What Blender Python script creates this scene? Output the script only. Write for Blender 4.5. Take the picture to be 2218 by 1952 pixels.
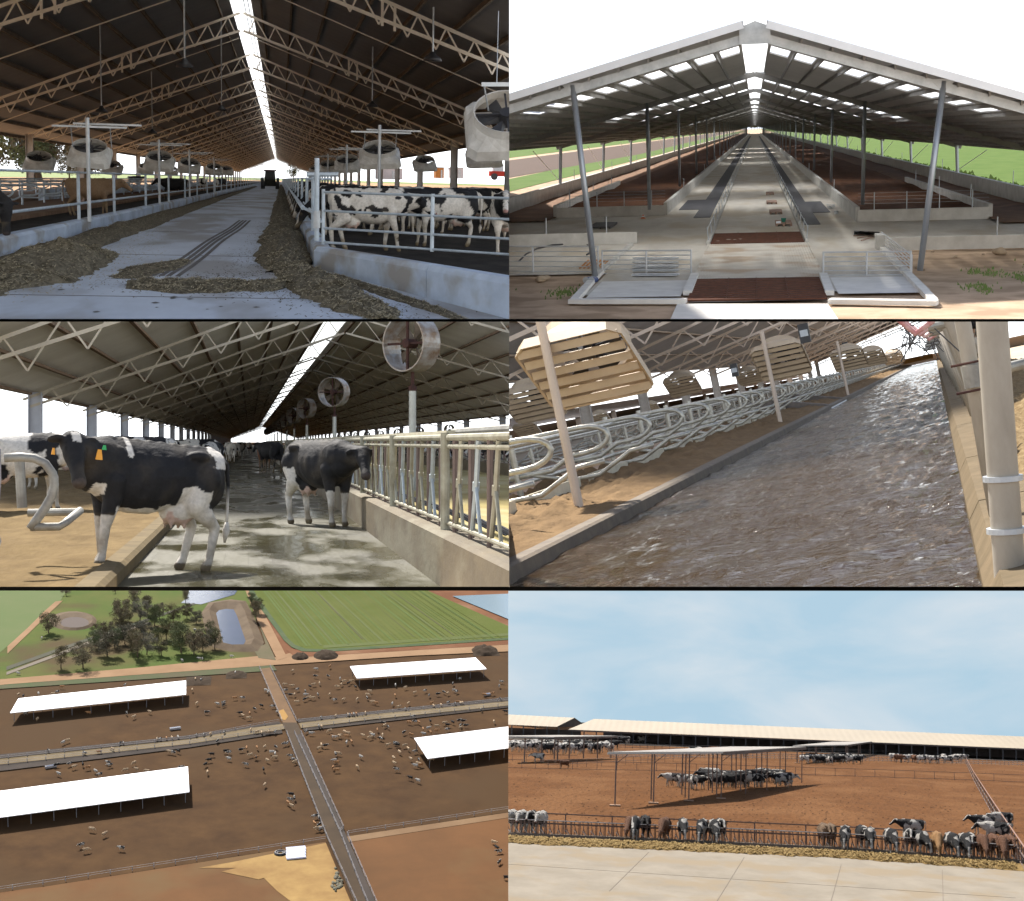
import bpy, bmesh, math, random
from math import radians, sin, cos, pi, sqrt, atan2
from mathutils import Vector, Matrix, noise
random.seed(7)
for o in list(bpy.data.objects): bpy.data.objects.remove(o)
SC = bpy.context.scene
COL = SC.collection
# ------------------------------------------------------------------ camera
F, CX, CY = 3300.0, 1109.0, 976.0           # focal length and centre of the picture
cam = bpy.data.cameras.new('camera'); co = bpy.data.objects.new('camera', cam); COL.objects.link(co)
co.rotation_euler = (pi/2, 0, 0); cam.sensor_width = 36; cam.lens = 36*F/2218
cam.clip_start = 0.05; cam.clip_end = 200000
SC.camera = co
# ------------------------------------------------------------------ world and sun
SUN_EL, SUN_AZ = 52.0, -30.0                 # azimuth measured from +Y towards +X
world = bpy.data.worlds.new('World'); SC.world = world; world.use_nodes = True
nt = world.node_tree; nt.nodes.clear()
def N(nt, t, **k):
    n = nt.nodes.new(t)
    for a, b in k.items(): setattr(n, a, b)
    return n
sky = N(nt, 'ShaderNodeTexSky', sky_type='NISHITA'); sky.sun_disc = False
sky.sun_elevation = radians(SUN_EL); sky.sun_rotation = radians(SUN_AZ); sky.dust_density = 2.5
bg1 = N(nt, 'ShaderNodeBackground'); bg1.inputs[1].default_value = 0.05
nt.links.new(sky.outputs[0], bg1.inputs[0])
# bright thin cloud low over the horizon
tc = N(nt, 'ShaderNodeTexCoord'); sx = N(nt, 'ShaderNodeSeparateXYZ'); nt.links.new(tc.outputs['Generated'], sx.inputs[0])
mr = N(nt, 'ShaderNodeMapRange'); mr.inputs[1].default_value = 0.42; mr.inputs[2].default_value = 0.18
nt.links.new(sx.outputs[2], mr.inputs[0])
nz = N(nt, 'ShaderNodeTexNoise'); nz.inputs['Scale'].default_value = 3.0; nz.inputs['Detail'].default_value = 5
mp = N(nt, 'ShaderNodeMapping'); mp.inputs['Scale'].default_value = (1, 1, 3.5)
nt.links.new(tc.outputs['Generated'], mp.inputs[0]); nt.links.new(mp.outputs[0], nz.inputs[0])
mr2 = N(nt, 'ShaderNodeMapRange'); mr2.inputs[1].default_value = 0.35; mr2.inputs[2].default_value = 0.52; mr2.inputs[3].default_value = .3; mr2.inputs[4].default_value = 1.0
nt.links.new(nz.outputs[0], mr2.inputs[0])
ml = N(nt, 'ShaderNodeMath', operation='MULTIPLY'); nt.links.new(mr.outputs[0], ml.inputs[0]); nt.links.new(mr2.outputs[0], ml.inputs[1])
bg2 = N(nt, 'ShaderNodeBackground'); bg2.inputs[0].default_value = (0.93, .97, 1.0, 1); bg2.inputs[1].default_value = 0.95
# below the horizon: warm ground glow, raised to light the roofs from beneath
gt = N(nt, 'ShaderNodeMath', operation='GREATER_THAN'); gt.inputs[1].default_value = -0.02; nt.links.new(sx.outputs[2], gt.inputs[0])
bg3 = N(nt, 'ShaderNodeBackground'); bg3.inputs[0].default_value = (.50, .43, .35, 1); bg3.inputs[1].default_value = 1.25
m1 = N(nt, 'ShaderNodeMixShader'); m2 = N(nt, 'ShaderNodeMixShader')
nt.links.new(ml.outputs[0], m1.inputs[0]); nt.links.new(bg1.outputs[0], m1.inputs[1]); nt.links.new(bg2.outputs[0], m1.inputs[2])
nt.links.new(gt.outputs[0], m2.inputs[0]); nt.links.new(bg3.outputs[0], m2.inputs[1]); nt.links.new(m1.outputs[0], m2.inputs[2])
wo = N(nt, 'ShaderNodeOutputWorld'); nt.links.new(m2.outputs[0], wo.inputs[0])
sl = bpy.data.lights.new('sun', 'SUN'); sl.energy = 3.15; sl.angle = radians(2.0); sl.color = (1, .95, .88)
so = bpy.data.objects.new('sun', sl); COL.objects.link(so)
sd = Vector((sin(radians(SUN_AZ))*cos(radians(SUN_EL)), cos(radians(SUN_AZ))*cos(radians(SUN_EL)), sin(radians(SUN_EL))))
so.rotation_euler = sd.to_track_quat('Z', 'Y').to_euler()
SC.view_settings.view_transform = 'Standard'; SC.view_settings.look = 'None'; SC.view_settings.gamma = 1
SC.view_settings.exposure = 1.65
# ------------------------------------------------------------------ the six places
class Place:
    def __init__(s, vx, vy, H, scale, roll=0.0, clip=()):
        d = Vector((vx-CX, F, CY-vy)).normalized()
        ex = d.cross(Vector((0, 0, 1))).normalized(); ez = ex.cross(d)
        c, r = cos(roll), sin(roll)
        ex, ez = ex*c+ez*r, ez*c-ex*r
        s.R = Matrix((ex, d, ez)).transposed()
        s.M = s.R.to_4x4() @ Matrix.Scale(scale, 4)
        s.H = H; s.clip = clip; s.objs = []
    def ray(s, px, py):
        return s.R.transposed() @ Vector((px-CX, F, CY-py))
    def G(s, px, py, z=None):                 # where a sight line meets the level z
        r = s.ray(px, py); z = -s.H if z is None else z
        t = z/r.z
        return Vector((r.x*t, r.y*t, z))
    def D(s, px, py, Y):                      # ... or the depth Y
        r = s.ray(px, py); return r*(Y/r.y)
    def X(s, px, py, X):                      # ... or the side wall X
        r = s.ray(px, py); return r*(X/r.x)
SPLIT, TOPB, BOTA, TOPC, BOTB, SPLC = 1103, 697, 691, 1279.5, 1271, 1101
AL = Place(608, 387, 1.65, 10.0, clip=(('r', SPLIT), ('b', BOTA)))
AR = Place(1635, 279, 4.1, 10.0, clip=(('l', SPLIT), ('b', BOTA)))
BL = Place(540, 958, 1.42, 1.3, clip=(('r', SPLIT), ('t', TOPB), ('b', BOTB)))
BR = Place(2025, 765, 1.5, 1.3, roll=atan2(.2, 1), clip=(('l', SPLIT), ('t', TOPB), ('b', BOTB)))
CL = Place(560, 434, 230, 0.0145, clip=(('r', SPLC), ('t', TOPC)))
CR = Place(1500, 1552, 8.6, 0.02, roll=-0.02, clip=(("l", SPLC), ("t", TOPC)))
# ------------------------------------------------------------------ materials
MATS = {}
def mat(name, c1, c2=None, scale=4.0, rough=.8, metal=0.0, bump=0.0, bscale=None, stretch=(1, 1, 1), lo=.35, hi=.65, c3=None, s3=1.0, spec=None, emit=None, detail=6, alpha=None):
    if name in MATS: return MATS[name]
    m = bpy.data.materials.new(name); m.use_nodes = True; t = m.node_tree; b = t.nodes['Principled BSDF']
    L = t.links.new
    b.inputs['Roughness'].default_value = rough; b.inputs['Metallic'].default_value = metal
    if spec is None and rough >= .8: spec = .08
    if spec is not None: b.inputs['Specular IOR Level'].default_value = spec
    tc = N(t, 'ShaderNodeTexCoord'); mp = N(t, 'ShaderNodeMapping'); mp.inputs['Scale'].default_value = stretch
    L(tc.outputs['Object'], mp.inputs[0])
    c = (*c1, 1)
    if c2 is None: c2 = tuple(x*.8 for x in c1)
    n = N(t, 'ShaderNodeTexNoise'); n.inputs['Scale'].default_value = scale; n.inputs['Detail'].default_value = detail
    n.inputs['Roughness'].default_value = .65
    L(mp.outputs[0], n.inputs[0])
    r = N(t, 'ShaderNodeMapRange'); r.inputs[1].default_value = lo; r.inputs[2].default_value = hi; L(n.outputs[0], r.inputs[0])
    mx = N(t, 'ShaderNodeMix', data_type='RGBA'); mx.inputs[6].default_value = c; mx.inputs[7].default_value = (*c2, 1)
    L(r.outputs[0], mx.inputs[0]); out = mx.outputs[2]
    if c3 is not None:
        n3 = N(t, 'ShaderNodeTexNoise'); n3.inputs['Scale'].default_value = s3; n3.inputs['Detail'].default_value = 4
        L(mp.outputs[0], n3.inputs[0])
        r3 = N(t, 'ShaderNodeMapRange'); r3.inputs[1].default_value = .5; r3.inputs[2].default_value = .62; L(n3.outputs[0], r3.inputs[0])
        m3 = N(t, 'ShaderNodeMix', data_type='RGBA'); L(r3.outputs[0], m3.inputs[0]); L(out, m3.inputs[6]); m3.inputs[7].default_value = (*c3, 1)
        out = m3.outputs[2]
    L(out, b.inputs['Base Color'])
    if emit is not None:
        b.inputs['Emission Strength'].default_value = emit; L(out, b.inputs['Emission Color'])
    if alpha is not None: b.inputs['Transmission Weight'].default_value = alpha
    if bump:
        bn = N(t, 'ShaderNodeTexNoise'); bn.inputs['Scale'].default_value = bscale or scale*4; bn.inputs['Detail'].default_value = 5
        L(mp.outputs[0], bn.inputs[0])
        bp = N(t, 'ShaderNodeBump'); bp.inputs['Strength'].default_value = 1.0; bp.inputs['Distance'].default_value = bump
        L(bn.outputs[0], bp.inputs['Height']); L(bp.outputs[0], b.inputs['Normal'])
    MATS[name] = m; return m
def corrugated(name, c1, c2, freq, axis=1, depth=.02, rough=.5, metal=.0, noise_s=.3):
    """metal sheet with ribs: a real wave in the normal, dirt in the colour"""
    m = mat(name, c1, c2, scale=noise_s, rough=rough, metal=metal)
    t = m.node_tree; b = t.nodes['Principled BSDF']; L = t.links.new
    tc = N(t, 'ShaderNodeTexCoord'); sp = N(t, 'ShaderNodeSeparateXYZ'); L(tc.outputs['Object'], sp.inputs[0])
    mu = N(t, 'ShaderNodeMath', operation='MULTIPLY'); mu.inputs[1].default_value = freq*2*pi; L(sp.outputs[axis], mu.inputs[0])
    si = N(t, 'ShaderNodeMath', operation='SINE'); L(mu.outputs[0], si.inputs[0])
    bp = N(t, 'ShaderNodeBump'); bp.inputs['Distance'].default_value = depth; L(si.outputs[0], bp.inputs['Height']); L(bp.outputs[0], b.inputs['Normal'])
    return m
def attr_mat(name, rough=.7):
    m = bpy.data.materials.new(name); m.use_nodes = True; t = m.node_tree; b = t.nodes['Principled BSDF']
    a = N(t, 'ShaderNodeAttribute', attribute_name='coat'); n = N(t, 'ShaderNodeTexNoise'); n.inputs['Scale'].default_value = 22; n.inputs['Detail'].default_value = 6
    tc = N(t, 'ShaderNodeTexCoord'); t.links.new(tc.outputs['Object'], n.inputs[0])
    mr = N(t, 'ShaderNodeMapRange'); mr.inputs[1].default_value = .3; mr.inputs[2].default_value = .7; mr.inputs[3].default_value = .78; mr.inputs[4].default_value = 1.1
    t.links.new(n.outputs[0], mr.inputs[0])
    mx = N(t, 'ShaderNodeVectorMath', operation='SCALE'); t.links.new(a.outputs['Color'], mx.inputs[0]); t.links.new(mr.outputs[0], mx.inputs['Scale'])
    t.links.new(mx.outputs[0], b.inputs['Base Color']); b.inputs['Roughness'].default_value = rough
    b.inputs['Specular IOR Level'].default_value = .25
    bp = N(t, 'ShaderNodeBump'); bp.inputs['Distance'].default_value = .01; t.links.new(n.outputs[0], bp.inputs['Height']); t.links.new(bp.outputs[0], b.inputs['Normal'])
    return m
# ------------------------------------------------------------------ mesh building
class MB:
    def __init__(s): s.v = []; s.f = []; s.smooth = False
    def add(s, vs, fs):
        k = len(s.v); s.v += [Vector(v) for v in vs]; s.f += [tuple(i+k for i in f) for f in fs]; return s
    def box(s, x0, x1, y0, y1, z0, z1):
        return s.add([(x0,y0,z0),(x1,y0,z0),(x1,y1,z0),(x0,y1,z0),(x0,y0,z1),(x1,y0,z1),(x1,y1,z1),(x0,y1,z1)],
                     [(0,3,2,1),(4,5,6,7),(0,1,5,4),(1,2,6,5),(2,3,7,6),(3,0,4,7)])
    def bar(s, a, b, w, h=None, up=(0, 0, 1)):     # rectangular bar between two points
        a, b = Vector(a), Vector(b); h = h or w; d = (b-a)
        if d.length < 1e-6: return s
        d.normalize(); u = Vector(up)
        if abs(d.dot(u)) > .98: u = Vector((0, 1, 0))
        x = d.cross(u).normalized(); z = x.cross(d)
        vs = []
        for p in (a, b):
            for sx_, sz in ((-1,-1),(1,-1),(1,1),(-1,1)): vs.append(p + x*(sx_*w/2) + z*(sz*h/2))
        return s.add(vs, [(0,1,2,3),(7,6,5,4),(0,4,5,1),(1,5,6,2),(2,6,7,3),(3,7,4,0)])
    def tube(s, pts, r, n=8, r2=None, cap=True):
        pts = [Vector(p) for p in pts]; m = len(pts); rings = []
        rs = r if isinstance(r, (list, tuple)) else [r + ((r2 if r2 is not None else r)-r)*i/max(1, m-1) for i in range(m)]
        px = None
        for i, p in enumerate(pts):
            d = (pts[min(i+1, m-1)]-pts[max(i-1, 0)])
            d = d.normalized() if d.length > 1e-9 else Vector((0, 0, 1))
            if px is None: px = d.orthogonal().normalized()
            px = (px - d*px.dot(d)); px = px.normalized() if px.length > 1e-6 else d.orthogonal().normalized()
            y = d.cross(px)
            rings.append([p + (px*cos(2*pi*k/n)+y*sin(2*pi*k/n))*rs[i] for k in range(n)])
        vs = [v for r_ in rings for v in r_]; fs = []
        for i in range(m-1):
            for k in range(n): fs.append((i*n+k, i*n+(k+1) % n, (i+1)*n+(k+1) % n, (i+1)*n+k))
        if cap: fs.append(tuple(range(n-1, -1, -1))); fs.append(tuple((m-1)*n+k for k in range(n)))
        return s.add(vs, fs)
    def ball(s, c, r, n=12, m=8):
        c = Vector(c); r = Vector(r) if not isinstance(r, (int, float)) else Vector((r, r, r)); vs = [c+Vector((0, 0, r.z))]; fs = []
        for i in range(1, m):
            t = pi*i/m
            for k in range(n): vs.append(c+Vector((r.x*sin(t)*cos(2*pi*k/n), r.y*sin(t)*sin(2*pi*k/n), r.z*cos(t))))
        vs.append(c-Vector((0, 0, r.z)))
        for k in range(n): fs.append((0, 1+k, 1+(k+1) % n))
        for i in range(m-2):
            for k in range(n): fs.append((1+i*n+k, 1+(i+1)*n+k, 1+(i+1)*n+(k+1) % n, 1+i*n+(k+1) % n))
        e = len(vs)-1; b = 1+(m-2)*n
        for k in range(n): fs.append((e, b+(k+1) % n, b+k))
        return s.add(vs, fs)
    def loft(s, rings, closed=True):
        n = len(rings[0]); vs = [v for r in rings for v in r]; fs = []
        for i in range(len(rings)-1):
            for k in range(n if closed else n-1): fs.append((i*n+k, i*n+(k+1) % n, (i+1)*n+(k+1) % n, (i+1)*n+k))
        if closed: fs.append(tuple(range(n-1, -1, -1))); fs.append(tuple((len(rings)-1)*n+k for k in range(n)))
        return s.add(vs, fs)
    def poly(s, pts, th=0.0):                 # flat sheet, or slab with thickness down
        n = len(pts); pts = [Vector(p) for p in pts]
        if not th: return s.add(pts, [tuple(range(n))])
        return s.add(pts+[p-Vector((0, 0, th)) for p in pts], [tuple(range(n)), tuple(range(2*n-1, n-1, -1))]+[(i, i+n, (i+1) % n+n, (i+1) % n) for i in range(n)])
    def grid(s, fn, nu, nv):
        return s.add([fn(i/nu, j/nv) for j in range(nv+1) for i in range(nu+1)],
                     [(j*(nu+1)+i, j*(nu+1)+i+1, (j+1)*(nu+1)+i+1, (j+1)*(nu+1)+i) for j in range(nv) for i in range(nu)])
    def mesh(s, name, m, off=None, smooth=False):
        me = bpy.data.meshes.new(name); o = off or Vector((0, 0, 0))
        me.from_pydata([tuple(v-o) for v in s.v], [], s.f); me.update()
        if m: me.materials.append(m)
        if smooth or s.smooth:
            me.polygons.foreach_set('use_smooth', [True]*len(me.polygons))
        return me
ROOTS = {}
def tag(o, label, cat, group=None, kind=None):
    if label: o['label'] = label
    if cat: o['category'] = cat
    if group: o['group'] = group
    if kind: o['kind'] = kind
class Thing:
    def __init__(s, P, name, label, cat, base=(0, 0, 0), group=None, rz=0.0, sc=1.0):
        s.P = P; s.base = Vector(base); s.o = bpy.data.objects.new(name, None); COL.objects.link(s.o)
        s.o.empty_display_size = .2
        s.o.matrix_world = P.M @ Matrix.Translation(s.base) @ Matrix.Rotation(rz, 4, 'Z') @ Matrix.Scale(sc, 4)
        tag(s.o, label, cat, group); ROOTS[s.o] = P; s.local = False
    def part(s, name, mb, m, parent=None, label=None, smooth=False, kind=None, rel=False):
        me = mb if isinstance(mb, bpy.types.Mesh) else mb.mesh(name, m, Vector((0, 0, 0)) if (rel or s.local) else s.base, smooth)
        o = bpy.data.objects.new(name, me); COL.objects.link(o); o.parent = parent or s.o
        if label: o['label'] = label
        if kind: o['kind'] = kind
        return o
def solo(P, name, mb, m, label, cat, group=None, smooth=False, kind=None):
    me = mb if isinstance(mb, bpy.types.Mesh) else mb.mesh(name, m, None, smooth)
    o = bpy.data.objects.new(name, me); COL.objects.link(o); o.matrix_world = P.M.copy(); ROOTS[o] = P
    tag(o, label, cat, group, kind); return o
def struct(P, name, mb, m, smooth=False, kind='structure'):
    return solo(P, name, mb, m, None, None, None, smooth, kind)
def dup(src, P, base, rz=0.0, sc=1.0, label=None, group=None, cat=None, tilt=None):
    M = P.M @ Matrix.Translation(Vector(base)) @ Matrix.Rotation(rz, 4, 'Z')
    if tilt: M = M @ tilt
    M = M @ Matrix.Scale(sc, 4)
    r = src.copy(); COL.objects.link(r); r.matrix_world = M; ROOTS[r] = P
    if label: r['label'] = label
    if group: r['group'] = group
    if cat: r['category'] = cat
    for ch in src.children:
        c = ch.copy(); COL.objects.link(c); c.parent = r
        for g in ch.children:
            d = g.copy(); COL.objects.link(d); d.parent = c
    return r
PROTO = []
def proto(name, cat):                           # first of a kind, removed again at the end if nothing stands on it
    o = bpy.data.objects.new(name, None); COL.objects.link(o); o['category'] = cat; PROTO.append(o)
    t = Thing.__new__(Thing); t.P = None; t.base = Vector((0, 0, 0)); t.o = o; t.local = True
    return t
def V(*a): return Vector(a)
# ------------------------------------------------------------------ common materials
def scatter(P, pts, n, size, seed, yl=2.0, zb=None):
    rnd = random.Random(seed); m = MB(); zb = -P.H+.008 if zb is None else zb
    for i in range(n):
        k = rnd.random()*(len(pts)-1); a, b = pts[int(k)], pts[int(k)+1]; u = k-int(k); X, Y, w = [a[j]+(b[j]-a[j])*u for j in range(3)]
        p = Vector((rnd.gauss(X, w), rnd.gauss(Y, w*1.5), zb)); t = rnd.uniform(0, pi); l = size*rnd.uniform(.4, 1.4); d = Vector((cos(t), sin(t)*yl, rnd.uniform(0, .25)))*l; q = Vector((-sin(t), cos(t), 0))*size*.16
        m.add([p-d*.5-q, p+d*.5-q, p+d*.5+q, p-d*.5+q], [(0, 1, 2, 3)])
    return m
GALV = mat('galvanised_steel', (.50, .53, .56), (.36, .39, .42), scale=3, rough=.45, metal=.35)
GALVD = mat('old_galvanised_pipe', (.34, .34, .31), (.20, .19, .17), scale=4, rough=.55, metal=.35)
CREAM = mat('cream_steel', (.44, .37, .29), (.34, .28, .21), scale=2, rough=.6)
RUST = mat('rusty_steel', (.09, .045, .035), (.05, .03, .03), scale=5, rough=.8)
BLACKM = mat('black_metal', (.02, .02, .022), (.035, .035, .04), rough=.5)
CONC = mat('concrete', (.40, .39, .36), (.27, .26, .24), scale=1.4, rough=.85, bump=.01, bscale=20)
WHITEF = mat('white_fibreglass', (.52, .51, .48), (.36, .34, .31), scale=3, rough=.5)
def ridge_sheet():
    if 'rooflight' in MATS: return MATS['rooflight']
    m = mat('rooflight', (.92, .93, .92), (.88, .9, .9), rough=.4); t = m.node_tree
    tr = N(t, 'ShaderNodeBsdfTranslucent'); tr.inputs[0].default_value = (.95, .97, .97, 1); mx = N(t, 'ShaderNodeMixShader'); mx.inputs[0].default_value = .92
    t.links.new(t.nodes['Principled BSDF'].outputs[0], mx.inputs[1]); t.links.new(tr.outputs[0], mx.inputs[2]); t.links.new(mx.outputs[0], t.nodes['Material Output'].inputs[0])
    return m
SKYL = ridge_sheet()
# ------------------------------------------------------------------ cattle
COAT = attr_mat('cow_coat')
def remeshed(mb, voxel, smooth_it=2):
    me = mb.mesh('tmp', None); o = bpy.data.objects.new('tmp', me); COL.objects.link(o)
    r = o.modifiers.new('r', 'REMESH'); r.mode = 'VOXEL'; r.voxel_size = voxel
    s = o.modifiers.new('s', 'SMOOTH'); s.iterations = smooth_it; s.factor = .5
    dg = bpy.context.evaluated_depsgraph_get(); ev = o.evaluated_get(dg)
    out = bpy.data.meshes.new_from_object(ev); bpy.data.objects.remove(o); return out
def cap(mb, pts, rs, n=12, flat=1.0):
    """tapered limb with rounded ends"""
    pts = [Vector(p) for p in pts]
    P2, R2 = [], []
    for i in range(len(pts)-1):
        for k in range(4):
            t = k/4; P2.append(pts[i].lerp(pts[i+1], t)); R2.append(rs[i]+(rs[i+1]-rs[i])*t)
    P2.append(pts[-1]); R2.append(rs[-1]); mb.tube(P2, R2, n)
    for p, r in zip(pts, rs): mb.ball(p, r, n, 8)
def cow_mesh(voxel=.03, pose='stand', neck_to=None, head_dir=None, step=0.0, coat=None, calf=1.0, tailx=0.0):
    mb = MB(); N_ = 20
    st = [(-.93,1.20,.07,.10),(-.86,1.19,.19,.20),(-.72,1.17,.25,.25),(-.55,1.13,.265,.29),(-.3,1.06,.30,.36),(0,1.02,.335,.41),(.25,1.02,.325,.41),
          (.45,1.05,.27,.39),(.62,1.10,.215,.34),(.76,1.13,.16,.26),(.86,1.14,.08,.14)]
    rings = []
    for x, z, w, h in st:
        ring = []
        for k in range(N_):
            a = 2*pi*k/N_; yy = sin(a)*w; zz = cos(a)*h
            if zz > 0: yy *= (1-.32*(zz/h)**2)           # narrow along the spine
            ring.append(Vector((x, yy, z+zz)))
        rings.append(ring)
    mb.loft(rings)
    for s in (-1, 1):                                      # hip bones, shoulders, thighs
        mb.ball((-.50, s*.20, 1.30), (.14, .09, .07)); mb.ball((.50, s*.17, 1.05), (.20, .10, .30)); mb.ball((-.66, s*.17, 1.0), (.22, .11, .30))
    nt_ = Vector(neck_to or {'stand': (1.16, 0, 1.30), 'graze': (1.30, 0, .66), 'level': (1.18, 0, 1.20), 'turn': (1.05, .0, 1.38)}[pose])
    hd = Vector(head_dir or {'stand': (.85, 0, -.55), 'graze': (.5, 0, -.85), 'level': (.8, 0, -.6), 'turn': (.2, .8, -.6)}[pose]).normalized()
    base = Vector((.62, 0, 1.16)); mid = base.lerp(nt_, .5)+Vector((.02, 0, -.02))
    cap(mb, [base, mid, nt_], [.28, .20, .14])
    cap(mb, [base+Vector((.05, 0, -.12)), mid+Vector((0, 0, -.10)), nt_+Vector((0, 0, -.03))+hd*.08], [.24, .14, .09])
    side = hd.cross(Vector((0, 0, 1))).normalized(); up = side.cross(hd)
    e = nt_ + hd*.50
    # skull: broad brow, narrowing bridge, square muzzle
    rr = []
    for t, w, h, dz in ((-.10,.06,.07,.0),(-.04,.11,.12,.0),(.06,.125,.13,.0),(.16,.12,.125,-.01),(.28,.085,.10,-.02),(.40,.07,.085,-.035),(.50,.082,.08,-.04),(.545,.075,.07,-.04),(.57,.045,.045,-.04)):
        c = nt_ + hd*t + up*dz
        rr.append([c + side*(sin(2*pi*k/16)*w) + up*(cos(2*pi*k/16)*h) for k in range(16)])
    mb.loft(rr)
    ears = []
    for s in (-1, 1):
        a = nt_ + side*(s*.10) + up*.06 + hd*.0; b = a + side*(s*.20) - up*.03
        rr = []
        for t, w in ((0,.028),(.25,.06),(.6,.07),(.85,.045),(1,.015)):
            c = a.lerp(b, t); rr.append([c + hd*(-sin(2*pi*k/10)*w*.45-.0) + up*(cos(2*pi*k/10)*w) for k in range(10)])
        mb.loft(rr); ears.append(b)
    FL = []
    for i, s in enumerate((-1, 1)):
        d = step*(.16 if i == 0 else -.10)
        L = [(.52, s*.16, .95), (.50+d*.3, s*.165, .74), (.53+d*.7, s*.155, .45), (.52+d, s*.15, .13)]
        cap(mb, L, [.15, .105, .062, .042]); cap(mb, [L[3], (.55+d, s*.15, .04)], [.048, .062]); FL.append(.55+d)
        d = step*(-.16 if i == 0 else .14)
        L = [(-.62, s*.16, 1.05), (-.50+d*.2, s*.18, .76), (-.74+d*.8, s*.15, .50), (-.68+d, s*.15, .13)]
        cap(mb, L, [.20, .145, .062, .045]); cap(mb, [L[3], (-.64+d, s*.15, .04)], [.05, .064])
    mb.ball((-.38, 0, .66), (.22, .17, .15))
    for sx_, sy in ((-.07, -.07), (-.07, .07), (.1, -.07), (.1, .07)): cap(mb, [(-.38+sx_, sy, .56), (-.38+sx_, sy, .475)], [.03, .018])
    me = remeshed(mb, voxel)
    if voxel < .05:                                        # ribs, hip hollows, backbone, loose skin
        for v in me.vertices:
            p = v.co; s = 1 if p.y > 0 else -1; k = 0
            if abs(p.y) > .1 and .5 > p.x > -.35 and 1.3 > p.z > .8: k += .005*sin(p.x*34+p.z*5)*min(1, (p.x+.35)*5)
            d2 = (p.x+.40)**2/.018+(p.z-1.16)**2/.012; k -= .035*math.exp(-d2) if abs(p.y) > .1 else 0
            d3 = (p.x-.30)**2/.01+(p.z-1.1)**2/.05; k -= .014*math.exp(-d3) if abs(p.y) > .1 else 0
            k += .008*noise.noise(p*6)
            if p.z > .5: v.co.y += s*k
            if abs(p.y) < .05 and -.8 < p.x < .6 and p.z > 1.2: v.co.z += .012+.006*sin(p.x*40)
        me.update()
    # tail and tuft joined to the same mesh
    bm = bmesh.new(); bm.from_mesh(me); tb = MB()
    tp = [(-.90, 0, 1.31), (-.985, .0, 1.25), (-1.0, tailx*.3, 1.0), (-.98, tailx*.8, .72), (-.97, tailx, .58)]
    tb.tube(tp, [.045, .032, .022, .018, .02], 8); tb.tube([tp[-1], (-.97, tailx, .48), (-.96, tailx, .34)], [.02, .045, .012], 8)
    k = [bm.verts.new(v) for v in tb.v]
    for f in tb.f:
        try: bm.faces.new([k[i] for i in f])
        except ValueError: pass
    bm.to_mesh(me); bm.free()
    # colours
    ca = me.color_attributes.new('coat', 'FLOAT_COLOR', 'POINT'); buf = []
    eyes = [nt_ + hd*.13 + side*(s*.115) + up*.045 for s in (-1, 1)]
    muz = nt_ + hd*.55 - up*.04
    for v in me.vertices:
        p = v.co
        hp = (p-nt_).dot(hd) if (p-nt_).length < .75 and p.x > .75 else -1
        c = coat(p, hp, (p-nt_).dot(up), (p-nt_).dot(side))
        if p.z < .075: c = (.05, .04, .035)
        if min((p-q).length for q in eyes) < .028: c = (.005, .005, .005)
        if (p-muz).length < .085: c = (.05, .04, .04) if c[0] < .3 else (.30, .17, .15)
        if abs(p.x+.38) < .17 and p.z < .66 and p.z > .44 and abs(p.y) < .13: c = (.52, .38, .33)
        if p.z < .62 and voxel < .05:                         # mud on the legs
            w = max(0, min(1, (.62-p.z)*1.5+.9*noise.noise(p*5)))*.75; c = tuple(a*(1-w)+b*w for a, b in zip(c, (.22, .17, .10)))
        elif voxel < .03: w = max(0, noise.noise(p*4+Vector((5, 5, 5))))*.35; c = tuple(a*(1-w)+b*w for a, b in zip(c, (.16, .13, .09)))
        buf += [c[0], c[1], c[2], 1.0]
    ca.data.foreach_set('color', buf)
    me.materials.append(COAT); me.polygons.foreach_set('use_smooth', [True]*len(me.polygons))
    return me
BK, WH = (.013, .013, .015), (.60, .57, .52)
def holstein(seed, thr=0.0, scale=1.7, face='blaze', legs=.62):
    of = Vector((seed*7.3, seed*3.1, seed*11.7))
    def f(p, hp, hu, hs):
        if hp >= -.05:
            if face == 'blaze' and abs(hs) < .055+.02*noise.noise(p*9) and hu > -.03: return WH
            if face == 'white': return WH
            if face == 'muzzle' and (hp > .30+.05*noise.noise(p*8) or (abs(hs) < .06 and hu > -.03)): return WH
            return BK
        n = noise.noise(p*scale+of) + .35*noise.noise(p*scale*2.7+of)
        if p.z < legs+.12*noise.noise(p*4+of): return WH
        return BK if n > thr else WH
    return f
def spotted(p, hp, hu, hs):                        # white with many small black spots
    of = Vector((3, 5, 7))
    n = noise.noise(Vector((p.x*4.2, p.y*2, p.z*5))+of)+.3*noise.noise(p*11)
    if hp > -.05: return BK if n > -.05 else WH
    if p.z < .78: return WH if n < .45 else BK
    return BK if n > .17 else WH
def plain(c, c2, seed=1):
    def f(p, hp, hu, hs):
        n = noise.noise(p*3+Vector((seed, 0, 0)))*.5+.5
        if p.z < .45 : return tuple(a*.6+b*.4 for a, b in zip(c, c2))
        return tuple(a*(1-n*.5)+b*n*.5 for a, b in zip(c, c2))
    return f
def black_hero(p, hp, hu, hs):                     # black body, white belly line, socks and flank
    n = noise.noise(p*6)*.06
    if hp >= -.05: return WH if (hp < .08 and abs(hs) < .05 and hu > .05) else BK
    if p.x > .2 and p.x < .75 and p.z < .60+n: return WH
    if p.x >= .55 and abs(p.x-.75) < .12 and abs(p.z-.80+n) < .1: return WH
    if p.x <= -.05 and p.z < .72+n+(.22 if (-.62+n < p.x < -.28) else 0): return WH
    if p.x <= .5 and p.z < .67+n*.5 : return WH
    if abs(p.x-.42+p.z*.05) < .028+n*.3 and p.z > 1.22: return WH
    if abs(p.x+.78+n) < .10 and p.z > 1.18: return WH
    return BK
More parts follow.
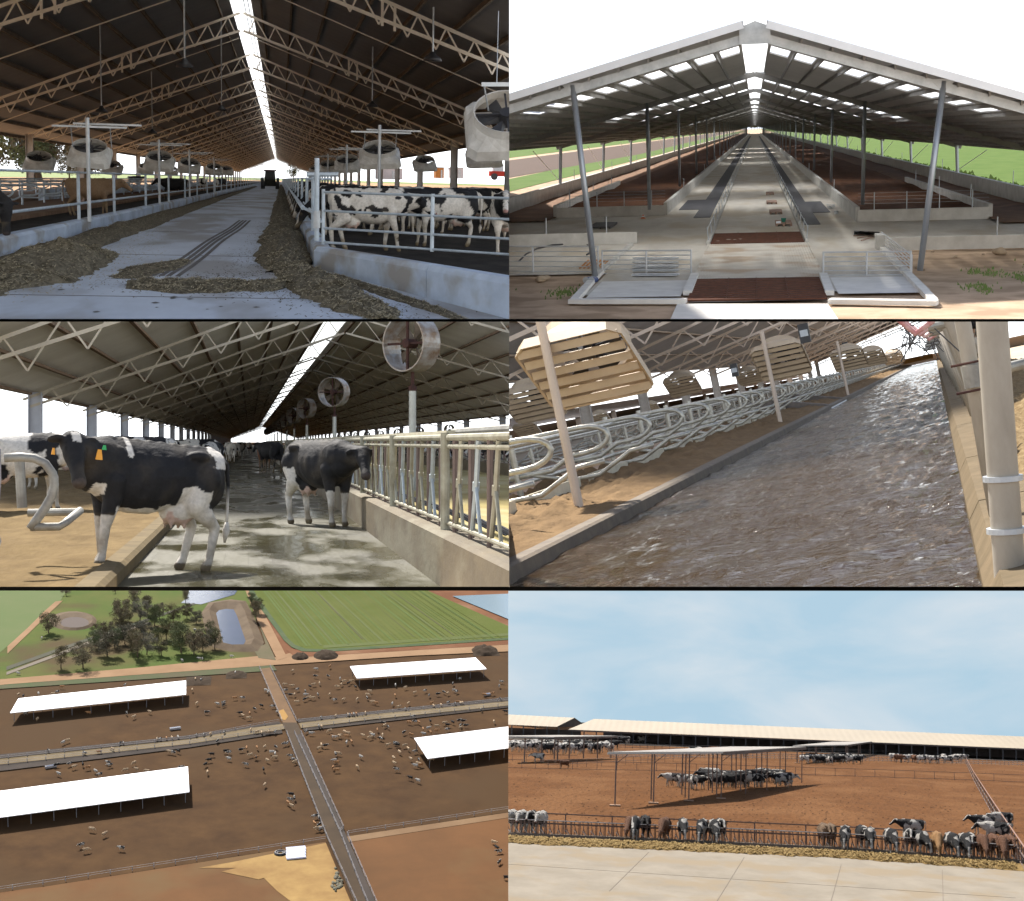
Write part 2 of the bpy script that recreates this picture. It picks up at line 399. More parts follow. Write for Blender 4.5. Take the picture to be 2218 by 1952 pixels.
def black_two(p, hp, hu, hs):
    n = noise.noise(p*6)*.05
    if p.z < .58+n: return WH
    if p.x < -.3 and p.z < .95+n and abs(p.x+.55) < .16: return WH
    return BK
COWM = {}
CREAMC = plain((.60, .42, .25), (.7, .55, .38), 6)
def cm(key, **k):
    if key not in COWM: COWM[key] = cow_mesh(**k)
    return COWM[key]
TAN = plain((.20, .125, .07), (.32, .23, .15)); BRN = plain((.16, .065, .028), (.22, .10, .05), 4); BLK = plain((.012, .012, .014), (.03, .028, .028), 2)
KIND = {
 'holA': dict(voxel=.045, pose='stand', coat=holstein(1, -.05), step=.4),
 'holB': dict(voxel=.045, pose='stand', coat=holstein(5, .12), step=1),
 'holC': dict(voxel=.045, pose='level', coat=holstein(9, -.15), step=-.7),
 'holW': dict(voxel=.045, pose='level', coat=holstein(13, .3, face='white'), step=.5),
 'holG': dict(voxel=.045, pose='graze', coat=holstein(3, -.22, face='muzzle'), step=.4),
 'holH': dict(voxel=.045, pose='graze', coat=holstein(17, -.1, face='muzzle'), step=-.4, neck_to=(1.28, .12, .74), head_dir=(.5, .15, -.85)),
 'blkG': dict(voxel=.045, pose='graze', coat=holstein(21, -.35), step=.1),
 'brnG': dict(voxel=.045, pose='graze', coat=BRN, step=.3),
 'tanG': dict(voxel=.045, pose='graze', coat=plain((.42, .22, .08), (.5, .3, .14)), step=.3),
 'tan': dict(voxel=.045, pose='stand', coat=TAN, step=.5),
 'brn': dict(voxel=.045, pose='level', coat=BRN, step=-.5),
 'blk': dict(voxel=.045, pose='stand', coat=BLK, step=.6),
}
for _k, _c in (('tan', CREAMC), ('tanG', CREAMC), ('holW', holstein(13, .5, face='white')), ('holA', KIND['holA']['coat']), ('holB', KIND['holC']['coat']), ('holC', KIND['holC']['coat']), ('blk', BLK), ('brn', plain((.45, .22, .09), (.5, .28, .13), 4))):
    KIND['small_'+_k] = dict(voxel=.075, pose='graze' if _k == 'tanG' else 'level', coat=_c, step=.4)
def cow(P, key, base, heading, label, group=None, sc=1.0, kw=None, tilt=0):
    """heading in degrees: 0 = faces right (+X of the place), 90 = faces away"""
    me = cm(key, **(kw or KIND[key]))
    o = bpy.data.objects.new('cow', me); COL.objects.link(o)
    o.matrix_world = P.M @ Matrix.Translation(Vector(base)) @ Matrix.Rotation(radians(heading), 4, 'Z') @ Matrix.Rotation(radians(tilt), 4, 'Y') @ Matrix.Scale(sc, 4)
    ROOTS[o] = P; tag(o, label, 'cow', group); return o
# ------------------------------------------------------------------ basket fan with hood and slats
def fan_proto():
    t = proto('barn_fan', 'fan')
    # local: outlet faces -Z (down), ring on top; 1.3 m wide
    m = MB(); n = 28
    def sq(k, hw):                                   # point on a square of half width hw at angle k
        a = 2*pi*k/n; c, s_ = cos(a), sin(a); q = max(abs(c), abs(s_)); return c/q*hw, s_/q*hw
    rings = []
    for z, t_, hw in ((.20, 0, .54), (.06, .0, .56), (-.02, .35, .60), (-.10, 1, .64), (-.26, 1, .67)):
        ring = []
        for k in range(n):
            a = 2*pi*k/n; xs, ys = sq(k, hw); ring.append(V(cos(a)*hw*(1-t_)+xs*t_, sin(a)*hw*(1-t_)+ys*t_, z))
        rings.append(ring)
    inner = [[v*.96+V(0, 0, .0) for v in r] for r in rings]
    m.loft(rings, True); m.f = m.f[:-2]; k0 = len(m.v)
    m2 = MB(); m2.loft(inner, True); m2.f = [tuple(reversed(f)) for f in m2.f[:-2]]; m.add(m2.v, m2.f)
    for k in range(n):                               # lips
        m.f.append((k, (k+1) % n, k0+(k+1) % n, k0+k)); e = (len(rings)-1)*n; m.f.append((e+k, k0+e+k, k0+e+(k+1) % n, e+(k+1) % n))
    t.part('hood', m, WHITEF)
    for i in range(6):
        y = -.54+i*.216; s = MB(); s.bar((-.63, y, -.25), (.63, y, -.25), .10, .015, up=(0, .55, .84)); t.part('slat', s, WHITEF)
    s = MB(); s.tube([(0, 0, -.05), (0, 0, .18)], .12, 14); s.bar((-.52, 0, .13), (.52, 0, .13), .03, .03); s.bar((0, -.52, .13), (0, .52, .13), .03, .03); t.part('motor', s, BLACKM)
    s = MB()
    for k in range(6):
        a = k*pi/3; s.add([V(cos(a+d)*r, sin(a+d)*r, .03+z) for r, d, z in ((.1,-.25,.05),(.48,-.22,.05),(.48,.22,-.04),(.1,.3,-.04))]+[V(cos(a+d)*r, sin(a+d)*r, .02+z) for r, d, z in ((.1,-.25,.05),(.48,-.22,.05),(.48,.22,-.04),(.1,.3,-.04))],
              [(0,1,2,3),(7,6,5,4),(0,4,5,1),(1,5,6,2),(2,6,7,3),(3,7,4,0)])
    t.part('blades', s, BLACKM); return t.o
FAN = fan_proto()
def drum_proto():
    t = proto('barn_fan', 'fan')                     # open drum fan, axis along Y
    m = MB(); n = 36
    for r, rv in ((.65, False), (.62, True)):
        k0 = len(m.v)
        for y in (-.28, .28):
            for k in range(n): m.v.append(V(cos(2*pi*k/n)*r, y, sin(2*pi*k/n)*r))
        for k in range(n):
            f = (k0+k, k0+(k+1) % n, k0+n+(k+1) % n, k0+n+k); m.f.append(f if rv else tuple(reversed(f)))
    for k in range(n):
        m.f.append((k, (k+1) % n, 2*n+(k+1) % n, 2*n+k)); m.f.append((n+k, 3*n+k, 3*n+(k+1) % n, n+(k+1) % n))
    t.part('drum', m, mat('drum_steel', (.42, .42, .40), (.22, .14, .08), scale=3, rough=.45, metal=.4), smooth=False)
    s = MB(); s.tube([(0, -.2, 0), (0, .12, 0)], .11, 14); s.bar((-.63, -.12, 0), (.63, -.12, 0), .05); s.bar((0, -.12, -.63), (0, -.12, .63), .05); t.part('motor', s, RUST)
    s = MB()
    for k in range(5):
        a = k*2*pi/5; q = [V(cos(a+d)*r, .15+z, sin(a+d)*r) for r, d, z in ((.1,-.3,.06),(.58,-.28,.08),(.58,.28,-.05),(.1,.3,-.05))]
        s.add(q+[p-V(0, .012, 0) for p in q], [(0,1,2,3),(7,6,5,4),(0,4,5,1),(1,5,6,2),(2,6,7,3),(3,7,4,0)])
    t.part('blades', s, mat('dusty_blade', (.2, .16, .12), (.1, .08, .06))); return t.o
DRUM = drum_proto()
# ------------------------------------------------------------------ free stall divider loop (plane YZ turned to X): lies in X-Z, open end at +X
def loop_pts(L=2.0, h=.55):
    p = [V(0, 0, h+.42), V(L*.55, 0, h+.42)]
    for k in range(1, 9):
        a = pi/2-pi*k/8; p.append(V(L*.55+cos(a)*.36*L/2, 0, h+.21+sin(a)*.21*1.0))
    p += [V(L*.45, 0, h), V(L*.3, 0, h-.18), V(0, 0, h-.18)]
    return p
# ------------------------------------------------------------------ trees
BARK = mat('bark', (.14, .11, .08), (.08, .06, .045), scale=5, rough=.95)
def leafmat(name, c1, c2): return mat(name, c1, c2, scale=.6, rough=.8, spec=.2)
def tree_parts(seed, h=12, wide=1.0, lean=0.0, leaves=3600, leaf=.62, clumps=34):
    rnd = random.Random(seed); t = MB(); cl = []
    top = V(lean, 0, h*.42); t.tube([(0, 0, 0), (lean*.4, .1, h*.2), top], [h*.028, h*.021, h*.014], 8)
    for i in range(clumps):
        a = rnd.uniform(0, 2*pi); zr = rnd.uniform(.26, 1.0); rad = h*.40*wide*sqrt(rnd.random())*(1.15-abs(zr-.65)*1.3)
        c = V(lean+cos(a)*rad, sin(a)*rad, h*zr*.93); cl.append((c, h*rnd.uniform(.07, .14)))
        if i % 2 == 0:
            b = top.lerp(V(0, 0, h*.25), rnd.random()*.6); mid = b.lerp(c, .5)+V(0, 0, -h*.02); t.tube([b, mid, c], [h*.011, h*.007, h*.003], 5)
    f = MB()
    for i in range(leaves):
        c, r = cl[rnd.randrange(len(cl))]
        d = V(rnd.gauss(0, 1), rnd.gauss(0, 1), rnd.gauss(0, .75)); d = d.normalized()*r*rnd.random()**.45*1.3
        p = c+d; u = V(rnd.gauss(0, 1), rnd.gauss(0, 1), rnd.gauss(0, 1)).normalized(); w = u.orthogonal().normalized()
        s = leaf*rnd.uniform(.5, 1.2); f.add([p-u*s*.5, p+w*s*.3, p+u*s*.5, p-w*s*.3], [(0, 1, 2, 3)])
    return t, f
def tree_proto(seed, lm, **k):
    t = proto('tree', 'tree'); a, b = tree_parts(seed, **k); t.part('trunk', a, BARK, smooth=True); t.part('crown', b, lm); return t.o
LM1 = leafmat('leaf_olive', (.10, .10, .055), (.17, .13, .085)); LM2 = leafmat('leaf_green', (.08, .105, .045), (.13, .135, .07)); LM3 = leafmat('leaf_dark', (.07, .075, .05), (.13, .11, .08))
TREES = [tree_proto(1, LM1, h=12), tree_proto(2, LM2, h=12, wide=.75), tree_proto(3, LM3, h=12, wide=1.15, lean=1.2), tree_proto(4, LM1, h=12, wide=.6, leaves=2400, clumps=22)]
def tree(P, i, base, h, label, group=None, rz=None):
    return dup(TREES[i], P, base, random.uniform(0, 6.28) if rz is None else rz, h/12.0, label, group)
# ------------------------------------------------------------------ mound of feed: strip of noisy cross-sections
FEED = mat('chopped_feed', (.065, .055, .038), (.19, .165, .12), scale=14, rough=.95, bump=.05, bscale=22, stretch=(1, .35, 1))
STRAW = mat('straw', (.46, .40, .28), (.28, .24, .16), scale=9, rough=.9)
def mound(P, pts, nseg=60, ncr=14, amp=.25, seed=0, zb=None):
    """pts: (X, Y, half width, height)"""
    m = MB(); zb = -P.H if zb is None else zb
    def at(t):
        f = t*(len(pts)-1); i = min(int(f), len(pts)-2); u = f-i; u = u*u*(3-2*u)
        return [pts[i][k]+(pts[i+1][k]-pts[i][k])*u for k in range(4)]
    def fn(u, v):
        X, Y, w, h = at(v); s = u*2-1
        q = V(u*3, v*len(pts)*2.2, seed)
        ww = w*(1+amp*1.3*noise.noise(q*1.3+V(9, 2, 1))+amp*1.1*noise.noise(q*4.1)+amp*.7*noise.noise(q*11))
        pr = max(0, 1-s*s)**.8
        z = h*pr*(1+amp*2*noise.noise(q*1.9)+amp*noise.noise(q*5.1))
        return V(X+s*ww, Y, zb-.02+max(0, z))
    m.grid(fn, ncr, nseg); return m, fn
def flecks(fn, n, size, seed=1, ylen=1.0):
    rnd = random.Random(seed); m = MB()
    for i in range(n):
        p = fn(rnd.uniform(.04, .96), rnd.random())+V(0, 0, size*.25); a = rnd.uniform(0, pi); l = size*rnd.uniform(.5, 1.4)
        u = V(cos(a), sin(a)*ylen, rnd.uniform(-.35, .5))*l; w = V(-sin(a), cos(a), 0)*size*.14
        m.add([p-u*.5-w, p+u*.5-w, p+u*.5+w, p-u*.5+w+V(0, 0, size*.1)], [(0, 1, 2, 3)])
    return m
# ================================================================== A left: feed alley of the dark shed
def shed_left():
    P = AL; H = P.H
    dirt = mat('orange_dirt', (.46, .27, .14), (.34, .21, .12), scale=.15, rough=.95)
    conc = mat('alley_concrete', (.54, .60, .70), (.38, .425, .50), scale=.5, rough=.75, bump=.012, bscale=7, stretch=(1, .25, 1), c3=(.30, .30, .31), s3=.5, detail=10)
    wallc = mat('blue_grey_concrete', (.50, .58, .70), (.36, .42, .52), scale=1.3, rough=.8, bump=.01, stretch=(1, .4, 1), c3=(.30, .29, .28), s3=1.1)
    pen = mat('wet_pen_floor', (.016, .014, .013), (.04, .035, .03), scale=2, rough=1.0, spec=.1, bump=.06, bscale=9, stretch=(1, .3, 1))
    struct(P, 'ground', MB().poly([(-900, 16, -H-.06), (600, 16, -H-.06), (9000, 60000, -H-.06), (-9000, 60000, -H-.06)]), dirt)
    struct(P, 'field', MB().poly([(-900, 380, -H-.02), (-90, 380, -H-.02), (-9, 1300, -H-.02), (200, 1300, -H-.02), (45, 240, -H-.02), (600, 240, -H-.02), (3000, 20000, -H-.02), (-3000, 20000, -H-.02)]), mat('far_field', (.12, .19, .04), (.2, .22, .08), scale=.01))
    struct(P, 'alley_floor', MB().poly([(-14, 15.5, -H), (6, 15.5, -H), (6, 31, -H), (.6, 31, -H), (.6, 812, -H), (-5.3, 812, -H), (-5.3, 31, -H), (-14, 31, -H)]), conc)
    struct(P, 'pen_floor', MB().poly([(.62, 29.2, -H+.05), (3.8, 15.9, -H+.05), (16, 15.9, -H+.05), (16, 812, -H+.05), (.62, 812, -H+.05)]), pen).name = 'pen_floor'
    struct(P, 'pen_floor', MB().poly([(-20, 26, -H+.05), (-5.5, 26, -H+.05), (-5.5, 812, -H+.05), (-20, 812, -H+.05)]), pen)
    # kerb walls
    def kerb(pts, label, t=.3):
        m = MB(); zt = -1.24
        for a, b in zip(pts, pts[1:]):
            d = (V(*b)-V(*a)).normalized(); nrm = V(-d.y, d.x)
            r = []
            for q in (a, b):
                q = V(*q)
                r.append([V(q.x+nrm.x*o, q.y+nrm.y*o, z) for o, z in ((0, -H), (0, zt-.06), (t*.25, zt), (t, zt), (t, -H))])
            m.loft(r)
        return solo(P, 'kerb_wall', m, wallc, label, 'wall')
    # nrm points left of travel direction
    kerb([(-5.25, 20), (-5.25, 250), (-5.25, 810)], 'long low grey concrete wall on the left of the feed alley')
    kerb([(.62, 810), (.62, 29.4)][::-1], 'long low grey concrete wall on the right of the feed alley, cows behind it', t=-.3)
    g1 = P.G(1112, 694)
    def seg(f0, f1):
        a = V(.62, 29.2).lerp(V(g1.x, g1.y), f0); b = V(.62, 29.2).lerp(V(g1.x, g1.y), f1)
        return [tuple(a), tuple(b)]
    t = Thing(P, 'corner_wall', 'smooth blue grey concrete wall below the gate, running to the bottom right corner of the alley', 'wall', (.62, 29.2, -H))
    for f0, f1 in ((0, .66), (.665, 1.1)):
        m = MB(); a, b = seg(f0, f1); d = (V(*b)-V(*a)).normalized(); nr = V(-d.y, d.x)
        r = [[V(q[0]+nr.x*o, q[1]+nr.y*o, z) for o, z in ((0, -H), (0, zt-.08), (.06, zt), (.28, zt), (.28, -H))] for q, zt in ((a, -1.245+.1*f0), (b, -1.245+.1*f1))]
        m.loft(r); t.part('wall_panel', m, wallc)
    # ---------------- barn: roof, trusses, purlins, columns
    rx, rh = -2.35, 10.3; LX, LH = -21.3, 2.9; RX, RH = 15.9, 3.2; Y0, Y1 = 15, 811
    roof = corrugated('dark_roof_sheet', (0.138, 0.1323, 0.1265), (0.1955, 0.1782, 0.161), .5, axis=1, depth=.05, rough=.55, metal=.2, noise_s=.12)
    B = Thing(P, 'cattle_shed', 'long dark corrugated shed roof on cream trusses over a feed alley, open bright ridge', 'shed', (rx, Y0, -H))
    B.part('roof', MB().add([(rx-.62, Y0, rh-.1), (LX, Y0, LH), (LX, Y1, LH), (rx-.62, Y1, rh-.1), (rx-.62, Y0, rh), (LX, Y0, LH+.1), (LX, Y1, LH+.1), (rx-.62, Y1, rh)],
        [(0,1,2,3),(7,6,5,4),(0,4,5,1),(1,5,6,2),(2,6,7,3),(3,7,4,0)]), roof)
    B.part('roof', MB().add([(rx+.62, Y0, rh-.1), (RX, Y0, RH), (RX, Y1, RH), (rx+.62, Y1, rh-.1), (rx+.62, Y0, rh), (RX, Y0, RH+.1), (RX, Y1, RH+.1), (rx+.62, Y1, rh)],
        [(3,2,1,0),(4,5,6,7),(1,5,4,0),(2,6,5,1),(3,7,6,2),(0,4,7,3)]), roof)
    pm = mat('purlin_steel', (.17, .13, .09), (.10, .08, .06), scale=1)
    m = MB()
    for side, (ex, eh) in ((-1, (LX, LH)), (1, (RX, RH))):
        n = 10
        for i in range(n+1):
            t_ = .035+i*.96/n; x = rx+side*.62+(ex-rx-side*.62)*t_; z = rh-.15+(eh-rh+.1)*t_
            m.bar((x, Y0, z-.08), (x, Y1, z-.08), .10, .2)
        for k in range(25):                                      # dark girts between trusses
            pass
    B.part('purlins', m, pm)
    tm = mat('cream_truss', (.80, .72, .60), (.68, .60, .49), scale=1.5, rough=.6)
    def truss(y, ex, eh, side):
        m = MB(); x0 = rx+side*.1; z0 = rh-.42; dp = 1.05; w = .14
        L = abs(ex-x0); sl_ = (eh-.35-z0)/L
        top = lambda s: V(x0+side*s, y, z0+sl_*s)
        bot = lambda s: V(x0+side*s, y, z0+sl_*s-dp*min(1, (L-s)/3+.25))
        m.bar(top(0), top(L), w, w); m.bar(bot(0), bot(L*.98), w, w)
        n = 14; s = .3; st = (L-.6)/n
        for i in range(n):
            a = s+i*st; m.bar(bot(a), top(a+st*.35), .07); m.bar(top(a+st*.35), bot(a+st), .07)
        for q in (.37*L, .40*L): m.bar(bot(q), top(q), .11)
        return m
    for i in range(24):
        y = 65.5+i*32; mm = truss(y, LX+1.2, LH+.45, -1); m2 = truss(y, RX-.8, RH+.35, 1); mm.add(m2.v, m2.f); B.part('truss', mm, tm)
    for i in range(24):                                          # thin ties between trusses
        y = 65.5+16+i*32; m = MB()
        m.bar((rx-.6, y, rh-.55), (LX, y, LH-.2), .06); m.bar((rx+.6, y, rh-.55), (RX, y, RH-.2), .06); m.bar((rx-.7, y, rh-.1), (rx+.7, y, rh-.1), .05)
        B.part('tie_rod', m, tm)
    m = MB(); m.bar((rx+.15, Y0, rh+.15), (rx+.15, Y1, rh+.15), .05); m.bar((rx+.4, Y0, rh+.1), (rx+.4, Y1, rh+.1), .05)
    B.part('ridge_purlin', m, mat('bluish_steel', (.35, .42, .5), (.3, .36, .42)))
    for i in range(24):
        y = 65.5+32*i
        for x, zt in ((-20.0, LH+.1), (14.4, RH+.35)):
            if x > 0 and i == 0: continue
            m = MB(); m.box(x-.3, x+.3, y-.02, y+.02, -H, zt); m.box(x-.3, x-.26, y-.2, y+.2, -H, zt); m.box(x+.26, x+.3, y-.2, y+.2, -H, zt); B.part('column', m, mat('column_grey', (.42, .41, .40), (.33, .31, .29), scale=.8))
    B.part('added_ridge_diffuser', MB().add([V(rx-.7, Y0, rh+.02), V(rx, Y0, rh+.2), V(rx+.7, Y0, rh+.02), V(rx-.7, Y1, rh+.02), V(rx, Y1, rh+.2), V(rx+.7, Y1, rh+.02)], [(0, 1, 4, 3), (1, 2, 5, 4)]), ridge_sheet())  # translucent cover added over the open ridge to spread the sun patch
    # ---------------- lamps
    def lamp(px, py, Y, top, label):
        b = P.D(px, py, Y); t = Thing(P, 'pendant_lamp', label, 'lamp', b, 'pendant lamps under the dark roof')
        t.part('rod', MB().tube([b+V(0, 0, .25), V(b.x, b.y, top)], .035, 6), GALV)
        m = MB(); m.tube([b+V(0, 0, .34), b+V(0, 0, .22), b+V(0, 0, .12), b+V(0, 0, 0)], [.08, .14, .30, .36], 14); t.part('lamp_shade', m, BLACKM, smooth=True)
    lamp(400, 146, 62, 9, 'black lamp hung on a long galvanised rod, left of the bright ridge, the nearer one')
    lamp(220, 244, 84, 7.6, 'small black lamp hung low at far left, above the first big fan')
    lamp(937, 132, 60, 6.6, 'black bell lamp on a rod in the upper right of the dark shed')
    lamp(806, 232, 88, 7.4, 'small black lamp on a rod below the second truss at right')
    lamp(480, 240, 100, 9.6, 'tiny black lamp under the trusses just left of the bright ridge'); lamp(330, 290, 110, 7, 'tiny dark lamp low between the left trusses')
    # ---------------- fans on T posts
    def fan(px, py, Y, sc, label, tilt=26, post=True, side=1, px_post=None, hb=None):
        b = P.D(px, py, Y); T = Matrix.Rotation(radians(tilt), 4, 'X') @ Matrix.Rotation(radians(4*side), 4, 'Y')
        f = dup(FAN, P, b, radians(random.uniform(-4, 4)), sc, label, 'tilted white hood fans in the dark shed', 'fan', T)
        if post:
            g = V(b.x+side*.05, b.y-.75, -1.25 if Y < 90 else -1.2); t = Thing(P, 'fan_post', 'thin grey post with a T bar carrying the '+label.split(',')[0], 'post', g, 'fan posts')
            t.part('pole', MB().tube([g, V(g.x, g.y, b.z+.85)], .05, 10), GALV)
            m = MB(); m.bar((g.x-.9, g.y, b.z+.62), (g.x+1.0, g.y, b.z+.62), .05); m.bar((g.x-.4, g.y+.3, b.z+.7), (g.x+1.35, g.y+.3, b.z+.7), .05)
            for d in (-.45, .55): m.bar((g.x+d, g.y+.2, b.z+.62), (g.x+d, g.y+.5, b.z+.1), .025)
            t.part('cross_bar', m, GALV)
    fan(194, 328, 42.5, .84, 'largest tilted hood fan on the left, over the fence post')
    fan(345, 346, 70, 1.0, 'second hood fan along the left fence')
    fan(410, 357, 92, 1.0, 'third hood fan along the left fence')
    fan(463, 365, 120, 1.0, 'fourth hood fan along the left fence'); fan(490, 368, 150, 1.0, 'fifth, tiny hood fan along the left fence', post=False)
    fan(85, 347, 78, 1.1, 'hood fan at the far left edge, in front of the first wide column', post=False)
    fan(243, 361, 108, 1.05, 'hood fan in the back left row, right of the second column', post=False)
    fan(316, 364, 138, 1.05, 'small back row fan beside the third left column', post=False); fan(372, 369, 168, 1.05, 'small back row fan beside the fourth left column', post=False)
    fan(822, 331, 50, 1.0, 'largest hood fan right of the alley, above the spotted cows', side=-1)
    fan(752, 352, 78, 1.0, 'second hood fan right of the alley', side=-1); fan(711, 360, 108, 1.0, 'third hood fan right of the alley', side=-1); fan(685, 367, 140, 1.0, 'fourth hood fan right of the alley', side=-1, post=False)
    fan(920, 352, 92, 1.05, 'small hood fan behind the right pens, left of a wide column', side=-1, post=False)
    fan(1048, 333, 62, 1.1, 'hood fan at the right end, in front of a wide column', side=-1, post=False)
    fan(1098, 262, 23.5, .95, 'big pale hood fan cut by the right edge, seen from below', tilt=40, side=-1, post=False)
    m = MB(); a = P.D(1043, 183, 23); b = P.D(1120, 183, 23); m.bar(a, b, .035, .06); m.bar(P.D(1048, 183, 23), P.D(1058, 240, 23.4), .02); m.bar(P.D(1076, 186, 23), P.D(1080, 24, 23.4), .012)
    solo(P, 'fan_bracket', m, GALV, 'pale steel bar hanging the big fan at the upper right', 'bracket')
    # ---------------- fences
    def fence(X, ys, label, rails=(0.02, -.8), pr=.045, top=.06, lead=16):
        t = Thing(P, 'pipe_fence', label, 'fence', (X, ys[0], -1.25))
        for y in ys: t.part('post', MB().tube([(X, y, -1.26), (X, y, top)], pr, 10), mat('light_blue_galv', (.50, .58, .66), (.36, .42, .48), scale=4, rough=.5, metal=.3))
        for z in rails: t.part('rail', MB().tube([(X+.06, ys[0]-lead, z), (X+.06, ys[-1], z)], .026 if z > -.5 else .034, 8), MATS['light_blue_galv'])
        return t
    fence(-5.4, [43, 52, 64, 77, 90, 103]+[117+14*i for i in range(49)], 'two rail galvanised fence on top of the left alley wall')
    fence(.78, [38, 47, 58, 71, 84]+[98+14*i for i in range(50)], 'two rail galvanised fence on the right alley wall, running to the tractor', rails=(.02, -.85), lead=6)
    LB = MATS['light_blue_galv']; D_ = P.D
    g = P.D(686, 522, 31.0); t = Thing(P, 'corner_post', 'stout pale blue steel post at the corner of the pens, with clamp', 'post', g)
    t.part('pole', MB().tube([g, V(g.x, g.y, .42)], .048, 14), LB)
    m = MB(); m.tube([V(g.x, g.y-.1, -.62), V(g.x, g.y-.1, -.95)], .07, 10); t.part('clamp', m, GALV)
    t.part('arm', MB().tube([(g.x, g.y, -.68), D_(656, 450, 31.5)], .03, 10), LB)
    m = MB(); q = D_(656, 450, 31.5); m.tube([q, V(q.x+.15, 200, q.z)], .045, 12); solo(P, 'feed_rail', m, LB, 'round steel rail pointing at the camera left of the corner post', 'rail')
    t2 = Thing(P, 'return_rails', 'short horizontal steel pipes behind the corner post', 'rail', (g.x, 36, 0))
    t2.part('rail', MB().tube([P.D(664, 378, 38), P.D(733, 378, 38)], .06, 10), LB); t2.part('rail', MB().tube([P.D(664, 388, 38), P.D(720, 388, 38)], .03, 8), LB)
    # gate
    a0 = P.D(700, 516, 30.2); b0 = P.D(1112, 536, 26.4)
    t = Thing(P, 'pen_gate', 'pale blue galvanised four bar gate in front of the black and white cows', 'gate', a0)
    def gp(f, z): q = a0.lerp(b0, f); return V(q.x, q.y, z)
    for z in (-.235, -.595, -.93, -1.20): t.part('bar', MB().tube([gp(0, z), gp(1, z)], .024, 10), LB)
    t.part('post', MB().tube([gp(0, -1.25), gp(0, -.18)], .034, 10), LB)
    for f in (.60,): t.part('post', MB().tube([gp(f, -1.24), gp(f, -.2)], .036, 10), LB)
    # ---------------- stall loops on the left, behind the lane
    ST = proto('stall_divider', 'divider'); ST.part('loop', MB().tube(loop_pts(2.4, .5), .04, 7), LB); ST.part('leg', MB().tube([(0, 0, -.1), (0, 0, 1.05)], .05, 7), LB)
    for r, X in enumerate((-9.2, -13.5)):
        for i in range(26 if r == 0 else 18):
            y = 46+i*6.5
            dup(ST.o, P, (X-2.3, y, -H+.2), 0, 1, 'curved pipe stall divider in the '+('front' if r == 0 else 'back')+' row behind the left fence', 'stall dividers left of the dark alley, '+('front' if r == 0 else 'back')+' row', 'divider')
        t = Thing(P, 'stall_rail', 'long pipe rails above the '+('front' if r == 0 else 'back')+' row of stalls at left', 'rail', (X-2.3, 40, -H+1.1))
        for z in (1.12, .95): t.part('rail', MB().tube([(X-2.3, 40, -H+z+.1), (X-2.3, 260, -H+z+.1)], .05, 7), LB)
    m = MB(); m.box(-13.2, -12.9, 88, 400, -H, -H+.75); solo(P, 'stall_wall', m, wallc, 'low pale concrete wall behind the left stalls', 'wall')
    m = MB(); m.box(-20.2, -13.6, 38, 600, -H, -H+.2); struct(P, 'stall_bedding', m, mat('bedding', (.22, .14, .09), (.14, .09, .06), scale=1.5, bump=.04))
    m = MB(); m.box(-12.6, -8.7, 38, 600, -H, -H+.18); struct(P, 'stall_bedding', m, MATS['bedding'])
    # ---------------- cows
    z = -1.60
    def c(key, px, py, head, label, sc=1.0, group=None, kw=None, zz=z): g = P.G(px, py, zz); return cow(P, key, g, head, label, group, sc, kw)
    c('spot', 796, 543, 4, 'white cow with many small black spots standing side on behind the gate', kw=dict(voxel=.026, pose='level', coat=spotted, step=1.0, tailx=.05), sc=1.0)
    c('holA', 958, 534, 190, 'black and white cow with rump to the right, behind the middle gate post', sc=1.03)
    c('holB', 1092, 552, 262, 'cow with black neck and white legs facing out at the right edge behind the gate', sc=1.02)
    c('holC', 905, 508, 200, 'black and white cow standing behind the two front cows', sc=1.0); c('holA', 1010, 500, 170, 'white legged cow in the second row behind the right end of the gate')
    rnd = random.Random(4)
    for i in range(16):
        Y = rnd.uniform(48, 78); X = rnd.uniform(.22, 1)*Y*.15+.6
        cow(P, rnd.choice(['blk', 'holB', 'holA', 'blk', 'holC']), (X, Y, z), rnd.uniform(0, 360), 'dark cow in the crowd of backs seen over the gate', 'crowd of cows behind the gate')
    c('tan', 196, 468, 8, 'tan cow with pale legs standing among the stalls at left')
    cow(P, 'blkhead', (-6.15, 31.0, z), -38, 'black cow lowering its head over the left wall at the edge', None, 1.05, dict(voxel=.03, pose='graze', coat=BLK, neck_to=(1.22, 0, .95), head_dir=(.1, 0, -1)))
    for i, (px, py) in enumerate(((378, 432), (440, 414), (468, 412), (482, 408))):
        c(('blk', 'holB', 'holA', 'blk')[i], px, py, (200, 260, 90, 250)[i], 'black and white cow far down the left lane, %s from the left' % ('first', 'second', 'third', 'fourth')[i])
    c('blk', 292, 404, 10, 'black back of a cow seen over the left stalls')
    for i in range(9):
        Y = 48+i*9+rnd.uniform(-2, 2); cow(P, ('blkG', 'holG')[i % 2], (2.0, Y, z), 180+rnd.uniform(-8, 8), 'cow reaching through the right fence to eat, one of the row in the alley', 'cows eating at the right alley wall', 1.0)
    # ---------------- feed
    def pile(pts, label, n, s=.05, seed=1, amp=.25, nseg=70, yl=2.0):
        m, fn = mound(P, pts, nseg=nseg, seed=seed, amp=amp)
        o = solo(P, 'feed_pile', m, FEED, label, 'feed', None, True); f = flecks(fn, n, s, seed, yl)
        q = bpy.data.objects.new('straw_bits', f.mesh('straw_bits', STRAW)); COL.objects.link(q); q.parent = o; q['kind'] = 'stuff'
    pile([(-4.4, 21, .7, .1), (-4.5, 26, .75, .18), (-4.55, 32, .62, .2), (-4.6, 45, .58, .24), (-4.65, 60, .55, .22), (-4.7, 110, .5, .2), (-4.7, 300, .4, .15)], 'dark chopped feed heaped along the left alley wall', 4500, .05, 1)
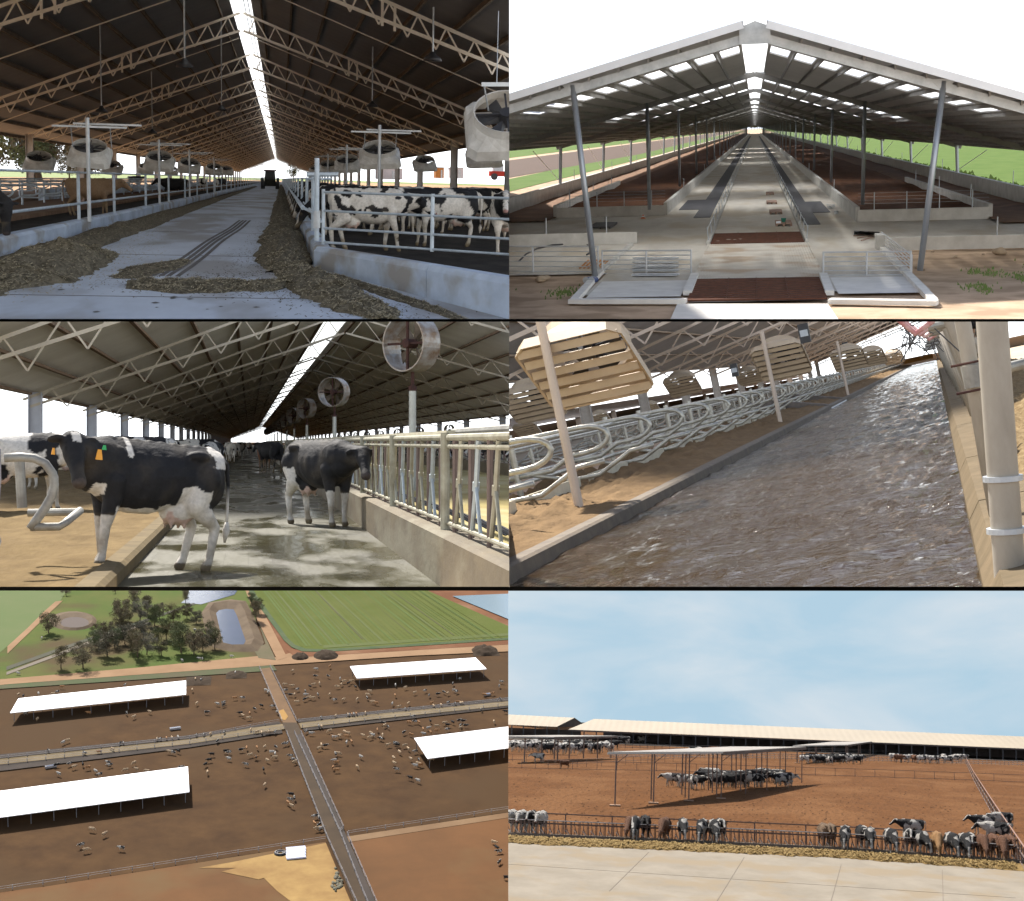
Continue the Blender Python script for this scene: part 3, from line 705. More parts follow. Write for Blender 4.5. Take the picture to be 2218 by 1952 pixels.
    pile([(-4.0, 22.2, .2, .05), (-3.95, 24, .75, .26), (-3.85, 27, .8, .46), (-3.7, 30, .55, .3), (-3.6, 33, .3, .08)], 'pale heap of chopped maize feed in the left foreground', 5200, .045, 2, .2)
    pile([(-2.5, 25.2, .35, .03), (-2.3, 28, .5, .09), (-1.9, 31, .22, .04)], 'thin tail of feed running right from the pale heap', 800, .04, 5)
    pile([(.15, 27.5, .4, .12), (.1, 31, .6, .26), (.05, 42, .62, .25), (.1, 60, .55, .22), (.1, 120, .5, .2), (.1, 400, .4, .18)], 'dark feed ridge along the right alley wall', 3600, .05, 3)
    pile([(1.25, 18.4, .2, .04), (1.05, 19.8, .45, .14), (.75, 22, .5, .2), (.5, 25, .55, .2), (.25, 28.5, .35, .16)], 'feed spilled round the corner of the wall in the foreground', 4200, .042, 4)
    pile([(2.35, 17.6, .12, .02), (2.0, 20, .16, .06), (1.5, 23, .2, .08), (.9, 27, .2, .05)], 'thin line of feed at the foot of the corner wall', 1300, .035, 6)
    m = MB(); rr = random.Random(2)
    def fn(u, v):
        X = -2.25+u*2.5; w = 1.3+.6*noise.noise(V(u*4, 1, 1)); Y = 23.6+.5*noise.noise(V(u*5, 3, 0))+(v*2-1)*w*(sin(pi*min(1, u+.08))**.4)
        return V(X, Y, -H-.015+max(0, (1-(v*2-1)**2)*.10*(1+1.1*noise.noise(V(u*9, v*5, 2)))))
    m.grid(fn, 60, 14); o = solo(P, 'feed_pile', m, FEED, 'low band of feed crossing the alley floor in the foreground', 'feed', None, True)
    f = flecks(fn, 2600, .045, 9, 2.0); q = bpy.data.objects.new('straw_bits', f.mesh('straw_bits', STRAW)); COL.objects.link(q); q.parent = o; q['kind'] = 'stuff'
    struct(P, 'loose_feed', scatter(P, [(-3.9, 21, .5), (-3.6, 27, .6), (-3.4, 34, .5), (-4.0, 50, .4), (-4.1, 70, .4)], 2600, .045, 3), STRAW, kind='stuff')
    struct(P, 'loose_feed', scatter(P, [(1.3, 18.5, .4), (.7, 22, .55), (-.6, 23.5, .6), (-2.2, 24, .5), (-.5, 27, .4), (-.5, 36, .3), (-.4, 60, .3)], 3200, .045, 4), FEED, kind='stuff')
    m = MB()
    for y in (21.5, 33, 47, 66, 92): m.box(-5.2 if y > 30 else -9, .5, y, y+.05, -H+.001, -H+.005)
    struct(P, 'floor_joints', m, mat('damp_mark', (.12, .115, .11), (.18, .17, .17), scale=3))
    # tyre marks: thin dark damp film on the floor
    m = MB()
    for dx in (-.35, -.22, -.1, .05):
        pts = [V(-1.75+dx+.10*i*.5+.03*sin(i), 26+i*3.2, -H+.006) for i in range(12)]
        for a, b in zip(pts, pts[1:]): m.add([a-V(.045, 0, 0), a+V(.045, 0, 0), b+V(.045, 0, 0), b-V(.045, 0, 0)], [(0, 1, 2, 3)])
    for i in range(26):
        x, y = rr.uniform(-4, 1.5), rr.uniform(18.2, 24); s = rr.uniform(.02, .06)
        m.add([(x-s, y, -H+.006), (x, y-s*3, -H+.006), (x+s*1.4, y, -H+.006), (x, y+s*3, -H+.006)], [(0, 1, 2, 3)])
    struct(P, 'tyre_marks', m, mat('damp_mark', (.12, .115, .11), (.18, .17, .17), scale=3))
    # ---------------- tractor down the alley
    b = P.G(585, 410); s = 1.0; t = Thing(P, 'tractor', 'dark red tractor seen from behind at the far end of the alley', 'tractor', b)
    def at(x, y, z): return b+V(x, y, z)
    red = mat('dull_red_paint', (.10, .03, .03), (.06, .03, .03)); m = MB()
    bx = lambda x0, x1, y0, y1, z0, z1: MB().box(b.x+x0, b.x+x1, b.y+y0, b.y+y1, b.z+z0, b.z+z1)
    t.part('body', bx(-.85, .85, 0, 3.6, .45, 1.6), mat('dark_green_paint', (.03, .035, .03), (.05, .05, .05)))
    cab = MB(); cab.loft([[at(-.85, 0, 1.4), at(.85, 0, 1.4), at(.85, 1.6, 1.4), at(-.85, 1.6, 1.4)], [at(-.75, .1, 2.7), at(.75, .1, 2.7), at(.75, 1.5, 2.7), at(-.75, 1.5, 2.7)]]); t.part('cab', cab, mat('dark_glass', (.02, .03, .03), rough=.2))
    t.part('cab_roof', bx(-.95, .95, -.1, 1.8, 2.7, 2.95), red)
    for sx_ in (-1, 1):
        t.part('wheel', MB().tube([at(sx_*.95, .3, .85), at(sx_*1.4, .3, .85)], .85, 20), BLACKM); t.part('wheel', MB().tube([at(sx_*.8, 3.2, .6), at(sx_*1.15, 3.2, .6)], .6, 16), BLACKM)
        t.part('mudguard', bx(min(sx_*.8, sx_*1.4), max(sx_*.8, sx_*1.4), -.3, 1.1, 1.7, 1.8), red)
    # ---------------- far things
    tree(P, 1, (9.5, 1150, -H), 15.5, 'round green tree in the light at the far end of the dark shed')
    rr = random.Random(8)
    for i in range(16):
        px = rr.uniform(22, 170) if i < 10 else rr.uniform(880, 1100); q = P.G(px, 391)
        tree(P, i % 4, q+V(0, rr.uniform(-100, 100), 0), rr.uniform(12, 26) if i < 4 else rr.uniform(7, 14), 'hazy tree on the skyline seen under the shed roof, '+('left side' if i < 10 else 'right side'), 'skyline trees beyond the dark shed, '+('left' if i < 10 else 'right'))
    def boxthing(name, px0, px1, py0, py1, Y, m_, label, cat, dy=3):
        a = P.D(px0, py1, Y); b_ = P.D(px1, py0, Y); t = Thing(P, name, label, cat, (a.x, Y, a.z))
        t.part('wall', MB().box(a.x, b_.x, Y, Y+dy, a.z, b_.z), m_); t.part('roof', MB().box(a.x-.1, b_.x+.1, Y-.1, Y+dy+.1, b_.z, b_.z+.12), GALV)
        w = (b_.x-a.x); t.part('door', MB().box(a.x+w*.6, a.x+w*.8, Y-.04, Y-.003, a.z, a.z+(b_.z-a.z)*.8), GALV); return t
    pw = mat('pale_cladding', (.62, .58, .60), (.5, .48, .5), scale=.6)
    boxthing('site_cabin', 975, 1004, 365, 386, 230, pw, 'white cabin seen between the right columns', 'cabin')
    boxthing('site_cabin', 815, 872, 367, 388, 260, pw, 'long pale cabin behind the largest right fan', 'cabin')
    boxthing('hopper', 944, 962, 364, 386, 210, mat('orange_paint', (.5, .22, .06), (.4, .16, .05)), 'orange hopper between two columns beyond the right pens', 'hopper')
    b = P.D(1085, 388, 180); t = Thing(P, 'red_loader', 'small red loader tractor at the right edge beyond the pens', 'tractor', b)
    rp = mat('bright_red_paint', (.5, .06, .04), (.4, .05, .04))
    t.part('body', MB().box(b.x-1.3, b.x+1.8, b.y, b.y+1.4, b.z+.3, b.z+.9), rp); t.part('cab', MB().box(b.x-.9, b.x+.3, b.y, b.y+1.3, b.z+.9, b.z+1.7), mat('pale_glass', (.6, .65, .7), rough=.2))
    for x in (-.8, 1.2): t.part('wheel', MB().tube([(b.x+x, b.y-.2, b.z+.25), (b.x+x, b.y+.1, b.z+.25)], .4, 14), BLACKM)
shed_left()
# ================================================================== A right: empty new shed seen from above the yard
def shed_right():
    P = AR; H = P.H; G = P.G
    sand = mat('sandy_dirt', (0.552, 0.4048, 0.2852), (0.4324, 0.3128, 0.2116), scale=1.2, rough=.95, bump=.05, bscale=5, c3=(0.3496, 0.2484, 0.1656), s3=.7)
    grass = mat('green_crop', (0.068, 0.123, 0.018), (0.096, 0.1476, 0.03), scale=.5, rough=.9, stretch=(1, .3, 1))
    conc = mat('yard_concrete', (.62, .585, .52), (.50, .465, .41), scale=.9, rough=.85, c3=(.50, .44, .35), s3=.5, stretch=(1, .35, 1))
    light = mat('new_concrete', (.78, .76, .72), (.66, .64, .60), scale=1.5, rough=.8)
    wallm = mat('pen_wall_concrete', (.60, .59, .56), (.46, .45, .42), scale=1.4, rough=.85)
    bed = mat('brown_bedding', (0.144, 0.0663, 0.0357), (0.0792, 0.03744, 0.0221), scale=1.3, rough=.95, bump=.08, bscale=3, stretch=(1, .4, 1))
    z = -H
    struct(P, 'ground', MB().poly([(-700, 30, z-.05), (700, 30, z-.05), (9000, 60000, z-.05), (-9000, 60000, z-.05)]), sand)
    def sheet(name, pts, m, dz=0.0, th=0): return struct(P, name, MB().poly([(x, y, z+dz) for x, y in pts], th), m)
    g = lambda px, py, dz=0: G(px, py, z+dz)
    Yf = g(1600, 655).y; Yg2 = g(1600, 606).y; Yg1b = g(1600, 530).y; Yg1 = g(1600, 507).y; YE = 1300
    # fields
    sheet('field', [(15.6, 20), (300, 20), (3000, 20000), (60, 20000), (15.8, 400)], grass, -.02)
    sheet('field', [(-24, 60), (-19, 60), (-17.5, 300), (-17, 3000), (-30, 3000)], grass, -.02)
    sheet('ploughed_field', [(-42, 60), (-27, 60), (-22, 300), (-40, 3000), (-60, 3000)], mat('ploughed', (.10, .062, .045), (.075, .05, .035), scale=.5), -.015)
    sheet('field', [(-300, 60), (-47, 60), (-60, 3000), (-1200, 6000)], grass, -.02)
    rr = random.Random(5); m = MB()
    # rough green verge along the right field
    for i in range(2600):
        y = 50+900*rr.random()**2.2; x = 15.6+abs(rr.gauss(0, .6))+.25*sin(y*.4); s = rr.uniform(.05, .2)
        m.add([(x-s, y, z), (x+s, y, z), (x+rr.uniform(-.1, .1), y+rr.uniform(-.2, .2), z+s*1.6)], [(0, 1, 2)])
    for i in range(700):
        cx_, cy_ = rr.choice([(6.3, 44), (7.1, 42.5), (8.2, 46), (5.6, 40), (-7.2, 41), (7.9, 41), (-5, 40.5)]); x = rr.gauss(cx_, .22); y = rr.gauss(cy_, .7); s = rr.uniform(.01, .035)
        m.add([(x-s, y, z-.04), (x+s, y, z-.04), (x+rr.uniform(-.03, .03), y+.02, z+s*1.5)], [(0, 1, 2)])
    struct(P, 'grass_tufts', m, mat('tuft_green', (.10, .16, .04), (.17, .20, .07), scale=3), kind='stuff')
    # slabs
    sheet('alley_floor', [(-1.60, Yg1), (1.78, Yg1), (1.78, YE), (-1.60, YE)], conc, .03)
    rib = mat('ribbed_concrete', (.70, .66, .59), (.56, .52, .46), scale=1.2, rough=.85, c3=(.52, .42, .32), s3=.8)
    sheet('apron', [(-1.75, Yg2), (1.95, Yg2), (1.78, Yg1b), (-1.62, Yg1b)], rib, .03)
    m = MB()
    for i in range(44):
        x0 = -1.7+i*.083; m.box(x0, x0+.035, Yg2+.05, Yg1b-.1, z+.03, z+.045)
    struct(P, 'apron_ribs', m, rib)
    sheet('yard_floor', [(-4.37, g(1300, 640).y), (-1.78, g(1300, 640).y), (-1.62, Yg1b), (-1.62, YE), (-4.37, YE)], conc, .01)
    sheet('yard_floor', [(1.98, g(1300, 640).y), (4.35, g(1300, 640).y), (4.35, YE), (1.80, YE), (1.80, Yg1b)], conc, .01)
    sheet('yard_floor', [(-13, g(1200, 595).y), (-4.37, g(1200, 595).y), (-4.37, g(1200, 465).y), (-13, g(1200, 440).y)], conc, .0)
    sheet('yard_floor', [(4.35, g(2000, 535).y), (13, g(2000, 535).y), (13, g(2000, 470).y), (4.35, g(2000, 470).y)], conc, .0)
    for s in (-1, 1):                                     # clean light slabs by the entrance
        x0, x1 = (-4.25, -1.85) if s < 0 else (2.05, 4.22)
        sheet('new_slab', [(x0, g(1400, 645).y), (x1, g(1400, 645).y), (x1, g(1400, 610).y), (x0, g(1400, 610).y)], light, .022)
    sheet('ramp', [(g(1452, 691).x, 30), (g(1826, 691).x, 30), g(1793, 658)[:2], g(1467, 658)[:2]], light, .0)
    # grates with slats
    def grate(y0, y1, xa0, xb0, xa1, xb1, n, label):
        t = Thing(P, 'cattle_grid', label, 'grid', (0, y0, z)); gm = mat('rusty_grid', (.16, .07, .045), (.10, .05, .035), scale=6, rough=.85)
        t.part('pit', MB().poly([(xa0, y0, z+.012), (xb0, y0, z+.012), (xb1, y1, z+.012), (xa1, y1, z+.012)]), BLACKM)
        for i in range(n):
            f = (i+.5)/n; y = y0+(y1-y0)*f; w = (y1-y0)/n*.55
            t.part('bar', MB().box(xa0+(xa1-xa0)*f, xb0+(xb1-xb0)*f, y-w/2, y+w/2, z+.014, z+.06), gm)
        for f in (.28, .5, .73): t.part('cross_bar', MB().bar((xa0+(xb0-xa0)*f, y0, z+.066), (xa1+(xb1-xa1)*f, y1, z+.066), .02, .01), gm)
    grate(Yf+.1, Yg2-.05, g(1488, 657).x, g(1795, 657).x, g(1505, 606).x, g(1775, 606).x, 12, 'rusty brown cattle grid in front, at the shed entrance')
    grate(Yg1b+.05, Yg1-.05, -1.6, 1.76, -1.6, 1.76, 9, 'narrow brown grid across the alley behind the ribbed apron')
    # kerbs and walls
    def wall(a, b, h, label, th=.16, m_=light, name='kerb', posts=0, pl=None, wires=0, cat='kerb'):
        a, b = V(*a, z), V(*b, z); t = Thing(P, name, label, cat, a); d = (b-a).normalized(); nr = V(-d.y, d.x, 0)*th/2*1.0
        t.part('wall', MB().loft([[a-nr, a+nr, a+nr+V(0, 0, h), a-nr+V(0, 0, h)], [b-nr, b+nr, b+nr+V(0, 0, h), b-nr+V(0, 0, h)]]), m_)
        for i in range(posts):
            q = a.lerp(b, (i+.5)/posts)
            t.part('post', MB().tube([q+V(0, 0, h-.01), q+V(0, 0, h+(pl or .5))], .022, 8), GALV)
        for k in range(wires):
            zz = h+(pl or .5)*(.35+.6*k/max(1, wires-1)); t.part('wire', MB().tube([a+V(0, 0, zz), b+V(0, 0, zz)], .006, 4), GALV)
        return t
    A, Bc = g(1234, 657), g(1486, 657); wall((A.x, A.y), (Bc.x, Bc.y), .11, 'white front kerb left of the cattle grid', .35)
    wall((A.x+.1, A.y+.2), (g(1301, 592).x, g(1301, 592).y), .11, 'white kerb running from the left front corner to the steel post', .2)
    A2, B2 = g(1797, 657), g(2030, 661); wall((A2.x, A2.y), (B2.x, B2.y), .11, 'white front kerb right of the cattle grid', .35)
    wall((B2.x-.05, B2.y+.3), (g(1905, 535).x, g(1905, 535).y), .12, 'long white kerb along the right side to the stub wall', .2)
    wall((g(1301, 592).x, g(1301, 592).y), (g(1368, 532).x, g(1368, 532).y), .1, 'grey kerb between the left post and the low pen wall', .14, wallm)
    for s, pxa, pxb, pya, pyb in ((-1, 1489, 1505, 640, 600), (1, 1797, 1783, 640, 600)):
        a, b = g(pxa-8*(-s)*0, pya), g(pxb, pyb); wall((a.x, a.y), (b.x, b.y), .12, 'short pale kerb beside the front grid, %s side' % ('left' if s < 0 else 'right'), .22)
    for s, x in ((-1, -1.68), (1, 1.86)):
        wall((x, Yg1b), (x, YE), .14, '%s alley kerb with a row of small steel posts' % ('left' if s < 0 else 'right'), .12, wallm, 'alley_kerb', 0)
        t = Thing(P, 'alley_fence', 'row of short steel posts with a rail on the %s alley kerb' % ('left' if s < 0 else 'right'), 'fence', (x, Yg1b, z+.14))
        y = Yg1b+.5
        for i in range(44):
            t.part('post', MB().tube([(x, y, z+.13), (x+s*.05, y, z+.62)], .02, 6), GALV); y += 4.2+i*.35
        t.part('rail', MB().tube([(x+s*.04, Yg1b+.5, z+.55), (x+s*.04, y, z+.55)], .014, 5), GALV)
    # pens, left and right
    for s in (-1, 1):
        sd_ = 'left' if s < 0 else 'right'
        Y1_ = g(1200, 531).y if s < 0 else g(2000, 541).y; Y2_ = g(1300, 470).y if s < 0 else g(2000, 477).y
        xe = s*4.37
        wall((s*4.40, Y1_), (s*13.6, Y1_), .43, 'low concrete wall across the front of the %s pen' % sd_, .2, wallm, 'pen_wall', 4, .6, 0, 'wall')
        wall((s*4.42, Y2_), (s*9.9, Y2_), .50, 'second low concrete wall in the %s pen, wires on posts above' % sd_, .2, wallm, 'pen_wall', 4, .75, 4, 'wall')
        wall((s*4.42, Y2_+.15), (s*4.42, YE), .62, 'long concrete wall between the %s bedding and the walkway' % sd_, .18, wallm, 'pen_wall', 30, .55, 0, 'wall')
        wall((s*10.0, Y2_+.15), (s*10.0, Y2_+38), .62, 'short side wall of the %s bedding area' % sd_, .18, wallm, 'pen_wall', 3, .6, 0, 'wall')
        wall((s*13.2, g(1100, 500).y), (s*13.2, YE), .85, 'outer concrete wall along the %s side of the shed' % sd_, .25, wallm, 'outer_wall', 40, .7, 0, 'wall')
        m = MB(); m.grid(lambda u, v: V(s*(4.55+u*5.35), Y2_+.2+(YE-Y2_-.2)*v**2.2, z+.30+.12*noise.noise(V(u*4, v*60, s))), 14, 120)
        if s < 0: m.f = [tuple(reversed(f)) for f in m.f]
        struct(P, 'bedding', m, bed, True)
        m = MB(); m.grid(lambda u, v: V(s*(9.9+u*3.2), Y2_-4+(YE-Y2_)*v**2.2, z+.06+.08*noise.noise(V(u*3, v*50, s+4))), 8, 90)
        struct(P, 'dirt_lane', m, mat('lane_dirt', (.24, .14, .085), (.15, .09, .055), scale=.8), True)
        # rubber mats
        if s < 0: a, b, c_, d_ = g(1502, 473), g(1538, 473), g(1470, 456), g(1520, 434)
        else: a, b, c_, d_ = g(1742, 488), g(1778, 488), g(1799, 461), g(1745, 438)
        rub = mat('black_rubber', (.03, .032, .04), (.05, .05, .06), scale=2, rough=.7)
        x0, x1 = min(a.x, b.x), max(a.x, b.x); t = Thing(P, 'rubber_mat', 'long black rubber mat down the %s walkway' % sd_, 'mat', (x0, a.y, z+.02))
        t.part('mat_strip', MB().poly([(x0, a.y, z+.035), (x1, a.y, z+.035), (x1, 900, z+.035), (x0, 900, z+.035)], .02), rub)
        xa, xb = sorted((c_.x, x0 if s < 0 else x1)); t.part('mat_pad', MB().poly([(xa, c_.y, z+.035), (xb, c_.y, z+.035), (xb, d_.y, z+.035), (xa, d_.y, z+.035)], .02), rub)
    # posts: inner row
    def ipost(y, s, k):
        top = V(s*5.04, y, 1.36 if s < 0 else 1.10); bot = V(s*(4.52 if k == 0 else 5.0), y, z+(.1 if k == 0 else .45))
        return MB().tube([bot, top], .085, 16)
    GP = mat('galv_column', (.40, .43, .47), (.28, .31, .35), scale=2, rough=.4, metal=.5, stretch=(1, 1, .3))
    B = Thing(P, 'open_shed', 'new steel shed with a long gabled roof, rooflights and an open ridge', 'shed', (0, 44, z))
    roofL = corrugated('grey_roof_underside', (0.351, 0.3443, 0.3375), (0.432, 0.4185, 0.4118), 1.2, axis=1, depth=.006, rough=.5, metal=.1, noise_s=.2)
    RZ, EZ, EX = 2.82, -.62, 13.3
    def roofz(x): s = (RZ-(-.50))/12.9; return RZ-(.262 if x < 0 else .318)*abs(x)
    Y0, Y1 = 43.2, YE
    # rooflight bands cut out of each slope
    bands = [(51.5, 56.5), (83, 90), (107, 113), (190, 194), (232, 236), (275, 280), (330, 336)]
    xs = [.42+.83*i for i in range(16)]
    def slope(s):
        m = MB(); lt = []
        ys = [Y0]; 
        for a, b in bands: ys += [a, b]
        ys.append(Y1)
        for i in range(len(ys)-1):
            a, b = ys[i], ys[i+1]
            if i % 2 == 0 or True:
                segs = [(.42, EX)] if i % 2 == 0 else []
                if i % 2 == 1:
                    for k in range(15):
                        x0, x1 = xs[k], xs[k+1]
                        if k < 9: segs.append((x0, x0+.1)); segs.append((x1-.1, x1)); lt.append((x0+.1, x1-.1, a, b))
                        else: segs.append((x0, x1))
                    segs.append((xs[15], EX))
                for x0, x1 in segs:
                    for dz in (0,):
                        p = [V(s*x0, a, roofz(s*x0)), V(s*x1, a, roofz(s*x1)), V(s*x1, b, roofz(s*x1)), V(s*x0, b, roofz(s*x0))]
                        m.poly(p if s > 0 else p[::-1], .05)
        return m, lt
    for s in (-1, 1):
        m, lt = slope(s); B.part('roof', m, roofL)
        for x0, x1, a, b in lt[:40]:
            mm = MB().poly([V(s*x0, a, roofz(s*x0)+.03), V(s*x1, a, roofz(s*x1)+.03), V(s*x1, b, roofz(s*x1)+.03), V(s*x0, b, roofz(s*x0)+.03)]); B.part('rooflight', mm, SKYL)
        # purlins run with the depth, rafters across
        for k in range(1, 16):
            x = s*xs[k]; B.part('purlin', MB().bar((x, Y0+.2, roofz(x)-.12), (x, Y1, roofz(x)-.12), .05, .13), GPU)
        for k in range(38):
            y = 43.6+30.5*k; B.part('rafter', MB().bar((s*.0, y, roofz(s*.01)-.32), (s*EX, y, roofz(s*EX)-.2), .07, .24, up=(0, 0, 1)), GALV if k == 0 else GPU)
            if k == 0:
                B.part('fascia', MB().bar((s*.32, y-.55, roofz(s*.3)+.02), (s*(EX+.3), y-.55, roofz(s*(EX+.3))+.02), .04, .20), WROOF)
                B.part('roof_edge', MB().poly([(s*.32, y-.55, roofz(s*.3)+.13), (s*(EX+.3), y-.55, roofz(s*(EX+.3))+.13), (s*(EX+.3), y+2.5, roofz(s*(EX+.3))+.16), (s*.32, y+2.5, roofz(s*.3)+.16)][::s], .02), WROOF)
        for k in range(34): 
            y = 43.6+30.5*k; B.part('post', ipost(y, s, k), GP, smooth=True)
            if k == 0:
                q = V(s*5.04, y, 1.36 if s < 0 else 1.10)
                B.part('bracket', MB().loft([[q+V(-.12, -.06, -.18), q+V(.12, -.06, -.18), q+V(.12, .06, -.18), q+V(-.12, .06, -.18)], [q+V(-.34, -.06, .05), q+V(.34, -.06, .05), q+V(.34, .06, .05), q+V(-.34, .06, .05)]]), GALV)
            if k: 
                B.part('outer_column', MB().tube([(s*13.1, y, z+.8), (s*13.0, y, roofz(s*13)-.1)], .11, 10), GP)
                B.part('brace', MB().bar((s*13.05, y-13, roofz(s*13)-.3), (s*13.05, y-1, z+1.1), .03), WROOF)
    B.part('ridge_gusset', MB().add([V(-.42, 43.5, RZ-.1), V(0, 43.5, RZ+.06), V(.42, 43.5, RZ-.1), V(.42, 43.5, RZ-.55), V(-.42, 43.5, RZ-.55), V(-.42, 43.62, RZ-.1), V(0, 43.62, RZ+.06), V(.42, 43.62, RZ-.1), V(.42, 43.62, RZ-.55), V(-.42, 43.62, RZ-.55)],
        [(0,1,2,3,4),(9,8,7,6,5),(0,5,6,1),(1,6,7,2),(2,7,8,3),(3,8,9,4),(4,9,5,0)]), GALV)
    for k in range(1, 36): B.part('ridge_tie', MB().bar((-.45, 43.6+30.5*k, RZ-.32), (.45, 43.6+30.5*k, RZ-.32), .04, .16), GALV)
    B.part('added_ridge_diffuser', MB().add([V(-.46, 44.2, RZ+.0), V(0, 44.2, RZ+.14), V(.46, 44.2, RZ), V(-.46, YE, RZ), V(0, YE, RZ+.14), V(.46, YE, RZ)], [(0, 1, 4, 3), (1, 2, 5, 4)]), SKYL)  # added over the open ridge, diffuses the sun stripe on the floor
    # front fences
    def rails(a, b, z0, z1, n, label, posts, name='rail_fence', cat='fence'):
        a, b = V(*a), V(*b); t = Thing(P, name, label, cat, a)
        for i in range(n):
            q = V(0, 0, z0+(z1-z0)*i/(n-1)); t.part('rail', MB().tube([a+q, b+q], .017 if i < n-1 else .026, 6), GALL)
        for f in posts: q = a.lerp(b, f); t.part('post', MB().tube([q+V(0, 0, z0-.03), q+V(0, 0, z1+.02)], .028, 8), GALL)
    la, lb = g(1085, 590), g(1296, 592); rails(tuple(la), tuple(lb), .04, .80, 6, 'six rail galvanised fence left of the left steel post', (.0, .34, 1))
    a, b = g(1305, 593), g(1497, 593); rails(tuple(a), tuple(b), .0, .68, 6, 'six bar gate between the left steel post and the apron', (0, .5, 1), 'yard_gate', 'gate')
    a, b = g(1783, 598), g(1972, 597); rails(tuple(a), tuple(b), .02, .66, 6, 'six bar gate right of the apron', (0, .5, 1), 'yard_gate', 'gate')
    a, b = g(1909, 535), g(1974, 592); rails(tuple(a), tuple(b), .05, .5, 6, 'slanting rails behind the right steel post', (0, 1))
    b = g(1905, 540); solo(P, 'stub_wall', MB().box(b.x-.12, b.x+.12, b.y-.5, b.y+.6, z, z+.5), wallm, 'short square concrete pier behind the right gate', 'pier')
    # loose things
    t = Thing(P, 'black_pallet', 'black plastic pallet lying in the left pen', 'pallet', g(1306, 492))
    a = g(1306, 492); 
    for k in range(6): t.part('board', MB().box(a.x-.5, a.x+.5, a.y-1.6+k*.6, a.y-1.2+k*.6, z+.06, z+.12), BLACKM)
    for x in (-.45, 0, .4): t.part('runner', MB().box(a.x+x, a.x+x+.08, a.y-1.6, a.y+1.9, z+.01, z+.06), BLACKM)
    a = g(1393, 474); t = Thing(P, 'traffic_cone', 'small orange and white cone by the second left wall', 'cone', a); t.part('cone_body', MB().tube([a+V(0, 0, .03), a+V(0, 0, .2)], [.09, .03], 12), mat('cone_orange', (.7, .2, .07), rough=.5)); t.part('foot', MB().box(a.x-.12, a.x+.12, a.y-.12, a.y+.12, z, z+.03), MATS['cone_orange']); t.part('band', MB().tube([a+V(0, 0, .09), a+V(0, 0, .14)], [.078, .06], 12), WROOF)
    pts = [g(x, y, .03) for x, y in ((1124, 566), (1140, 550), (1165, 538), (1195, 531), (1222, 529))]; solo(P, 'hose', MB().tube(pts, .028, 8), BLACKM, 'black hose lying in an arc behind the left fence', 'hose', None, True)
    pts = [g(x, y, .03) for x, y in ((1272, 530), (1284, 536), (1280, 546), (1271, 552))]; solo(P, 'hose', MB().tube(pts, .03, 8), BLACKM, 'short curled black pipe beside the left steel post', 'hose', None, True)
    a = g(1290, 580); t = Thing(P, 'orange_panel', 'orange slatted panel flat on the ground behind the left post', 'panel', a)
    for k in range(7): t.part('slat', MB().bar(g(1256+k*9, 581, .03), g(1275+k*9, 563, .03), .05, .02), mat('orange_board', (.55, .26, .09), (.45, .2, .07)))
    for dz, (pa, pb) in ((.055, ((1258, 577), (1312, 577))), (.055, ((1272, 566), (1325, 566)))): t.part('batten', MB().bar(g(*pa, .05), g(*pb, .05), .04, .015), MATS['orange_board'])
    t = Thing(P, 'panel_stack', 'stack of pale perforated gate panels lying behind the left gate', 'panels', g(1420, 595))
    for k in range(5):
        y = 595-k*9; t.part('panel', MB().bar(g(1372+k, y, .06), g(1468-k, y, .06), .42 if k % 2 == 0 else .3, .03), WROOF)
        t.part('bar', MB().tube([g(1370, y, .11), g(1470, y, .11)], .02, 6), GALV)
    for x in (-1, 1):
        a = g(1280+x*6, 614); t = Thing(P, 'blue_drum', 'small dark blue drum lying outside the left kerb, %s one of the pair' % ('left' if x < 0 else 'right'), 'drum', a); bl = mat('blue_plastic', (.03, .06, .18), rough=.4)
        t.part('body', MB().tube([a+V(-.05, -.12, .1), a+V(.05, .12, .1)], .085, 14), bl); t.part('rim', MB().tube([a+V(-.055, -.135, .1), a+V(-.047, -.115, .1)], .095, 14), GALV)
    rr = random.Random(9)
    def lump(px, py, r, label, m_, name='rock', cat='rock', fl=.6):
        c_ = g(px, py, r*.3); mm = MB(); mm.ball((0, 0, 0), 1, 14, 9); sd_ = rr.random()*50
        for v in mm.v:
            k = 1+.35*noise.noise(v*1.6+V(sd_, 0, 0))+.15*noise.noise(v*4+V(0, sd_, 0)); v.x *= r*k; v.y *= r*k; v.z *= r*k*fl; v += c_
        solo(P, name, mm, m_, label, cat, None, True)
    rock = mat('tan_rock', (.42, .33, .23), (.3, .23, .16), scale=5, bump=.02)
    lump(1172, 605, .16, 'pair of tan boulders outside the left fence, left one', rock); lump(1182, 602, .13, 'smaller tan boulder leaning on the big one outside the left fence', rock)
    lump(2165, 545, .20, 'tan boulder at the right edge below the pen wall', rock)
    for i, (x, y) in enumerate(((2020, 545), (2130, 551), (1993, 582), (2000, 584), (2070, 556), (1985, 580))): lump(x, y, .055, 'small pale stone on the dirt right of the post, %s' % ('nearest the wall', 'second from the right', 'beside the post', 'just below its neighbour', 'alone in the middle', 'closest to the gate')[i], rock, 'stone', 'stone')
    for i, (x, y) in enumerate(((1555, 524), (1578, 520), (1592, 521), (1604, 519))): lump(x, y, .1, 'crumpled pale plastic sheet on the inner grid, piece %s' % ('nearest the kerb', 'second', 'third', 'rightmost')[i], mat('dusty_sheet', (.42, .36, .30), (.3, .25, .2)), 'plastic_sheet', 'sheet', .4)
    # pallets with bricks in the alley
    pk = mat('pinkish_board', (.42, .30, .24), (.32, .22, .18), scale=6)
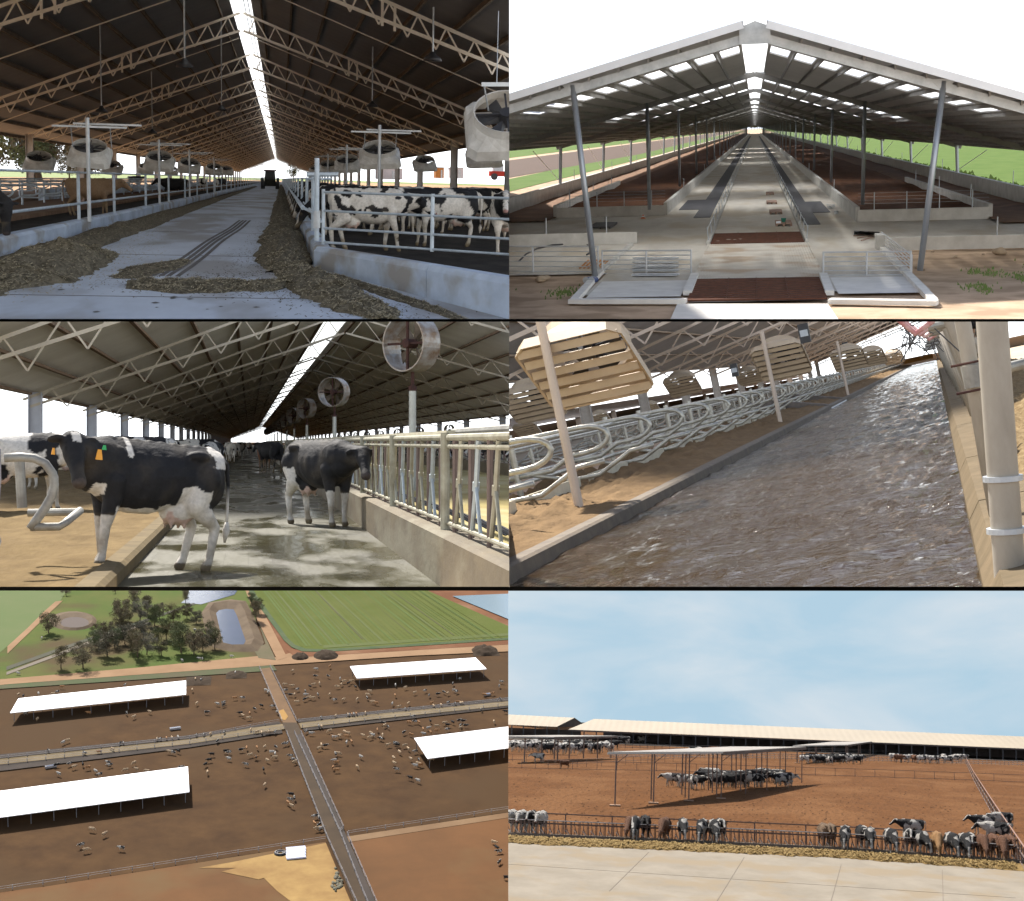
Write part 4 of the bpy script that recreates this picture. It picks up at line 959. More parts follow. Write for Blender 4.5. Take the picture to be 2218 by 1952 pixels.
    for i, (px, py, w) in enumerate(((1698, 492, .34), (1681, 466, .3), (1672, 444, .28), (1668, 424, .24))):
        a = g(px, py); t = Thing(P, 'pallet', 'pinkish wooden pallet in the alley, %s of the row' % ('nearest', 'second', 'third', 'farthest')[i], 'pallet', a, 'pallets in the alley')
        for k in range(5): t.part('board', MB().box(a.x-w, a.x+w, a.y+k*.55, a.y+k*.55+.4, z+.12, z+.15), pk)
        for x in (-w, -.04, w-.08): t.part('runner', MB().box(a.x+x, a.x+x+.08, a.y, a.y+2.6, z+.035, z+.12), pk)
        if i == 0:
            c_ = a+V(0, 1.0, .15); tt = Thing(P, 'bucket', 'green bucket on the nearest pallet', 'bucket', c_); tt.part('body', MB().tube([c_, c_+V(0, 0, .16)], [.07, .11], 14), mat('green_plastic', (.03, .22, .16), rough=.5)); tt.part('rim', MB().tube([c_+V(0, 0, .15), c_+V(0, 0, .17)], .118, 14), MATS['green_plastic'])
            c_ = a+V(-.22, .5, .15); solo(P, 'paper_bag', MB().loft([[c_+V(x*.1, y*.3, 0) for x, y in ((-1,-1),(1,-1),(1,1),(-1,1))], [c_+V(x*.09, y*.28, .05) for x, y in ((-1,-1),(1,-1),(1,1),(-1,1))]]), WROOF, 'small white bag on the nearest pallet', 'bag')
    a = g(1811, 464); t = Thing(P, 'white_bucket', 'white bucket beside the right rubber pad', 'bucket', a); t.part('body', MB().tube([a, a+V(0, 0, .14)], [.08, .1], 12), WROOF); t.part('rim', MB().tube([a+V(0, 0, .13), a+V(0, 0, .15)], .108, 12), GALV)
    for i, (px, py) in enumerate(((1462, 440), (1800, 452))):
        a = g(px, py); t = Thing(P, 'wire_bundle', 'tangled bundle of grey wire by the %s walkway' % ('left', 'right')[i], 'wire', a)
        for k in range(10):
            q = [a+V(rr.uniform(-.22, .22), rr.uniform(-1, 1), .02+rr.uniform(0, .18)) for _ in range(4)]; t.part('strand', MB().tube(q, .008, 4), GALV)
    a, b = g(1852, 505), g(1895, 500); t = Thing(P, 'tarpaulin', 'black tarpaulin heap leaning on the pier at right', 'tarpaulin', a)
    m = MB(); m.grid(lambda u, v: g(1850+u*55, 508-v*8+u*2, .02+.30*(v*(.4+.6*u))+.06*noise.noise(V(u*5, v*4, 1))), 12, 8); t.part('sheet', m, BLACKM)
    for k in range(3): t.part('board', MB().bar(g(1850+k*8, 511+k*5, .03), g(1890, 505+k*4, .04), .07, .03), pk)
    for i in range(9):                                       # skyline seen through the gable
        q = g(1590+i*9, 281.2); tree(P, i % 4, (q.x, 9000, z), 55, 'hazy tree on the skyline seen through the gable opening', 'skyline trees through the gable')
GPU = mat('purlin_grey', (.34, .33, .32), (.25, .245, .24), scale=1); WROOF = mat('white_steel', (.78, .81, .86), (.70, .73, .78), scale=1, rough=.4); GALL = mat('light_galv_rail', (.55, .56, .57), (.45, .46, .47), scale=3, rough=.45, metal=.2)
shed_right()
# ================================================================== B left: wet lane between the stalls and the headlocks
def gable_shed(P, name, label, rx, rh, LX, LH, RX, RH, Y0, Y1, gap, trusses, roof, pm, tm, colm, cols, npl=9, pw=.14, tdepth=1.0, tw=.13, bayn=9, right=True, colw=.28, ground=None, vent=True):
    ground = -P.H if ground is None else ground
    B = Thing(P, name, label, 'shed', (rx, Y0, ground))
    sides = [(-1, LX, LH)] + ([(1, RX, RH)] if right else [])
    for s, ex, eh in sides:
        q = [V(rx+s*gap, Y0, rh), V(ex, Y0, eh), V(ex, Y1, eh), V(rx+s*gap, Y1, rh)]
        B.part('roof', MB().poly(q if s > 0 else q[::-1], .08), roof)
        m = MB()
        for i in range(npl+1):
            t_ = .02+i*.96/npl; x = rx+s*gap+(ex-rx-s*gap)*t_; z = rh-.12+(eh-rh)*t_; m.bar((x, Y0, z-.05), (x, Y1, z-.05), pw, .1)
        B.part('purlins', m, pm)
    if vent: B.part('added_ridge_diffuser', MB().add([V(rx-gap-.1, Y0, rh+.03), V(rx, Y0, rh+.2), V(rx+gap+.1, Y0, rh+.03), V(rx-gap-.1, Y1, rh+.03), V(rx, Y1, rh+.2), V(rx+gap+.1, Y1, rh+.03)], [(0, 1, 4, 3), (1, 2, 5, 4)]), SKYL)  # optional added cover that diffuses light through the ridge gap
    for y in trusses:
        m = MB()
        for s, ex, eh in sides:
            x0 = rx+s*.05; z0 = rh-.42; L = abs(ex-x0); sl_ = (eh-.32-z0)/L
            top = lambda d: V(x0+s*d, y, z0+sl_*d)
            bot = lambda d: V(x0+s*d, y, z0+sl_*d-tdepth*min(1, (L-d)/3+.25))
            m.bar(top(0), top(L), tw, tw); m.bar(bot(0), bot(L*.98), tw, tw); st = (L-.5)/bayn
            for i in range(bayn):
                a = .3+i*st; m.bar(bot(a), top(a+st*.4), tw*.5); m.bar(top(a+st*.4), bot(a+st), tw*.5)
        B.part('truss', m, tm)
        for s, ex, eh in sides:
            x = ex-s*.5; m = MB(); m.box(x-colw, x+colw, y-.03, y+.03, ground, eh); m.box(x-colw, x-colw+.04, y-.2, y+.2, ground, eh); m.box(x+colw-.04, x+colw, y-.2, y+.2, ground, eh)
            B.part('column', m, colm)
    return B
def wet_floor(name, c1, c2, brick=True, sy=.35):
    m = mat(name, c1, c2, scale=1.1, rough=.4, stretch=(1, sy, 1), c3=tuple(a*.7 for a in c1), s3=1.0); t = m.node_tree; b = t.nodes['Principled BSDF']; L = t.links.new
    tc = N(t, 'ShaderNodeTexCoord'); mp = N(t, 'ShaderNodeMapping'); mp.inputs['Scale'].default_value = (1, sy, 1); L(tc.outputs['Object'], mp.inputs[0])
    n = N(t, 'ShaderNodeTexNoise'); n.inputs['Scale'].default_value = 1.3; n.inputs['Detail'].default_value = 6; L(mp.outputs[0], n.inputs[0])
    r = N(t, 'ShaderNodeMapRange'); r.inputs[1].default_value = .42; r.inputs[2].default_value = .58; r.inputs[3].default_value = .12; r.inputs[4].default_value = .55; L(n.outputs[0], r.inputs[0]); L(r.outputs[0], b.inputs['Roughness'])
    n2 = N(t, 'ShaderNodeTexNoise'); n2.inputs['Scale'].default_value = 7; n2.inputs['Detail'].default_value = 5; L(mp.outputs[0], n2.inputs[0])
    bt = N(t, 'ShaderNodeTexBrick'); bt.inputs['Scale'].default_value = 3.0; bt.inputs['Mortar Size'].default_value = .012; bt.inputs['Brick Width'].default_value = .9; bt.inputs['Row Height'].default_value = .3
    mp2 = N(t, 'ShaderNodeMapping'); mp2.inputs['Rotation'].default_value = (0, 0, pi/2); mp2.inputs['Scale'].default_value = (sy, 1, 1); L(tc.outputs['Object'], mp2.inputs[0]); L(mp2.outputs[0], bt.inputs[0])
    ad = N(t, 'ShaderNodeMath', operation='SUBTRACT'); L(n2.outputs[0], ad.inputs[0]); L(bt.outputs['Fac'], ad.inputs[1])
    bp = N(t, 'ShaderNodeBump'); bp.inputs['Distance'].default_value = .02; bp.inputs['Strength'].default_value = .8; L(ad.outputs[0] if brick else n2.outputs[0], bp.inputs['Height']); L(bp.outputs[0], b.inputs['Normal'])
    return m
def lane():
    P = BL; H = P.H; G = P.G; z = -H
    struct(P, 'ground', MB().poly([(-400, 10, z-.03), (400, 10, z-.03), (6000, 40000, z-.03), (-6000, 40000, z-.03)]), mat('pale_dry_ground', (0.68, 0.5712, 0.384), (0.544, 0.4488, 0.2944), scale=.2))
    struct(P, 'lane_floor', MB().poly([(-1.3, 11, z), (1.9, 11, z), (1.9, 620, z), (-1.3, 620, z)]), wet_floor('wet_lane', (0.062, 0.05654, 0.02888), (0.03875, 0.03422, 0.005775)))
    sand = mat('stall_sand', (0.1913, 0.1339, 0.06275), (0.1275, 0.08611, 0.03944), scale=2.2, rough=.95, bump=.05, bscale=7, stretch=(1, .4, 1))
    m = MB(); m.grid(lambda u, v: V(-1.32-u*7.2, 11+300*v**2.2, z+.15+(.09*noise.noise(V(u*8, v*70, 0))+.05*noise.noise(V(u*19, v*200, 4)))*min(1, u*8)), 90, 200); m.f = [tuple(reversed(f)) for f in m.f]
    struct(P, 'sand_bed', m, sand, True)
    solo(P, 'bed_kerb', MB().loft([[V(x, y, q) for x, q in ((-1.28, z), (-1.28, z+.12), (-1.33, z+.16), (-1.5, z+.165), (-1.5, z))] for y in (11, 400)]), mat('stained_kerb', (0.1848, 0.14, 0.07616), (0.1232, 0.0952, 0.0544), scale=3, rough=.8), 'long sand stained kerb along the left side of the wet lane', 'kerb')
    wm = mat('stained_wall', (0.1344, 0.1004, 0.0504), (0.084, 0.06199, 0.0308), scale=1.6, rough=.7, bump=.01, bscale=12, stretch=(1, .4, 1), c3=(0.168, 0.1476, 0.0952), s3=1)
    solo(P, 'trough_wall', MB().loft([[V(x, y, q) for x, q in ((1.85, z), (1.85, -.93), (1.89, -.90), (2.2, -.90), (2.2, z))] for y in (9, 500)]), wm, 'brown stained concrete wall carrying the headlocks, right of the wet lane', 'wall')
    struct(P, 'feed_floor', MB().poly([(2.2, 9, -1.12), (8.6, 9, -1.12), (8.6, 500, -1.12), (2.2, 500, -1.12)]), mat('dirty_feed_floor', (0.3591, 0.3003, 0.1265), (0.2552, 0.2002, 0.08184), scale=1, stretch=(1, .3, 1), c3=(0.3969, 0.3458, 0.1934), s3=.6))
    solo(P, 'trough_wall', MB().box(8.6, 8.9, 25, 500, z, -.72), wm, 'far low concrete wall across the feed floor, cows behind it', 'wall')
    # headlocks
    HM = mat('headlock_pipe', (.38, .37, .29), (.22, .20, .14), scale=3, rough=.5, metal=.3); HB = mat('headlock_blue', (.42, .48, .50), (.30, .33, .33), scale=4, rough=.5, metal=.3)
    def locks(X, ys, zb, zt, label, big, n1):
        t = Thing(P, 'headlock_fence', label, 'headlocks', (X, ys[0], zb))
        for zz, r in ((zt+.03, .034), (zt-.06, .024), (zb+.07, .024)): t.part('rail', MB().tube([(X, ys[0]-2, zz), (X, ys[-1]+2, zz)], r, 8), HM)
        for i, y in enumerate(ys[:n1]):
            M_ = MB(); M_.tube([(X, y, zb), (X, y, zt)], .021, 8); M_.tube([(X+.06, y+.25, zb), (X+.06, y+.25, zt)], .015, 6)
            t.part('upright', M_, mat('dark_pipe', (.16, .11, .09), (.10, .07, .06), scale=3, rough=.5, metal=.2))
            M_ = MB(); dy = (ys[min(i+1, len(ys)-1)]-y) or 1.7
            M_.tube([(X, y+dy*.55, zt), (X, y+dy*.68, zt-.42), (X, y+dy*.88, zb+.10)], .024, 8); M_.tube([(X, y+dy*.68, zt-.42), (X, y+dy*.42, zb+.05)], .018, 8)
            M_.tube([(X, y+dy*.68, zt-.38), (X, y+dy*.70, zt-.46)], .034, 8)
            t.part('yoke', M_, HB if i % 3 == 0 else HM)
            M_ = MB(); M_.bar((X+.05, y+dy*.72, zb+.2), (X+.3, y+dy*.55, zb+.06), .035, .012); M_.bar((X+.02, y+dy*.82, zb+.2), (X+.27, y+dy*.65, zb+.06), .035, .012); t.part('latch', M_, BLACKM)
        for y in big: t.part('post', MB().tube([(X-.03, y, zb-.01), (X-.03, y, zt+.08)], .048, 12), HM)
        return t
    ys = [9.5+i*1.12 for i in range(70)]; ys += [100+i*3 for i in range(40)]
    locks(2.02, ys, -.90, .02, 'row of galvanised headlocks on the brown wall right of the lane', [15.6, 21.4, 27.2, 33, 38.8, 44.6, 50.4, 62, 74, 86, 98, 120, 142], 100)
    locks(8.75, [26+i*2.2 for i in range(70)], -.72, .05, 'far row of headlocks with cow heads behind it', [26, 37, 48, 59, 70, 92, 114, 136], 70)
    t = Thing(P, 'top_beam', 'pale beam and grey rails running over the headlocks', 'rail', (2.4, 12, .1)); t.part('beam', MB().bar((2.5, 19, .10), (2.5, 220, .10), .12, .10), mat('cream_pipe', (.62, .58, .44), (.5, .46, .34), scale=2))
    t.part('rail', MB().tube([(2.6, 12, .14), (2.6, 19.5, .13)], .05, 8), GALVD); t.part('rail', MB().tube([(2.6, 12, .05), (2.6, 19.5, .05)], .04, 8), GALVD)
    # shed
    roof = corrugated('tan_roof_sheet', (0.9072, 0.8618, 0.7484), (0.7711, 0.7144, 0.601), 2.2, axis=1, depth=.0015, rough=.6, noise_s=.25)
    pm = mat('brown_purlin', (.26, .18, .12), (.19, .13, .09), scale=1); tm = mat('tan_truss', (0.558, 0.495, 0.396), (0.45, 0.396, 0.306), scale=1)
    gable_shed(P, 'cattle_shed', 'long tan ceilinged cattle shed with brown purlins and a brilliant open ridge', 5.55, 8.0, -9.4, 2.1, 23.2, 2.5, 18, 780, .72, [43.5+23.3*i for i in range(31)], roof, pm, tm,
        mat('pale_column', (.55, .57, .62), (.45, .46, .5), scale=.8), True, npl=8, pw=.16, tdepth=1.15, tw=.11, bayn=9, vent=False)
    # fans
    for i in range(12):
        Y = 35.4+33*i if i < 3 else 104+26*(i-2); h = 2.24 if i else 2.30
        dup(DRUM, P, (3.72, Y, h), radians(-50 if i != 1 else -30), 1.02, ('biggest rusty drum fan on a post right of the bright ridge', 'second drum fan, pale rimmed, along the lane', 'third drum fan along the lane', 'fourth drum fan along the lane')[i] if i < 4 else 'small far drum fan in the line under the ridge', 'drum fans above the headlocks', 'fan')
        g = V(3.75, Y, -1.12); t = Thing(P, 'fan_post', 'round steel post under the %s drum fan of the line' % ('nearest', 'second', 'third', 'fourth')[i] if i < 4 else 'thin far fan post under the ridge', 'post', g, 'posts of the drum fans')
        t.part('pole', MB().tube([g, V(3.75, Y, h-1.0)], .085, 12), mat('fan_pole', (.50, .52, .48), (.38, .38, .34), scale=2, rough=.4, metal=.3)); t.part('neck', MB().tube([V(3.75, Y, h-1.02), V(3.75, Y, h-.6)], .045, 10), RUST); t.part('clamp', MB().tube([V(3.75, Y, h-1.1), V(3.75, Y, h-.98)], .10, 10), RUST)
    for i in range(9):
        dup(DRUM, P, (14.6, 92+20*i if i else 83, .92), radians(30), .62, 'small drum fan in the right distance, %s from the right' % ('first', 'second', 'third', 'fourth', 'fifth', 'sixth', 'seventh', 'eighth', 'ninth')[i], 'distant drum fans at right', 'fan')
    # cows
    hero = dict(voxel=.02, pose='turn', coat=black_hero, neck_to=(1.00, .10, 1.33), head_dir=(.05, .62, -.78), step=-.55, tailx=.12)
    g = V(G(322, 1225).x+.0, 16.9, z+.05); h1 = cow(P, 'hero', g, 212, 'big black cow with white belly standing across the sand kerb, head turned to camera', None, .965, hero, tilt=-5)
    M_ = MB(); T = mat('orange_tag', (.85, .38, .04), rough=.5)
    def tagpart(parent, c, m_, w=.05, h_=.07):
        b = MB(); b.loft([[V(c[0]-w, c[1], c[2]-h_), V(c[0]+w, c[1], c[2]-h_), V(c[0]+w*.5, c[1], c[2]+h_), V(c[0]-w*.5, c[1], c[2]+h_)], [V(c[0]-w, c[1]+.012, c[2]-h_), V(c[0]+w, c[1]+.012, c[2]-h_), V(c[0]+w*.5, c[1]+.012, c[2]+h_), V(c[0]-w*.5, c[1]+.012, c[2]+h_)]])
        o = bpy.data.objects.new('ear_tag', b.mesh('ear_tag', m_)); COL.objects.link(o); o.parent = parent
    tagpart(h1, (.80, .34, 1.22), T, .04, .055); tagpart(h1, (.755, .355, 1.30), mat('green_tag', (.03, .4, .12), rough=.5), .025, .025); tagpart(h1, (1.22, .12, 1.22), T, .02, .035)
    two = dict(voxel=.025, pose='level', coat=black_two, neck_to=(1.12, .10, 1.20), head_dir=(.70, -.36, -.62), step=.3)
    g = G(694, 1138); cow(P, 'two', (g.x, g.y, z), 300, 'black cow with white legs walking towards the camera on the wet lane', None, 1.02, two)
    tagpart(bpy.data.objects[[o.name for o in bpy.data.objects if o.get('label') == 'black cow with white legs walking towards the camera on the wet lane'][0]], (1.2, .27, 1.16), mat('yellow_tag', (.8, .7, .1), rough=.5), .03, .05)
    rr = random.Random(3)
    for i, (k, px, py, hd, lb) in enumerate((('holC', 462, 1020, 250, 'black and white cow behind the rump of the big cow'), ('holB', 498, 1003, 100, 'small black and white cow far up the left of the lane'), ('blk', 585, 1023, 120, 'black cow half hidden behind the walking cow'),
            ('brn', 574, 1015, 80, 'small brown cow up the middle of the lane'), ('holA', 520, 990, 70, 'tiny cow far up the lane, left of the brown one'), ('holW', 540, 985, 270, 'tiny pale cow far up the lane under the ridge end'))):
        q = G(px, py); cow(P, k, (q.x, q.y, z), hd, lb)
    for i in range(7): q = (-2.5-rr.random()*3, 45+12*i, z+.15); cow(P, ('holA', 'holB', 'blk', 'holC')[i % 4], q, rr.uniform(150, 210), 'black and white cow standing on the sand beds behind the big cow', 'cows on the left sand beds')
    q = G(60, 1108, z+.15); cow(P, 'holW', (q.x-.1, q.y, z+.15), 10, 'mostly white cow behind the pipe loop at the left edge', None, 1.0); q = G(70, 1072, z+.15); cow(P, 'holA', (q.x, q.y+4, z+.15), 200, 'spotted cow behind the white one at the left edge')
    cow(P, 'grey', (-2.95, 13.9, z+.1), 150, 'grey hide of a near cow cut by the lower left corner', None, 1.0, dict(voxel=.05, pose='stand', coat=plain((.26, .24, .25), (.2, .19, .2))))
    for i in range(34):
        Y = 27+i*2.2+rr.uniform(-.4, .4); cow(P, rr.choice(['holA', 'holC', 'holB', 'holW', 'blk', 'holC']), (9.9+rr.random()*.5, Y, z+.1), rr.uniform(165, 195), 'cow standing behind the far row of headlocks', 'cows lined up behind the far headlocks')
    # stall pipe loop in the left foreground
    lp = [G(18, 995), V(0, 0, 0)]
    D = P.D; Y = 15.4
    pts = [D(x, y, Y) for x, y in ((10, 992), (45, 990), (75, 993), (98, 1004), (114, 1026), (118, 1050), (112, 1075), (98, 1100), (80, 1125), (66, 1146))]
    t = Thing(P, 'stall_loop', 'bent grey pipe loop of a stall at the left edge in front of the cows', 'divider', pts[-1]); t.part('loop', MB().tube(pts, .045, 12), GALVD, smooth=True)
    t.part('brace', MB().tube([D(66, 1142, Y), D(128, 1141, Y), D(142, 1132, Y), D(174, 1106, Y+.3)], .04, 10), GALVD, smooth=True); t.part('brace', MB().tube([D(60, 1111, Y+1), D(168, 1109, Y+1)], .04, 10), GALVD)
    t.part('leg', MB().tube([D(42, 995, Y+.5), D(48, 1100, Y+.5)], .05, 10), GALVD)
lane()
# ================================================================== B right: flushed channel beside the stalls
def channel():
    P = BR; H = P.H; G = P.G; D = P.D; z = -H
    struct(P, 'ground', MB().poly([(-500, 6, z-.2), (80, 6, z-.2), (3000, 30000, z-.2), (-9000, 30000, z-.2)]), mat('bright_yard', (.55, .45, .33), (.45, .36, .26), scale=.1))
    # water: real waves
    W = bpy.data.materials.new('flush_water'); W.use_nodes = True; t = W.node_tree; b = t.nodes['Principled BSDF']; b.inputs['Base Color'].default_value = (.034, .020, .009, 1); b.inputs['Roughness'].default_value = .05
    b.inputs['IOR'].default_value = 1.17
    tc = N(t, 'ShaderNodeTexCoord'); mp = N(t, 'ShaderNodeMapping'); mp.inputs['Scale'].default_value = (.5, .75, 1); mp.inputs['Rotation'].default_value = (0, 0, .35); t.links.new(tc.outputs['Object'], mp.inputs[0])
    n = N(t, 'ShaderNodeTexNoise'); n.inputs['Scale'].default_value = 10; n.inputs['Detail'].default_value = 4; n.inputs['Distortion'].default_value = 1.2; t.links.new(mp.outputs[0], n.inputs[0])
    bp = N(t, 'ShaderNodeBump'); bp.inputs['Distance'].default_value = .075; lo_ = N(t, 'ShaderNodeTexNoise'); lo_.inputs['Scale'].default_value = .7; t.links.new(mp.outputs[0], lo_.inputs[0]); lr = N(t, 'ShaderNodeMapRange'); lr.inputs[1].default_value = .38; lr.inputs[2].default_value = .62; lr.inputs[3].default_value = .25; t.links.new(lo_.outputs[0], lr.inputs[0]); t.links.new(lr.outputs[0], bp.inputs['Strength']); t.links.new(n.outputs[0], bp.inputs['Height']); t.links.new(bp.outputs[0], b.inputs['Normal'])
    m = MB()
    def wf(u, v):
        y = 8.5+(330-8.5)*v**2.4; x = -4.9+u*4.95; q = V(x*.75, y*.62, 0); side = 1+.9*u**3
        a = .03*noise.noise(q*1.5)+.028*noise.noise(q*3.2+V(3, 0, 0))*side+.016*noise.noise(q*7)*side+.03*side*abs(noise.noise(V(x*.8+y*.12, y*.33, 2)))
        if u > .86: a += .12*(u-.86)/.14*abs(noise.noise(V(y*.35, 1, 5)))
        return V(x, y, z-.02+a)
    m.grid(wf, 150, 520); struct(P, 'water', m, W, True)
    sand = mat('tan_sand', (0.2173, 0.1408, 0.0713), (0.153, 0.09775, 0.04991), scale=2.4, rough=.95, bump=.06, bscale=9, stretch=(1, .45, 1))
    m = MB()
    def sf(u, v):
        y = 12+(320-12)*v**2.3; x = -5.1-u*3.6; q = V(x*1.5, y*.5, 1)
        return V(x, y, z+.17+(.16*min(1, u*3.5))+min(1, u*5)*(.16*noise.noise(q)+.22*abs(noise.noise(q*2.1))+.07*noise.noise(q*6))*(.5+.9*u))
    m.grid(sf, 70, 420); m.f = [tuple(reversed(f)) for f in m.f]; struct(P, 'sand_bed', m, sand, True)
    struct(P, 'sand_bed', MB().poly([(-8.6, 12, z+.25), (-8.6, 320, z+.25), (-24, 320, z+.25), (-24, 12, z+.25)][::-1]), mat('far_bedding', (0.588, 0.42, 0.28), (0.35, 0.238, 0.168), scale=.5, stretch=(1, .2, 1)))
    solo(P, 'channel_kerb', MB().loft([[V(x, y, q) for x, q in ((-4.88, z-.1), (-4.90, z+.14), (-4.95, z+.17), (-5.15, z+.18), (-5.15, z-.1))] for y in (11, 320)]), mat('wet_kerb', (0.153, 0.1162, 0.07425), (0.0935, 0.06975, 0.04725), scale=3, rough=.75), 'dark wet kerb between the flowing water and the sand beds', 'kerb')
    km = mat('sandy_kerb', (0.1728, 0.1296, 0.07888), (0.1248, 0.096, 0.058), scale=2.5, rough=.85, bump=.01)
    t = Thing(P, 'channel_wall', 'sandy concrete wall with a bevelled top along the right bank of the water', 'wall', (0, 8, z))
    ys = [8, 12.8, 12.86, 18, 18.06, 26, 26.06, 40, 40.06, 320]
    for i in range(0, 10, 2): t.part('wall_panel', MB().loft([[V(x, y, q) for x, q in ((-.02, z-.1), (.0, z+.12), (.10, z+.26), (.50, z+.27), (.50, z-.1))] for y in (ys[i], ys[i+1])]), km)
    struct(P, 'feed_bank', MB().grid(lambda u, v: V(.5+u*4, 8+200*v**2, z+.12+.35*abs(noise.noise(V(u*6, v*60, 0)))+.1*noise.noise(V(u*25, v*240, 0))), 40, 160), mat('brown_silage', (.13, .085, .04), (.26, .19, .10), scale=9, rough=.95, bump=.05, bscale=20, stretch=(1, .5, 1)), True, kind='stuff')
    # white boards at the back of the sand
    wb = mat('cream_board', (.60, .55, .42), (.5, .45, .34), scale=2)
    t = Thing(P, 'brisket_board', 'row of pale boards showing between the heaps of sand', 'boards', (-6.9, 14, z+.3))
    for i in range(14): y = 15.5+i*4.7; t.part('board', MB().box(-7.0, -6.9, y, y+3.6, z+.25, z+.56), wb)
    # stall loops
    SM = mat('stall_pipe', (0.546, 0.533, 0.468), (0.351, 0.325, 0.273), scale=5, rough=.4, metal=.45)
    def row(X, n, dy, y0, zz, label, group, L=2.1, s=1):
        ST = proto('stall_divider', 'divider'); lp = loop_pts(L, .45)
        ST.part('loop', MB().tube(lp, .042, 10), SM, smooth=True); ST.part('lower_bend', MB().tube([(L*.15, 0, .27), (L*.42, 0, .06), (L*.62, 0, .06), (L*.86, 0, .34), (L*1.02, 0, .36)], .036, 8), SM, smooth=True)
        ST.part('post', MB().tube([(.12, 0, -.25), (.12, 0, .98)], .055, 8), SM)
        for i in range(n): dup(ST.o, P, (X, y0+i*dy, zz), 0 if s > 0 else pi, 1.22 if s > 0 else 1, label, group, 'divider')
        t = Thing(P, 'stall_rail', 'long clamped pipe rails over the '+group, 'rail', (X, y0, zz+.9))
        for dx, dz in ((.1, .96), (.55*L, .99), (.3, .2)): t.part('rail', MB().tube([(X+s*dx, y0-8, zz+dz), (X+s*dx, y0+n*dy, zz+dz)], .045, 8), SM)
    row(-8.5, 60, 4.6, 15.5, z+.44, 'curved pipe stall divider in the near row beside the sand heaps', 'near row of stall loops', 2.4)
    row(-11.4, 36, 4.6, 24, z+.3, 'stall divider in the row facing away behind the near loops', 'second row of stall loops', 2.0, -1)
    row(-17.5, 34, 4.8, 36, z+.3, 'small stall divider in the far back row', 'far row of stall loops', 2.0, 1)
    # sloped crossover box
    c = G(1838, 872); x0, y0 = -5.0, c.y-6; t = Thing(P, 'crossover', 'dark concrete crossover with sloping cheeks between the sand beds', 'crossover', (x0, y0, z))
    dk = mat('dark_wet_concrete', (.15, .12, .10), (.09, .075, .065), scale=3, rough=.6)
    for y in (y0, y0+11): t.part('cheek', MB().loft([[V(x0+.05, yy, z), V(x0+.05, yy, z+.2), V(x0-2.6, yy, z+.95), V(x0-3.6, yy, z+.95), V(x0-3.6, yy, z)] for yy in (y, y+.5)]), dk)
    t.part('floor', MB().box(x0-3.4, x0, y0+.5, y0+11, z, z+.1), BLACKM); t.part('edge', MB().bar((x0+.08, y0, z+.03), (x0+.08, y0+12, z+.03), .1, .06), WROOF)
    # shed
    roof = corrugated('lilac_roof_sheet', (.44, .42, .42), (.36, .34, .33), 1.2, axis=1, depth=.004, rough=.55, noise_s=.3)
    cm_ = mat('pinkish_cream_steel', (.62, .50, .40), (.52, .42, .33), scale=1, rough=.6)
    gable_shed(P, 'flushed_shed', 'bright shed with a lilac grey ceiling and cream trusses over the flushed stalls', 1.2, 8.6, -22, 3.2, 22, 3.2, 16, 310, .4, [34+20*i for i in range(14)], roof, mat('beige_purlin', (.35, .28, .22), (.28, .22, .17)), cm_, mat('cream_column', (.60, .56, .52), (.5, .46, .42)), True, npl=7, pw=.25, tdepth=1.5, tw=.17, bayn=8, right=False, colw=.35, vent=False)
    # second shed farther left
    t = Thing(P, 'second_shed', 'dark roofed neighbouring shed beyond the stalls, seen below the eave', 'shed', (-60, 60, z))
    dr = corrugated('dark_second_roof', (0.504, 0.378, 0.2873), (0.63, 0.4725, 0.338), .8, axis=0, depth=.1, rough=.7)
    t.part('roof', MB().add([(-52, 60, 1.55), (-74, 60, 4.2), (-74, 700, 4.2), (-52, 700, 1.55)], [(0, 1, 2, 3)]), dr)
    t.part('gutter', MB().bar((-51.8, 60, 1.7), (-51.8, 700, 1.7), .25, .3), cm_)
    t.part('ceiling', MB().add([(-52, 60, 1.4), (-74, 60, -.2), (-74, 700, -.2), (-52, 700, 1.4)], [(3, 2, 1, 0)]), dr)
    for i in range(18): t.part('column', MB().box(-52.6, -51.8, 118+i*26, 118.3+i*26, z, 1.6), cm_)
    # fans
    names = ('huge slatted wooden coloured fan hood filling the upper left', 'second slatted fan hood over the stalls', 'third slatted fan hood over the stalls', 'fourth slatted fan hood farther down the shed', 'fifth fan hood', 'sixth fan hood')
    HB_ = mat('beige_hood', (0.5096, 0.3996, 0.275), (0.4116, 0.3132, 0.2125), scale=2, rough=.6)
    k = [0]
    def bfan(px, py, Y, sc, label, tilt=30, rz=10, post=True):
        b_ = D(px, py, Y); T = Matrix.Rotation(radians(-tilt), 4, 'X')
        f = dup(FAN, P, b_, radians(rz), sc, label, 'slatted fan hoods over the flushed stalls', 'fan', T)
        for c_ in f.children:
            if c_.name.startswith(('slat', 'hood')):
                c_.data = BEIGE.setdefault(c_.data.name, c_.data.copy() if c_.data.name not in BEIGE else None) or BEIGE[c_.data.name]
                c_.data.materials[0] = HB_
        if post:
            g = V(b_.x-.3*sc, b_.y-.9, z+.2); t_ = Thing(P, 'fan_post', 'cream post under the '+label.split(' over')[0].replace('filling the upper left', 'at upper left'), 'post', g)
            t_.part('pole', MB().tube([g, V(g.x, g.y, b_.z+.9)], .075, 10), cm_); t_.part('arm', MB().bar((g.x, g.y, b_.z+.1), (g.x, b_.y+.6, b_.z+.1), .05), cm_)
    BEIGE = {}
